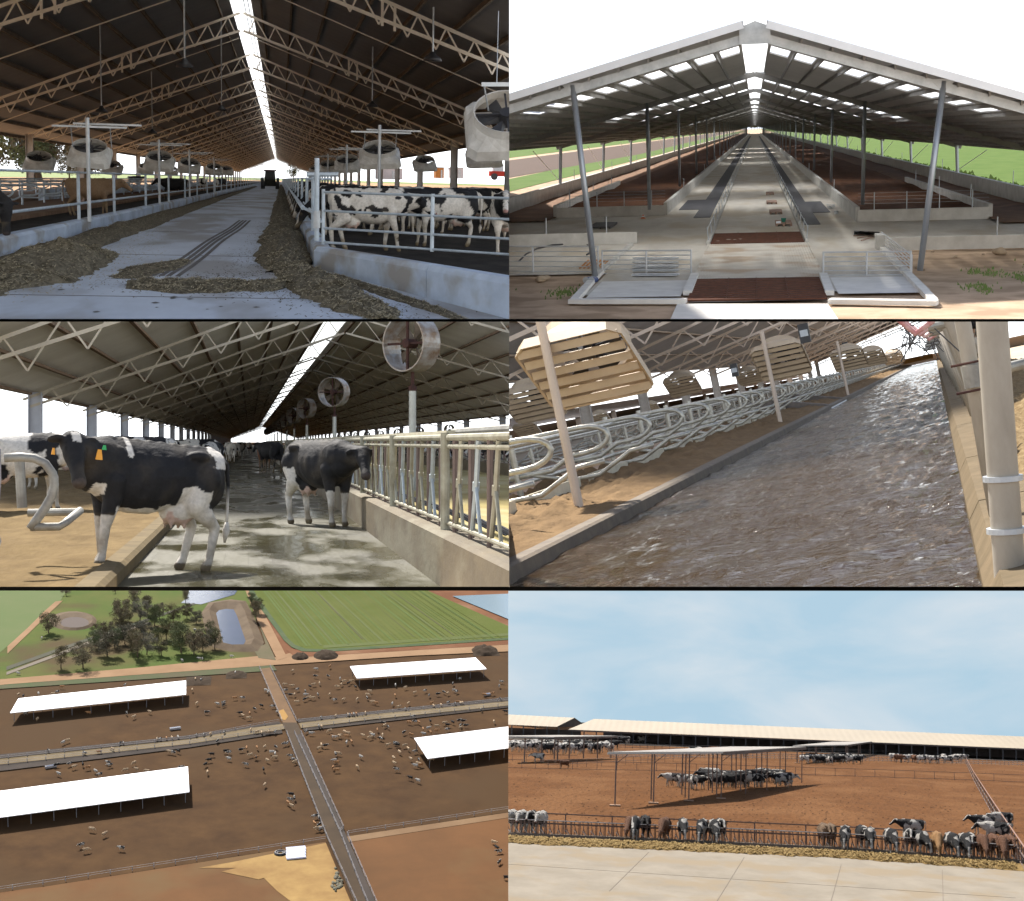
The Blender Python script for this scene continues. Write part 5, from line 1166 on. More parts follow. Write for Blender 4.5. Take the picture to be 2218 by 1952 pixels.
    bfan(1268, 766, 24.5, 1.38, names[0], 36, -6); bfan(1692, 768, 55, 1.4, names[1], 38, -5); bfan(1838, 770, 88, 1.4, names[2], 38, -5); bfan(1888, 768, 118, 1.5, names[3], 34, -5, False); bfan(1935, 770, 160, 1.5, names[4]+' far down the shed', 34, -5, False)
    bfan(1155, 860, 62, 1.75, 'slatted fan in the back row at the left edge', 34, -5, False); bfan(1478, 826, 92, 1.5, 'slatted fan in the back row, middle', 34, -5, False); bfan(1622, 810, 118, 1.4, 'slatted fan in the back row, beside a column', 34, -5, False)
    bfan(1300, 902, 150, 1.5, 'small beige fan in the neighbouring shed, left', 34, -5, False); bfan(1142, 925, 120, 1.5, 'small beige fan low at the left edge in the neighbouring shed', 34, -5, False); bfan(1410, 880, 170, 1.4, 'small beige fan in the neighbouring shed, right', 34, -5, False)
    for i, (px, py) in enumerate(((1742, 722), (1832, 752), (1591, 802))):
        b_ = D(px, py, (48, 90, 70)[i]); t_ = Thing(P, 'light_box', 'small dark lamp box on a column, %s' % ('beside the second hood', 'beside the third hood', 'below the second hood')[i], 'lamp', b_); t_.part('body', MB().box(b_.x-.16, b_.x+.16, b_.y-.1, b_.y+.1, b_.z-.3, b_.z+.3), BLACKM); t_.part('lens', MB().box(b_.x-.12, b_.x+.12, b_.y-.13, b_.y-.101, b_.z-.1, b_.z+.1), GALV)
    # right hand posts
    PM = mat('weathered_post', (0.368, 0.336, 0.2808), (0.272, 0.24, 0.195), scale=3, rough=.6, metal=.15, stretch=(1, 1, .4))
    def post(a, b_, r, label, rings=()):
        a, b_ = V(*a), V(*b_); t_ = Thing(P, 'steel_post', label, 'post', a); t_.part('pole', MB().tube([a, b_], r, 20), PM, smooth=True)
        for f in rings: q = a.lerp(b_, f); d = (b_-a).normalized(); t_.part('ring', MB().tube([q-d*.015, q+d*.015], r*1.28, 20), GALV)
        return t_
    post(D(2190, 1285, 8.8), D(2148, 690, 8.8), .085, 'thick pale post cut by the right edge of the water channel', (.23, .42))
    post(D(2160, 1120, 11.5), D(2084, 690, 11.5), .058, 'stained galvanised post leaning on the right wall of the channel', ())
    q = D(2108, 815, 11.45); t_ = Thing(P, 'pipe_clamp', 'bolted steel clamp with a cross pipe on the leaning post', 'clamp', q)
    t_.part('band', MB().tube([q-V(0, 0, .08), q+V(0, 0, .08)], .075, 16), GALVD); t_.part('cross_pipe', MB().tube([q+V(.05, 0, 0), q+V(.5, .2, .02)], .04, 12), GALVD); t_.part('bolt', MB().tube([q+V(-.14, -.09, .1), q+V(.14, -.09, .1), q+V(.14, -.09, -.1), q+V(-.14, -.09, -.1)], .01, 6), RUST)
    for i in range(12):
        Y = 15+i*3.4+i*i*.35; post((.42, Y, z+.26), (.16, Y, .42), .05, 'post in the receding line on the right channel wall, number %s from the camera' % ('three', 'four', 'five', 'six', 'seven', 'eight', 'nine', 'ten', 'eleven', 'twelve', 'thirteen', 'fourteen')[i])
    t_ = Thing(P, 'cross_pipes', 'dark cross pipes and pale couplings at the top of the right posts', 'pipes', D(2040, 720, 16))
    for i in range(7): q = D(2040-i*5, 702+i*9, 16+i*5); t_.part('pipe', MB().tube([q-V(.14, 0, 0), q+V(.22, 0, 0)], .05, 10), GALVD)
    pk = mat('pink_hose', (.45, .18, .18), (.6, .45, .43), scale=9)
    for i in range(4): q = D(1990+i*9, 698+i*8, 15+i*4); t_.part('hose', MB().tube([q+V(-.2, 0, .1), q+V(-.05, 0, -.1), q+V(.12, 0, -.02), q+V(.2, 0, .12)], .03, 8), pk, smooth=True)
    rr = random.Random(4)
    for i in range(60): q = D(rr.uniform(1950, 2030), rr.uniform(700, 752), rr.uniform(14, 30)); t_.part('wire', MB().tube([q, q+V(rr.uniform(-.2, .2), 0, rr.uniform(-.25, .1))], .008, 4), BLACKM)
    for i in range(3): t_2 = cow(P, ('blk', 'holA', 'holB')[i], D(2106+i*9, 775, 34+i*5), 100, 'dark cow glimpsed between the two right posts, %s' % ('left', 'middle', 'right')[i])
    q = D(1985, 776, 300); solo(P, 'loader', MB().box(q.x-3, q.x+3, 320, 326, q.z-.7, q.z+.3), mat('orange_machine', (.6, .32, .1)), 'blurred orange machine at the far end of the water', 'machine')
channel()
# ================================================================== C left: open lots from the air
def lots():
    P = CL; H = P.H; G = P.G; z = -H
    def pg(name, pts, m, dz, kind='structure'):
        return struct(P, name, MB().poly([G(x, y, z+dz) for x, y in pts]), m, kind=kind)
    yard = mat('trampled_manure', (0.0713, 0.0396, 0.01782), (0.0414, 0.0231, 0.01188), scale=.085, rough=1, c3=(0.0575, 0.0341, 0.01728), s3=.014, detail=12, lo=.3, hi=.72)
    grass = mat('patchy_grass', (0.05577, 0.08547, 0.021), (0.0858, 0.09324, 0.028), scale=.03, rough=1, c3=(0.07293, 0.05439, 0.028), s3=.016, detail=9)
    crop = mat('crop_green', (0.0651, 0.0841, 0.0175), (0.0837, 0.0957, 0.0275), scale=.02, rough=1, detail=9)
    redd = mat('red_dirt', (0.1482, 0.0703, 0.0364), (0.1092, 0.0481, 0.0252), scale=.035, rough=1, c3=(0.1716, 0.0962, 0.056), s3=.03, detail=9)
    road = mat('tan_road', (0.2418, 0.1554, 0.091), (0.195, 0.1221, 0.07), scale=.05, rough=1, detail=8)
    lane = mat('pale_feed_lane', (0.1724, 0.1352, 0.084), (0.126, 0.09749, 0.0588), scale=.08, rough=1, detail=8)
    paddock = mat('orange_paddock', (0.1245, 0.06276, 0.02898), (0.09053, 0.04873, 0.02415), scale=.025, rough=1, c3=(0.1132, 0.07015, 0.0345), s3=.02, detail=9)
    pg('ground', [(-400, 1230), (1500, 1230), (1500, 2400), (-400, 2400)], yard, -.3)
    pg('grassland', [(-200, 1240), (548, 1240), (560, 1423), (-100, 1486)], grass, 0)
    pg('field', [(-100, 1240), (140, 1240), (150, 1270), (130, 1303), (18, 1398), (-100, 1500)], mat('pale_crop', (0.07012, 0.1008, 0.0297), (0.0825, 0.1048, 0.0363), scale=.03), .06)
    pg('grassland', [(548, 1240), (1300, 1240), (1300, 1395), (655, 1430), (600, 1430)], redd, 0).name = 'dirt_ground'
    pg('verge', [(-100, 1480), (585, 1432), (600, 1452), (-100, 1499)], mat('weeds', (0.039, 0.0629, 0.021), (0.0624, 0.0555, 0.028), scale=.08, detail=9), .05)
    pg('dirt_road', [(-100, 1479), (18, 1470), (300, 1446), (560, 1421), (600, 1424), (640, 1410), (1300, 1375), (1300, 1402), (900, 1420), (585, 1441), (18, 1482), (-100, 1494)], road, .12)
    pg('dirt_road', [(620, 1408), (1300, 1368), (1300, 1384), (640, 1424)], redd, .18)
    # green field with rounded corner and stripes
    f = [(540, 1262), (552, 1290), (600, 1350), (625, 1384), (640, 1397), (662, 1405), (700, 1406), (860, 1397), (1101, 1381), (1300, 1366), (1300, 1418-20), (1101, 1356), (930, 1281), (895, 1262)]
    pg('crop_field', [(540, 1262), (556, 1290), (600, 1350), (625, 1384), (640, 1397), (662, 1405), (700, 1406), (860, 1397), (1101, 1381), (1101, 1356), (930, 1281), (895, 1262)], crop, .3)
    pg('hedge_line', [(530, 1262), (540, 1262), (556, 1290), (600, 1350), (625, 1384), (640, 1397), (662, 1405), (700, 1406), (860, 1397), (1101, 1381), (1101, 1386), (860, 1402), (700, 1412), (655, 1411), (632, 1402), (615, 1387), (588, 1350), (545, 1292)], mat('dark_hedge', (.035, .06, .022), (.055, .07, .03), scale=.15), .36)
    rr = random.Random(11); sm = mat('field_track', (0.066, 0.0589, 0.0275), (0.0495, 0.062, 0.01925), scale=.05); s2 = mat('field_stripe_pale', (0.07293, 0.0873, 0.02722), (0.06451, 0.08184, 0.0198), scale=.06); s3 = mat('field_stripe_deep', (0.05544, 0.08463, 0.01617), (0.06584, 0.09114, 0.02021), scale=.06)
    def stripe(x0, y0, x1, y1, w0, w1, m, dz): pg('field_stripe', [(x0-w0, y0), (x0+w0, y0), (x1+w1, y1), (x1-w1, y1)], m, dz)
    for i in range(44):
        u = i/43+rr.uniform(-.01, .01); x0 = 556+u*350; x1 = 655+u*430; y1 = 1402-u*18-2; y0 = 1270
        if i in (14, 25, 34): stripe(x0+4, y0, x1-10, y1-10, 1.4, 1.8, sm, .45)
        else:
            w_ = rr.uniform(.4, 3.2); stripe(x0, y0, x1, y1, w_*.7, w_, rr.choice((s2, s3, s3, crop)), .40+.002*i)
    pg('field_edge', [(700, 1398), (1101, 1371), (1101, 1377), (700, 1404)], s2, .42)
    # ponds with banks
    pond = mat('blue_pond', (.10, .12, .17), (.09, .11, .15), scale=.03, rough=.12); bank = mat('clay_bank', (0.1111, 0.08048, 0.0504), (0.07605, 0.05273, 0.03276), scale=.1)
    def ring(outer, inner, hgt, label):
        o = [G(x, y, z) for x, y in outer]; i_ = [G(x, y, z+.1) for x, y in inner]; n = len(o); m = MB()
        mid = [o[k].lerp(i_[k], .5)+V(0, 0, hgt) for k in range(n)]; vs = o+mid+i_
        m.add(vs, [(k, (k+1) % n, n+(k+1) % n, n+k) for k in range(n)]+[(n+k, n+(k+1) % n, 2*n+(k+1) % n, 2*n+k) for k in range(n)])
        solo(P, 'pond_bank', m, bank, label, 'bank')
    ring([(436, 1328), (452, 1305), (500, 1298), (532, 1302), (548, 1330), (572, 1392), (560, 1412), (500, 1412), (462, 1402), (446, 1370)], [(470, 1328), (474, 1323), (490, 1320), (505, 1321), (512, 1333), (530, 1388), (526, 1397), (505, 1398), (486, 1395), (480, 1372)], 2.2, 'raised clay bank round the long blue pond')
    pg('water', [(468, 1328), (474, 1322), (490, 1319), (506, 1320), (513, 1333), (532, 1388), (527, 1398), (505, 1399), (484, 1396), (478, 1372)], pond, .5)
    pg('water', [(392, 1306), (405, 1295), (412, 1270), (520, 1270), (508, 1288), (436, 1309)], pond, .2)
    pg('water', [(980, 1291), (1101, 1286), (1140, 1300), (1140, 1356), (1101, 1341)], mat('pale_blue_pond', (.15, .21, .25), (.14, .2, .24), rough=.2), .5)
    ring([(118+40+52*cos(a), 1345-21*sin(a)) for a in [2*pi*k/18 for k in range(18)]], [(162+30*cos(a), 1349-12*sin(a)) for a in [2*pi*k/18 for k in range(18)]], 1.0, 'low bank round the dried pond among the grass')
    pg('dry_pond', [(162+31*cos(-a), 1349-12.5*sin(-a)) for a in [2*pi*k/18 for k in range(18)]][::-1], mat('pond_mud', (.10, .08, .07), (.08, .065, .06)), .3)
    pg('track', [(16, 1400), (60, 1360), (95, 1325), (120, 1303), (136, 1301), (105, 1330), (66, 1368), (16, 1416)], road, .2)
    pg('track', [(14, 1444), (190, 1382), (420, 1306), (424, 1309), (192, 1388), (14, 1452)], mat('dark_ditch', (.045, .05, .03), (.06, .055, .04), scale=.1), .2)
    pg('track', [(14, 1456), (190, 1390), (322, 1347), (324, 1350), (192, 1396), (14, 1462)], mat('grey_track', (.15, .13, .10), (.12, .10, .08)), .2)
    pg('track', [(527, 1268), (537, 1268), (560, 1305), (622, 1424), (601, 1430), (556, 1340)], road, .22)
    pg('bare_bank', [(548, 1300), (556, 1340), (598, 1430), (560, 1425), (548, 1405), (575, 1395)], mat('olive_dirt', (0.0936, 0.074, 0.042), (0.0702, 0.0666, 0.0315), scale=.1), .2)
    # lanes
    pg('feed_lane', [(-60, 1650), (18, 1642), (411, 1601), (540, 1577), (614, 1568), (617, 1579), (540, 1591), (411, 1611), (18, 1654), (-60, 1662)], lane, .2)
    pg('feed_lane', [(647, 1566), (800, 1548), (1140, 1515), (1140, 1524), (800, 1559), (652, 1577)], lane, .2)
    for pts in ([(-60, 1662), (18, 1654), (411, 1611), (610, 1580), (612, 1588), (411, 1619), (18, 1668), (-60, 1676)], [(655, 1577), (1140, 1524), (1140, 1528), (658, 1583)], [(-60, 1640), (400, 1594), (605, 1563), (610, 1568), (411, 1600), (-60, 1649)], [(640, 1558), (1140, 1506), (1140, 1515), (647, 1565)]):
        pg('wet_strip', pts, mat('wet_apron', (0.04056, 0.03108, 0.0252), (0.02652, 0.02072, 0.0175), scale=.12, detail=9), .12)
    pg('cow_lane', [(562, 1449), (585, 1446), (643, 1565), (611, 1565)], mat('brown_lane', (0.1326, 0.0777, 0.0385), (0.0936, 0.0555, 0.0294), scale=.07), .3)
    pg('cow_lane', [(611, 1565), (643, 1565), (655, 1590), (744, 1796), (815, 1952), (845, 2020), (795, 2020), (707, 1813), (621, 1590)], mat('brown_lane_dark', (0.0546, 0.03626, 0.02058), (0.03822, 0.0259, 0.01568), scale=.07), .3)
    pg('cow_lane', [(640, 1592), (652, 1590), (744, 1796), (812, 1952), (840, 2020), (820, 2020), (783, 1927), (735, 1802)], mat('dark_lane', (.05, .04, .035), (.035, .03, .026), scale=.1), .4)
    pg('dirt_patch', [(603, 1540), (614, 1536), (624, 1552), (618, 1560), (608, 1558)], mat('yellow_dirt', (0.2808, 0.1628, 0.049), (0.234, 0.1332, 0.042)), .4)
    pg('paddock', [(-100, 1945), (93, 1921), (560, 1848), (705, 1823), (800, 2080), (-100, 2080)], paddock, .1)
    pg('paddock', [(755, 1814), (1101, 1762), (1200, 1748), (1200, 2080), (880, 2080), (802, 1927)], paddock, .1)
    pg('pale_dirt', [(430, 1880), (500, 1868), (706, 1826), (760, 1955), (745, 1990), (640, 1960), (600, 1930), (570, 1900), (520, 1880)], mat('yellow_sand', (0.2746, 0.1787, 0.06545), (0.1716, 0.09713, 0.0357), scale=.05, detail=9), .2)
    pg('pale_dirt', [(480, 1888), (560, 1868), (640, 1862), (610, 1890), (560, 1905)], MATS['yellow_sand'], .22)
    for pts in ([(752, 1812), (1101, 1760), (1101, 1771), (756, 1824)],): pg('pale_dirt', pts, mat('pale_strip', (0.1638, 0.1036, 0.056), (0.1248, 0.074, 0.0385), scale=.05), .2)
    # fences: white topped pipe fences
    FM = mat('pale_pipe', (.26, .25, .25), (.18, .17, .18), scale=.5)
    def fence(pts, label, step=7.0, h=1.5):
        q = [G(x, y) for x, y in pts]; t = Thing(P, 'pipe_fence', label, 'fence', q[0]); L = sum((b-a).length for a, b in zip(q, q[1:])); step = max(step, L/95)
        for zz in (h, h*.5): t.part('rail', MB().tube([p+V(0, 0, zz) for p in q], .07, 4), FM)
        for a, b in zip(q, q[1:]):
            n = max(1, int((b-a).length/step))
            for k in range(n): p = a.lerp(b, k/n); t.part('post', MB().box(p.x-.14, p.x+.14, p.y-.14, p.y+.14, z, z+h+.1), FM)
    fence([(621, 1590), (707, 1813), (800, 2020)], 'long pale fence on the left side of the central lane'); fence([(638, 1590), (735, 1802), (783, 1927), (822, 2020)], 'pale fence down the middle of the central lane')
    fence([(652, 1590), (744, 1796), (736, 1804)], 'pale fence on the right side of the central lane, ending in a bend'); fence([(752, 1810), (802, 1927), (842, 2020)], 'pale fence bordering the orange paddock by the lane')
    fence([(562, 1449), (611, 1565)], 'left fence of the upper cattle lane'); fence([(585, 1446), (643, 1565)], 'right fence of the upper cattle lane')
    fence([(-40, 1936), (93, 1916), (560, 1843), (705, 1820)], 'long thin fence between the brown lot and the paddock at lower left'); fence([(755, 1808), (1101, 1755), (1140, 1749)], 'long thin fence between the brown lot and the paddock at right')
    for i, pts in enumerate(([(-60, 1652), (18, 1643), (411, 1601), (605, 1565)], [(-60, 1662), (18, 1655), (411, 1612), (617, 1580)], [(647, 1565), (1140, 1514)], [(655, 1577), (1140, 1525)])):
        fence(pts, ('far', 'near', 'far', 'near')[i]+' rail of the pale feed lane, '+('left', 'left', 'right', 'right')[i]+' half')
    # shade sheds
    wr = corrugated('white_roof_sheet', (.80, .80, .82), (.78, .78, .81), .28, axis=0, depth=.0003, rough=.5, noise_s=.02)
    for i, (pts, lb, nb) in enumerate((([(40, 1517), (22, 1544), (403, 1504), (403, 1478)], 'long white roofed shade shed at the upper left of the lots', 9), ([(758, 1447), (773, 1469), (1054, 1449), (1030, 1428)], 'white roofed shade shed at the upper right of the lots', 9),
            ([(-30, 1722), (-44, 1776), (410, 1715), (407, 1665)], 'big white roofed shade shed cut by the left edge', 9), ([(897, 1603), (926, 1643), (1160, 1612), (1150, 1572)], 'white roofed shade shed cut by the right edge of the lots', 7))):
        hh = 4.4; q = [G(x, y, z+hh) for x, y in pts]; t = Thing(P, 'shade_shed', lb, 'shed', (q[1].x, q[1].y, z))
        c_ = q[0].lerp(q[3], .0); a, b, c2, d = q
        up = V(0, 0, .9); m = MB(); m.add([b, c2, d+up, a+up], [(0, 1, 2, 3)]); m.add([b-V(0, 0, .3), c2-V(0, 0, .3), d+up-V(0, 0, .3), a+up-V(0, 0, .3)], [(3, 2, 1, 0)]); m.add([b, c2, c2-V(0, 0, .3), b-V(0, 0, .3)], [(3, 2, 1, 0)])
        t.part('roof', m, wr)
        for k in range(nb+1):
            for e0, e1, dz in ((b, c2, 0), (a, d, .7)):
                p = e0.lerp(e1, .02+.96*k/nb); t.part('post', MB().box(p.x-.13, p.x+.13, p.y+(.5 if e0 is b else -.5)-.13, p.y+(.5 if e0 is b else -.5)+.13, z, z+hh+dz-.2), mat('dim_post', (.12, .12, .13), (.09, .09, .1)))
    # trees
    spots = [(105, 1372, 13), (132, 1448, 13), (180, 1447, 15), (215, 1392, 12), (265, 1368, 15), (262, 1345, 14), (232, 1420, 15), (248, 1402, 11), (290, 1315, 15), (303, 1345, 13), (298, 1424, 15), (285, 1410, 13), (318, 1418, 12), (335, 1356, 12), (345, 1340, 10),
             (360, 1385, 12), (392, 1414, 17), (380, 1395, 14), (420, 1418, 14), (440, 1412, 13), (465, 1406, 12), (455, 1382, 10), (375, 1350, 12), (405, 1340, 9), (425, 1350, 8), (402, 1305, 9), (555, 1345, 13), (560, 1330, 10), (143, 1290, 9), (250, 1285, 7), (340, 1398, 10), (310, 1385, 11), (270, 1395, 12), (206, 1405, 11), (235, 1382, 10), (350, 1420, 9), (545, 1310, 8), (320, 1330, 12)]
    for i, (x, y, h) in enumerate(spots):
        if x > 540: lb, gr = 'eucalyptus tree by the dirt track beside the crop field', 'trees by the dirt track'
        elif i == 0: lb, gr = 'lone dark tree beside the dried pond', None
        elif i == 1: lb, gr = 'tree with bare limbs near the tan road at far left', None
        elif i == 2: lb, gr = 'narrow tree second from the left above the tan road', None
        else: lb, gr = 'eucalyptus tree in the grove '+('left of the long pond' if x > 330 else 'on the grassland at upper left'), 'grove of eucalyptus '+('left of the long pond' if x > 330 else 'on the grassland')
        tree(P, rr.randrange(4), G(x, y), h*.92, lb, gr)
    bush = mat('muck', (.035, .025, .017), (.05, .036, .025), scale=.5, rough=1)
    def heap(px, py, w, hgt, label):
        c = G(px, py); m = MB(); f_ = random.Random(px)
        m.grid(lambda u, v: c+V((u-.5)*w, (v-.5)*w*1.2, hgt*max(0, 1-(2*u-1)**2-(2*v-1)**2)**.6*(1+.6*noise.noise(V(u*7, v*7, px)))-.2), 16, 16)
        solo(P, 'manure_heap', m, bush, label, 'heap', None, True)
    heap(650, 1424, 9, 2.2, 'small dark heap beside the pink dirt road'); heap(706, 1421, 13, 2.6, 'larger dark heap beside the pink dirt road'); heap(1050, 1410, 14, 2.5, 'dark heap at the right end of the dirt road')
    heap(512, 1461, 10, 1.2, 'low dark heap of muck in the upper lot'); heap(430, 1474, 12, 1.0, 'wide low dark heap in the upper left lot')
    # stacked white panels, tyre, trough
    c = G(641, 1848); t = Thing(P, 'panel_stack', 'stack of blue and white feed panels outside the lower fence', 'panels', c)
    for k in range(4): y_ = 1838+k*6; t.part('panel', MB().bar(G(620, y_+2, z+.6), G(662, y_-2, z+.6), 2.6, .5), mat('blue_white_panel', (.5, .52, .62), (.35, .38, .5), scale=.4))
    c = G(607, 1850); t = Thing(P, 'tractor_tyre', 'round tractor tyre lying beside the stacked panels', 'feeder', c); n = 16  # a tractor tyre lying flat on the ground
    t.part('tread', MB().tube([c+V(1.8*cos(a), 1.8*sin(a), .5) for a in [2*pi*k/16 for k in range(17)]], .45, 6), BLACKM); t.part('rim', MB().tube([c+V(1.1*cos(a), 1.1*sin(a), .5) for a in [2*pi*k/16 for k in range(17)]], .2, 6), FM)
    for i, (x0, y0, x1, y1) in enumerate(((98, 1664, 122, 1660), (368, 1581, 391, 1578), (1048, 1507, 1062, 1505))):
        a, b = G(x0, y0), G(x1, y1); t = Thing(P, 'water_trough', 'grey water trough in the lots, '+('lower left', 'upper left', 'upper right')[i], 'trough', a)
        t.part('basin', MB().bar(a+V(0, 0, .4), b+V(0, 0, .4), 1.6, .8), FM); t.part('water_surface', MB().bar(a+V(.4, 0, .82), b+V(-.4, 0, .82), 1.1, .02), pond)
    for i in range(26):
        p = G(rr.gauss(731, 6), rr.gauss(1912, 12)); m = MB(); m.ball(p+V(0, 0, .3), (rr.uniform(.4, .9), rr.uniform(.5, 1.2), .5), 8, 6); solo(P, 'shrub', m, LM3, 'small dark shrub beside the lower central lane', 'shrub', 'shrubs beside the lower lane')
    # cattle
    def pt(k, x, y, hd, lb, gr, sc=1.0):
        q = G(x, y); cow(P, 'small_'+k, q, hd, lb, gr, sc*(1.15+.12*(y-1600)/300))
    kinds = ['tan', 'tanG', 'holW', 'holA', 'blk', 'brn', 'holB', 'tan', 'holC', 'tan']
    z1 = [(1145, 1480), (1170, 1478), (100, 100)]
    def Z1(x, y): return x/3.65, 1270+y/3.65
    def Z2(x, y): return 540+x/3.585, 1270+y/3.585
    def Z3(x, y): return x/3.65, 1590+y/3.65
    def Z4(x, y): return 540+x/3.585, 1590+y/3.585
    A1 = [(145, 865), (185, 875), (305, 857), (420, 860), (455, 842), (490, 803), (987, 790), (1520, 828), (1545, 740), (1590, 745), (1860, 690), (1858, 890), (1920, 890), (1720, 938), (1765, 928), (1768, 945), (1555, 935), (1185, 1002), (1060, 1040), (1000, 1010), (700, 1008), (205, 1012), (295, 1058), (1635, 1005), (1900, 1010), (1975, 1015), (1920, 1030), (1965, 1050)]
    A1b = [(1440, 592), (1575, 577), (1600, 580), (1830, 560), (330, 415), (1540, 350), (145, 695)]
    A2 = [(335, 665), (625, 630), (520, 650), (512, 705), (612, 705), (275, 770), (500, 770), (545, 760), (335, 780), (470, 785), (375, 808), (282, 815), (435, 825), (318, 850), (350, 850), (437, 850), (533, 850), (622, 850), (430, 885), (465, 870), (495, 875), (372, 905), (665, 890), (730, 888), (838, 885), (918, 850), (938, 822), (915, 875), (960, 905), (985, 915), (685, 787), (715, 770), (735, 745), (770, 760), (790, 745), (705, 725), (825, 790), (1132, 855), (1210, 795), (1282, 835), (1365, 818), (1395, 855), (1465, 845), (1510, 830), (1540, 840), (1590, 815), (1610, 825), (1580, 765), (1638, 725), (1135, 775), (1825, 850), (1890, 840), (1940, 782), (1958, 748), (130, 815), (145, 830), (95, 935), (40, 960), (185, 940), (1110, 920), (1160, 945), (1235, 918), (1415, 915), (1545, 910), (1620, 908), (215, 985), (60, 1140), (95, 1145), (140, 1145), (170, 1140), (200, 1140), (440, 1135), (480, 1150), (625, 1130), (660, 1180), (700, 1170), (740, 1140), (765, 1150), (755, 1175), (885, 1168), (945, 1150), (960, 1165), (995, 1125), (1035, 1070), (1050, 1090), (1075, 1100), (1240, 1065), (1275, 1020), (1290, 1060), (1315, 1065), (1405, 1055), (1035, 1165), (1020, 1190), (1200, 1145), (1255, 1160), (1350, 1120), (1355, 1155), (1390, 1110), (1410, 1145), (1455, 1095), (1455, 1130), (1515, 1070), (1540, 1085), (1580, 1065), (1540, 1120), (1630, 1050), (1660, 1055), (1640, 1090), (1680, 1090), (1640, 1110), (1900, 1060), (1990, 980)]
    A3 = [(445, 255), (550, 245), (585, 270), (655, 250), (695, 275), (855, 235), (870, 255), (1060, 240), (995, 295), (1080, 290), (465, 325), (755, 305), (790, 330), (1165, 305), (1340, 150), (1370, 155), (1410, 145), (1675, 170), (1655, 215), (1625, 250), (1785, 145), (1810, 155), (1810, 205), (1905, 135), (1950, 120), (1980, 175), (2025, 195), (1945, 250), (1640, 315), (1430, 275), (725, 765), (825, 805), (645, 890), (680, 930), (960, 915), (670, 160), (785, 150), (890, 130), (500, 75), (535, 60)]
    A4 = [(120, 110), (60, 115), (205, 110), (175, 150), (200, 165), (200, 190), (50, 190), (140, 215), (110, 285), (120, 405), (270, 85), (295, 80), (320, 180), (340, 205), (355, 225), (560, 95), (590, 100), (540, 120), (670, 165), (690, 160), (660, 215), (680, 230), (650, 270), (680, 290), (865, 185), (838, 265), (1120, 195), (1125, 235), (1145, 285), (1250, 350), (1310, 372), (1255, 205), (1315, 210), (1290, 255), (1330, 250), (1310, 240), (1415, 205), (1290, 145), (1165, 150), (1235, 125), (1205, 100), (1135, 80), (1075, 95), (1150, 95), (795, 70), (755, 75), (650, 30), (700, 25), (940, 35), (1020, 45), (325, 480), (320, 520), (350, 510), (300, 545), (330, 570), (510, 650), (540, 660), (505, 705), (540, 720), (530, 745), (560, 745), (1900, 855), (1920, 895), (1940, 925), (1940, 1010), (2000, 1130)]
    n = 0
    for zone, fn, nm in ((A1, Z1, 'in the lot round the upper left white shed'), (A1b, Z1, 'grazing near the grove and the tan road'), (A2, Z2, 'in the lots right of the upper lane, between the white sheds'), (A3, Z3, 'in the lot round the big left shed'), (A4, Z4, 'in the lots beside the central lane, lower right')):
        for x, y in zone:
            px, py = fn(x, y); k = kinds[rr.randrange(10)] if zone is not A1b else 'holW'
            kk = {'tan': 'tan', 'tanG': 'tan', 'holW': 'white', 'holA': 'black and white', 'blk': 'black', 'brn': 'brown', 'holB': 'black and white', 'holC': 'black and white'}[k]
            pt(k, px, py+1.5, rr.uniform(0, 360), 'tiny %s cow %s' % (kk, nm), '%s cows %s' % (kk, nm), 1.0)
    # cattle feeding along the pale lane
    for i in range(36):
        u = rr.random(); s = rr.choice((0, 0, 1)); x = 100+u*500 if rr.random() < .55 else 660+u*430
        y = (1642-(x-18)*.104 if x < 600 else 1566-(x-647)*.104)-3 if s == 0 else (1654-(x-18)*.110 if x < 600 else 1577-(x-652)*.105)+5
        k = kinds[rr.randrange(10)]; pt(k, x, y, 90*(1 if s else -1)+rr.uniform(-25, 25), 'tiny cow feeding along the pale lane', 'cows feeding along the pale lane', .95)
lots()
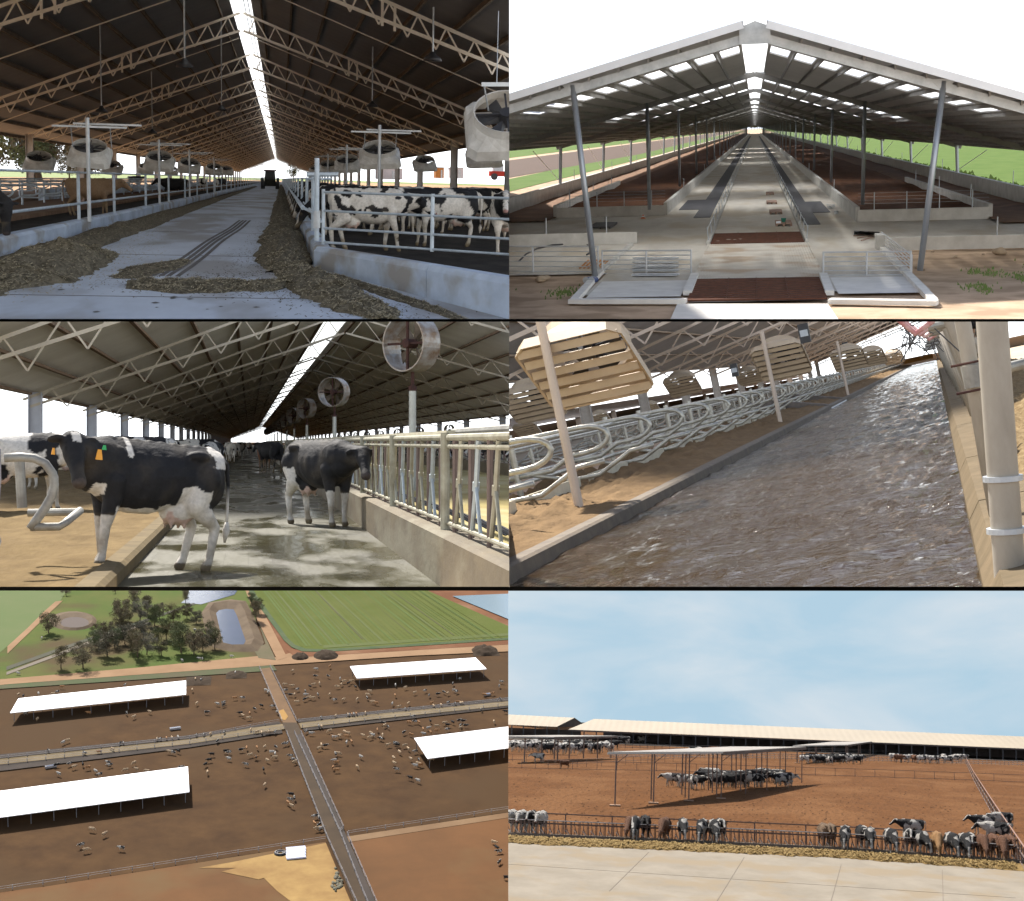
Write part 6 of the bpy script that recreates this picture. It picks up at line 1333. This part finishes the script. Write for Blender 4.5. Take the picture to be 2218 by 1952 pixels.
# ================================================================== C right: feedlot with shade roofs under a blue sky
def ORD(i):
    o_ = ['first', 'second', 'third', 'fourth', 'fifth', 'sixth', 'seventh', 'eighth', 'ninth', 'tenth', 'eleventh', 'twelfth', 'thirteenth', 'fourteenth', 'fifteenth', 'sixteenth', 'seventeenth', 'eighteenth', 'nineteenth', 'twentieth']
    return o_[i] if i < 20 else ('twenty-' if i < 30 else 'thirty-')+o_[i % 20 % 10]
def feedlot():
    P = CR; H = P.H; G = P.G; D = P.D; z = -H
    yard = mat('red_brown_yard', (0.1066, 0.0457, 0.01599), (0.08291, 0.0359, 0.01295), scale=.35, rough=1, bump=.01, bscale=2, stretch=(1, .35, 1), c3=(0.1184, 0.05467, 0.02132), s3=.12, detail=9)
    struct(P, 'ground', MB().poly([(-500, 60, z-.05), (600, 60, z-.05), (2500, 1350, z-.05), (-2500, 1350, z-.05)]), yard)
    m = MB(); rr = random.Random(5)
    for i in range(900):                               # clods of dung
        px, py = rr.uniform(1110, 2200), 1665+130*rr.random(); q = G(px, py); r = rr.uniform(.04, .13); m.add([q+V(-r, 0, 0), q+V(0, -r*1.5, 0), q+V(r, 0, 0), q+V(0, r*1.5, 0), q+V(0, 0, r*.6)], [(0, 1, 4), (1, 2, 4), (2, 3, 4), (3, 0, 4)])
    struct(P, 'dung_clods', m, mat('dung', (.045, .022, .011), (.035, .018, .010), rough=1), kind='stuff')
    conc = mat('pale_feed_road', (0.2125, 0.187, 0.1495), (0.17, 0.1487, 0.1176), scale=.5, rough=.85, stretch=(1, .5, 1), c3=(0.1913, 0.1555, 0.1092), s3=.35, detail=9)
    Lb = [(1050, 1807), (1101, 1810), (1480, 1826), (1840, 1843), (2187, 1868), (2300, 1877)]
    Lt = [(1050, 1774), (1101, 1776), (1480, 1789), (1840, 1810), (2187, 1830), (2300, 1838)]
    struct(P, 'road', MB().poly([G(x, y+3, z+.02) for x, y in Lb]+[G(2500, 2100, z+.02), G(1000, 2100, z+.02)]), conc)
    m = MB()
    for (x0, y0, x1, y1) in ((1612, 1857, 1553, 1952), (1822, 1873, 1800, 1952), (2041, 1884, 2043, 1952), (1405, 1846, 1320, 1930)): m.bar(G(x0, y0, z+.027), G(x1, y1, z+.027), .03, .01)
    for (x0, y0, x1, y1) in ((1101, 1872, 2200, 1945),): m.bar(G(x0, y0, z+.027), G(x1, y1, z+.027), .022, .01)
    struct(P, 'road_joints', m, mat('joint_dark', (.13, .11, .09), (.15, .13, .11), rough=1))
    # straw band
    def fn(u, v):
        x = 1050+u*1200; i = max(k for k in range(len(Lb)-1) if Lb[k][0] <= x); t = (x-Lb[i][0])/(Lb[i+1][0]-Lb[i][0]); y = Lb[i][1]+t*(Lb[i+1][1]-Lb[i][1])
        w = 15+3*noise.noise(V(u*30, 0, 0))+1.5*noise.noise(V(u*120, 3, 0)); q = G(x, y+2+v*w, z+.03); return q+V(0, 0, .11*max(0, 1-(2*v-1)**2)**.7*(1+.8*noise.noise(V(u*60, v*4, 1))+.5*noise.noise(V(u*220, v*9, 1))))
    m = MB().grid(fn, 520, 10); o = struct(P, 'straw', m, mat('golden_straw', (0.17, 0.1148, 0.044), (0.102, 0.06375, 0.024), scale=2.2, rough=1, detail=9, stretch=(1, .4, 1)), True, 'stuff')
    f = flecks(fn, 5200, .22, 4, 3.0); struct(P, 'straw', f, mat('straw_bits_gold', (0.252, 0.18, 0.07225), (0.153, 0.099, 0.03825), scale=6), False, 'stuff')
    # kerb under the headlocks
    def line(L, x): i = max(k for k in range(len(L)-1) if L[k][0] <= x); t = (x-L[i][0])/(L[i+1][0]-L[i][0]); return L[i][1]+t*(L[i+1][1]-L[i][1])
    solo(P, 'feed_kerb', MB().loft([[G(x, y)+V(0, o_, h_) for o_, h_ in ((-.15, 0), (-.15, .22), (.25, .22), (.25, 0))] for x, y in Lb]), mat('kerb_grey', (.16, .13, .10), (.12, .10, .08)), 'low grey kerb under the front row of headlocks', 'kerb')
    RM = mat('rusty_lock_pipe', (.105, .065, .05), (.06, .04, .033), scale=3, rough=.7); WM = mat('worn_bright_pipe', (.42, .40, .38), (.2, .17, .15), scale=4, rough=.5)
    t = Thing(P, 'headlock_fence', 'long rusty row of headlocks along the straw in front', 'headlocks', G(1101, 1810))
    n = 62; XS = [1092+i*18.2 for i in range(n)]
    hh = 1.12
    for i, x in enumerate(XS):
        q = G(x, line(Lb, x)); t.part('upright', MB().tube([q+V(0, 0, .1), q+V(0, 0, hh)], .035, 5), RM)
        q2 = G(x+18.2, line(Lb, x+18.2)); M_ = MB(); M_.tube([q.lerp(q2, .3)+V(0, 0, hh), q.lerp(q2, .42)+V(0, 0, .65), q.lerp(q2, .28)+V(0, 0, .15)], .03, 5); M_.tube([q.lerp(q2, .42)+V(0, 0, .65), q.lerp(q2, .75)+V(0, 0, .15)], .025, 5); M_.tube([q.lerp(q2, .85)+V(0, 0, .1), q.lerp(q2, .85)+V(0, 0, hh)], .025, 5)
        t.part('yoke', M_, RM)
        t.part('latch', MB().bar(q.lerp(q2, .30)+V(0, -.08, .52), q.lerp(q2, .72)+V(0, -.08, .26), .035, .05), WM)
    pts = [G(x, line(Lb, x)) for x in XS]
    for hz, mm, r in ((hh, WM, .04), (.95, RM, .03), (.15, RM, .035)): t.part('rail', MB().tube([p+V(0, 0, hz) for p in pts], r, 5), mm)
    # brown rail fence behind the locks
    def rail_fence(tops, posts, label, hgt, rails=(1.0,), r=.045, mm=None, foot=None):
        """tops: picture points of the foot line"""
        mm = mm or RM; q = [G(x, y) for x, y in tops]; t = Thing(P, 'rail_fence', label, 'fence', q[0])
        for f_ in rails: t.part('rail', MB().tube([p+V(0, 0, hgt*f_) for p in q], r, 5), mm)
        for x in posts: p = G(x, line(tops, x)); t.part('post', MB().tube([p, p+V(0, 0, hgt)], r*1.1, 6), mm)
    rail_fence([(1060, 1796), (1101, 1798), (1480, 1815), (1840, 1831), (2034, 1843)], [1126, 1224, 1325, 1429, 1530, 1634, 1745, 1857, 1884, 1958, 2032], 'brown pipe rail on posts standing just behind the front headlocks', 1.28, (1.0, .45))
    rail_fence([(1060, 1661), (1101, 1664), (1290, 1668), (1460, 1671), (1840, 1682), (2110, 1691), (2250, 1697)], [1130, 1160, 1187, 1213, 1240]+[1293+43*i for i in range(21)], 'thin brown rail fence crossing the middle of the yard', 1.25, (1, .08), .035)
    rail_fence([(1180, 1666), (1290, 1661), (1360, 1656), (1500, 1648)], [1250, 1270, 1293, 1303, 1337, 1355, 1372, 1388, 1403, 1420, 1440, 1458], 'short brown fence running back from the gate at left', 1.3, (1, .5), .035)
    rail_fence([(1050, 1648), (1101, 1649), (1250, 1652)], [1110, 1140, 1170, 1200], 'faint brown rail fence at the far left of the yard', 1.2, (1,), .03)
    # diagonal fence at right
    t = Thing(P, 'diagonal_fence', 'tall brown fence climbing diagonally along the right of the yard', 'fence', G(2145, 1762)); fp = [(2093, 1656), (2110, 1693), (2140, 1748), (2176, 1812), (2230, 1905)]; q = [G(*p) for p in fp]
    for f_ in (1.45, .8, .12): t.part('rail', MB().tube([p+V(0, 0, f_) for p in q], .05, 6), mat('pinkish_rail', (.25, .16, .13), (.17, .11, .09)) if f_ > 1 else RM)
    for a, b, k in zip(q, q[1:], (7, 9, 9, 8)):
        for i in range(k): p = a.lerp(b, i/k); t.part('post', MB().tube([p, p+V(0, 0, 1.45)], .05, 6), RM)
    # far headlocks
    for L, lb, st in (([(1320, 1640), (1640, 1644), (1900, 1650), (2100, 1656), (2250, 1660)], 'far pale row of headlocks across the back of the yard', 9), ([(1050, 1618), (1340, 1621), (1640, 1628), (2250, 1642)], 'dark rails in front of the long shed', 16)):
        t = Thing(P, 'headlock_fence' if st == 9 else 'rail_fence', lb, 'headlocks' if st == 9 else 'fence', G(*L[0])); mm = mat('pale_lock', (.30, .28, .26), (.2, .17, .15)) if st == 9 else BLACKM
        qs = [G(*p) for p in L]
        for hz in (1.2, .3, .75): t.part('rail', MB().tube([p+V(0, 0, hz) for p in qs], .06, 4), mm)
        x = L[0][0]; k = 0
        while x < 2230 and k < 98: p = G(x, line(L, x)); t.part('post', MB().tube([p, p+V(0, 0, 1.25)], .06, 4), mm); x += st if st > 10 else 9.4; k += 1
    # shade roofs
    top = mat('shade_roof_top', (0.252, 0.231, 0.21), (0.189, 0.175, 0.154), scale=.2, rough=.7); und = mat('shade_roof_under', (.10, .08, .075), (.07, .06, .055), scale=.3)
    def shade(A, B_, C_, h, label, nx, ny, pr=.07):
        a, b, c_ = G(*A, h), G(*B_, h), G(*C_, h); d = a+c_-b; t = Thing(P, 'shade_roof', label, 'shade roof', (a.x, a.y, z))
        t.part('roof_sheet', MB().poly([a, b, c_, d], .08), top); t.part('fascia', MB().bar(a-V(0, .1, .13), b-V(0, .1, .13), .05, .18), mat('grey_fascia', (.34, .34, .32), (.28, .28, .26))); t.part('side_beam', MB().bar(b-V(0, 0, .25), c_-V(0, 0, .25), .12, .3), und)
        for i in range(nx):
            for j in range(ny):
                u, v = (i+.12)/(nx-1+.24) if nx > 1 else .5, (j+.1)/(ny-1+.2)
                p = a.lerp(b, u)+(d-a)*v; t.part('post', MB().tube([(p.x, p.y, z), (p.x, p.y, h-.1)], pr, 7), RM)
                if j == 0: t.part('brace', MB().bar((p.x, p.y, h-1.1), (p.x+1.1, p.y, h-.2), .07), RM)
            if ny > 0: p = a.lerp(b, (i+.12)/(nx-1+.24) if nx > 1 else .5)+(d-a)*(.1/(ny-1+.2)); t.part('footing', MB().box(p.x-.5, p.x+.5, p.y-.5, p.y+.5, z, z+.09), mat('footing', (.3, .2, .14), (.25, .17, .12)))
        return a, b, c_, d
    shade((1316, 1629), (1566, 1628), (1746, 1617.5), -3.6, 'largest shade roof on tall posts over a crowd of cows, middle of the yard', 4, 5)
    shade((1717, 1615), (1837, 1613), (1890, 1606), -5.0, 'second shade roof at right, farther back over cows', 4, 3, .12)
    shade((1040, 1594), (1200, 1596), (1338, 1594), -4.35, 'shade roof at the far left, low and dark', 5, 2, .12)
    shade((1990, 1608), (2110, 1610), (2122, 1606), -5.5, 'small far shade roof at right near the long shed', 3, 2, .14)
    # long sheds on the skyline
    t = Thing(P, 'long_shed', 'very long cream roofed shed along the whole skyline', 'shed', D(1700, 1615, 455))
    cr = corrugated('cream_roof_sheet', (0.2604, 0.222, 0.168), (0.2976, 0.252, 0.1848), .5, axis=0, depth=.0003, rough=.6, noise_s=.03)
    e0, e1 = V(-36, 452, -5.2), V(130, 452, -5.2); r0, r1 = V(-30, 474, -1.95), V(130, 474, -1.95)
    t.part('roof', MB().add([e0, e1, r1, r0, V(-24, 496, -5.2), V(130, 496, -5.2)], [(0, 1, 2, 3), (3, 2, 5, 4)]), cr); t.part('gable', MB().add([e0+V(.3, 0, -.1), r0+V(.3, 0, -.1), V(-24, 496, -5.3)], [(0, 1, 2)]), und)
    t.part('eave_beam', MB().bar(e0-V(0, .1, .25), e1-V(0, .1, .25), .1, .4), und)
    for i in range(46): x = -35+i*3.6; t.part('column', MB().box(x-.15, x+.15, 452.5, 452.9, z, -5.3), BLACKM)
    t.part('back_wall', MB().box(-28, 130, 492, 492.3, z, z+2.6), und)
    t = Thing(P, 'long_shed', 'cream roofed shed end at the left of the skyline', 'shed', D(1150, 1605, 470))
    e0, e1 = V(-100, 470, -4.6), V(-41, 470, -4.75); r0, r1 = V(-100, 488, -1.35), V(-37, 488, -1.9)
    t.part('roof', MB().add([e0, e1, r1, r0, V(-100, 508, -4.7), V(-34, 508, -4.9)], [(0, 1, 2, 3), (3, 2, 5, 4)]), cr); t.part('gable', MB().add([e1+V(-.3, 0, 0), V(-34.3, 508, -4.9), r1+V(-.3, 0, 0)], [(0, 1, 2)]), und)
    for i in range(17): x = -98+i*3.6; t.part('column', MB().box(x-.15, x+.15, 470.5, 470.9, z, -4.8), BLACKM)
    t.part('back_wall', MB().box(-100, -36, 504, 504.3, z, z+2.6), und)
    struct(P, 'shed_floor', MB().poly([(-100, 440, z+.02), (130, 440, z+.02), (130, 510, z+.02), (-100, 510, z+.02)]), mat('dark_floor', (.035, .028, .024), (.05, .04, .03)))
    for i in range(14):
        x = 60+i*5.2; tree(P, i % 4, (x, 515, z), 4.6, 'dark green tree behind the right part of the long shed', 'trees behind the long shed')
    # cattle
    def c(k, x, y, hd, lb, gr=None, sc=1.0): cow(P, k, G(x, y), hd, lb, gr, sc)
    ordn = ['first', 'second', 'third', 'fourth', 'fifth', 'sixth', 'seventh', 'eighth', 'ninth', 'tenth', 'eleventh', 'twelfth', 'thirteenth', 'fourteenth']
    feeders = [(1105, 'holW'), (1128, 'holW'), (1150, 'holA'), (1170, 'holW'), (1366, 'brnG'), (1374, 'blkG'), (1398, 'blk'), (1438, 'brnG'), (1478, 'holH'), (1520, 'holG'), (1546, 'holG'), (1560, 'holA'), (1786, 'tan'), (1800, 'tan'),
               (1830, 'holG'), (1868, 'holC'), (1884, 'holH'), (1930, 'holG'), (1970, 'holA'), (1995, 'holH'), (2030, 'tanG'), (2062, 'holG'), (2090, 'holG'), (2102, 'holC'), (2128, 'brnG'), (2152, 'brn'), (2172, 'brnG'), (2186, 'brn')]
    nm = {'holW': 'white', 'holA': 'black and white', 'holC': 'black and white', 'holG': 'black headed', 'holH': 'black and white', 'blkG': 'black', 'brnG': 'red brown', 'brn': 'red brown', 'blk': 'black', 'tan': 'orange tan', 'tanG': 'orange tan'}
    for i, (x, k) in enumerate(feeders):
        g = G(x, line(Lb, x)); off = .28 if k[-1] in 'GH' else 1.6; g = g+V(0, off, 0); base = G(x, line(Lb, x)); rx_ = base.x/base.y; g.x = base.x*(g.y/base.y)
        cow(P, k, g, -90+rr.uniform(-10, 10), '%s cow at the front headlocks, %s of that row from the left' % (nm[k], ORD(i)), None, 1.16)
    c('holA', 2130, 1808, 195, 'black and white cow beside the diagonal fence, its head left', None, 1.1); c('holC', 2158, 1828, 160, 'spotted black and white cow at the right edge beside the diagonal fence', None, 1.15)
    c('holC', 2170, 1800, 200, 'black and white cow behind the spotted one at the right edge', None, 1.1); c('holA', 1975, 1818, 180, 'black and white cow standing side on behind the front headlocks', None, 1.05)
    def crowd(n_, x0, x1, y0, y1, lb, gr, sc, ks=('holA', 'blk', 'holB', 'holC', 'blk', 'holA')):
        for i in range(n_): c(rr.choice(ks), x0+(x1-x0)*(i+.5)/n_+rr.uniform(-4, 4), rr.uniform(y0, y1), rr.choice((0, 180, 90, 20, 200, 160))+rr.uniform(-25, 25), lb, gr, sc)
    crowd(30, 1525, 1705, 1690, 1708, 'cow in the crowd under the largest shade roof', 'crowd under the largest shade roof', 1.2); crowd(5, 1450, 1520, 1700, 1712, 'cow at the left end of the crowd under the largest shade roof', 'left end of the shaded crowd', 1.15, ('brn', 'holC', 'holA'))
    c('holW', 1702, 1703, 0, 'white cow at the right end of the crowd, looking out of the shade', None, 1.2)
    crowd(18, 1742, 1862, 1648, 1658, 'cow in the crowd under the second shade roof', 'crowd under the second shade roof', 1.25)
    crowd(26, 1160, 1330, 1622, 1634, 'cow in the herd by the far left shade roof', 'herd at the far left', 1.5, ('holW', 'holA', 'blk', 'holA', 'holC')); crowd(14, 1265, 1395, 1608, 1614, 'cow in the far group before the long shed', 'far group before the long shed', 1.6, ('blk', 'holA', 'blk')); crowd(12, 1101, 1180, 1622, 1630, 'pale cow in the distance at the far left', 'distant pale cows', 1.4, ('holW', 'holA'))
    crowd(10, 1485, 1620, 1634, 1640, 'cow standing at the far pale headlocks', 'cows at the far headlocks', 1.3, ('holA', 'blk', 'brn', 'holW')); crowd(14, 1930, 2095, 1648, 1655, 'cow standing at the far headlocks near the diagonal fence', 'cows near the diagonal fence', 1.3, ('holW', 'holA', 'brn', 'holC'))
    c('holW', 1166, 1652, 180, 'single white headed cow by the thin fence at far left', None, 1.1); c('brn', 1222, 1665, 185, 'brown cow resting at the gate of the thin fence', None, .9)
    # sky behind everything
    S = bpy.data.materials.new('sky_backdrop'); S.use_nodes = True; nt_ = S.node_tree; nt_.nodes.clear(); L_ = nt_.links.new
    tc = N(nt_, 'ShaderNodeTexCoord'); mp = N(nt_, 'ShaderNodeMapping'); mp.inputs['Scale'].default_value = (.0022, .0022, .006); mp.inputs['Rotation'].default_value = (0, -.28, 0); L_(tc.outputs['Object'], mp.inputs[0])
    n1 = N(nt_, 'ShaderNodeTexNoise'); n1.inputs['Scale'].default_value = 2.1; n1.inputs['Detail'].default_value = 7; n1.inputs['Roughness'].default_value = .52; n1.inputs['Distortion'].default_value = .5; L_(mp.outputs[0], n1.inputs[0])
    r1 = N(nt_, 'ShaderNodeMapRange'); r1.inputs[1].default_value = .40; r1.inputs[2].default_value = .62; L_(n1.outputs[0], r1.inputs[0])
    mx = N(nt_, 'ShaderNodeMix', data_type='RGBA'); mx.inputs[6].default_value = (.145, .203, .245, 1); mx.inputs[7].default_value = (.205, .235, .258, 1); L_(r1.outputs[0], mx.inputs[0])
    em = N(nt_, 'ShaderNodeEmission'); L_(mx.outputs[2], em.inputs[0]); em.inputs[1].default_value = 1.0; ou = N(nt_, 'ShaderNodeOutputMaterial'); L_(em.outputs[0], ou.inputs[0])
    m = MB(); m.grid(lambda u, v: V(sin((u-.5)*1.1)*1300, cos((u-.5)*1.1)*1300, -40+v*400), 40, 4); struct(P, 'sky', m, S)
feedlot()
# ================================================================== dark edge of the slab every place stands on
EDGE = mat('black_edge', (.004, .004, .004), (.006, .006, .006), rough=1, spec=0)
def slab(P, x0, x1, y0, y1, zoff, back=3.0):
    m = MB(); n = 24; top = []; bot = []
    for i in range(n+1):
        x = x0+(x1-x0)*i/n; a = P.G(x, y0, -P.H+zoff); b = P.D(x, y1, a.y); top.append(a); bot.append(b)
    rings = [[a, a+V(0, back, 0), b+V(0, back, 0), b] for a, b in zip(top, bot)]
    m.loft(rings); o = bpy.data.objects.new('ground_slab', m.mesh('ground_slab', EDGE)); COL.objects.link(o); o.matrix_world = P.M.copy(); o['kind'] = 'structure'
slab(AL, -60, SPLIT, BOTA+.3, TOPB+.3, -.07); slab(AR, SPLIT, 2280, BOTA+.3, TOPB+.3, -.06)
slab(BL, -60, SPLIT, BOTB+.3, TOPC+.5, -.04); slab(BR, SPLIT, 2280, BOTB+.3, TOPC+.5, -.21, 1.0)
# ================================================================== trim every place where the next one begins
bpy.context.view_layer.update()
def planes(P):
    out = []
    for k, v in P.clip:
        if k == 'r': out.append(V(F, -(v-CX), 0))            # x/y <= (v-CX)/F
        if k == 'l': out.append(V(-F, (v-CX), 0))
        if k == 'b': out.append(V(0, (CY-v), -F))            # z/y >= (CY-v)/F
        if k == 't': out.append(V(0, -(CY-v), F))
    return [n.normalized() for n in out]
def trim(o, M, pl):
    me = o.data; M3t = M.to_3x3().transposed(); loc = M.translation
    bb = [M @ Vector(c) for c in o.bound_box]
    todo = []
    for n in pl:
        s = [n.dot(q) for q in bb]
        if min(s) > 0: return False
        if max(s) > 1e-7: todo.append(n)
    if not todo: return True
    bm = bmesh.new(); bm.from_mesh(me)
    for n in todo:
        nl = (M3t @ n); inv = M.inverted()
        bmesh.ops.bisect_plane(bm, geom=bm.verts[:]+bm.edges[:]+bm.faces[:], dist=1e-6, plane_co=inv.translation, plane_no=nl.normalized(), clear_outer=True)
        if not bm.faces: bm.free(); return False
    if me.users > 1: o.data = me = me.copy()
    bm.to_mesh(me); bm.free(); return True
def children_rec(o):
    for c in list(o.children):
        yield from children_rec(c); yield c
for root, P in list(ROOTS.items()):
    pl = planes(P)
    for o in list(children_rec(root)):
        if o.type == 'MESH' and not trim(o, o.matrix_world.copy(), pl):
            if not o.children: bpy.data.objects.remove(o)
            else: o.data = bpy.data.meshes.new('none')
    if root.type == 'MESH':
        if not trim(root, root.matrix_world.copy(), pl):
            for c in list(children_rec(root)): bpy.data.objects.remove(c)
            bpy.data.objects.remove(root)
    elif not root.children: bpy.data.objects.remove(root)
# beyond three hundred cows the smallest ones become one herd
def size_of(o):
    q = [o.matrix_world @ Vector(c) for c in o.bound_box]; c = sum(q, Vector())/8; return (q[0]-q[6]).length/c.y
cows = [o for o in list(bpy.data.objects) if o.type == 'MESH' and o.name.split('.')[0] == 'cow']
cows.sort(key=size_of, reverse=True)
rest = cows[290:]
if rest:
    bm = bmesh.new()
    for o in rest:
        me = o.data.copy(); me.transform(CL.M.inverted() @ o.matrix_world); bm.from_mesh(me)
    me = bpy.data.meshes.new('cattle'); bm.to_mesh(me); bm.free(); me.materials.append(COAT)
    h = bpy.data.objects.new('cattle', me); COL.objects.link(h); h.matrix_world = CL.M.copy(); h['kind'] = 'stuff'; h['label'] = 'tiny far cows scattered over the brown lots'
    for o in rest: bpy.data.objects.remove(o)
for o in PROTO:
    for c in list(children_rec(o)): bpy.data.objects.remove(c)
    bpy.data.objects.remove(o)
print('objects', len(bpy.data.objects), 'faces', sum(len(o.data.polygons) for o in bpy.data.objects if o.type == 'MESH'))
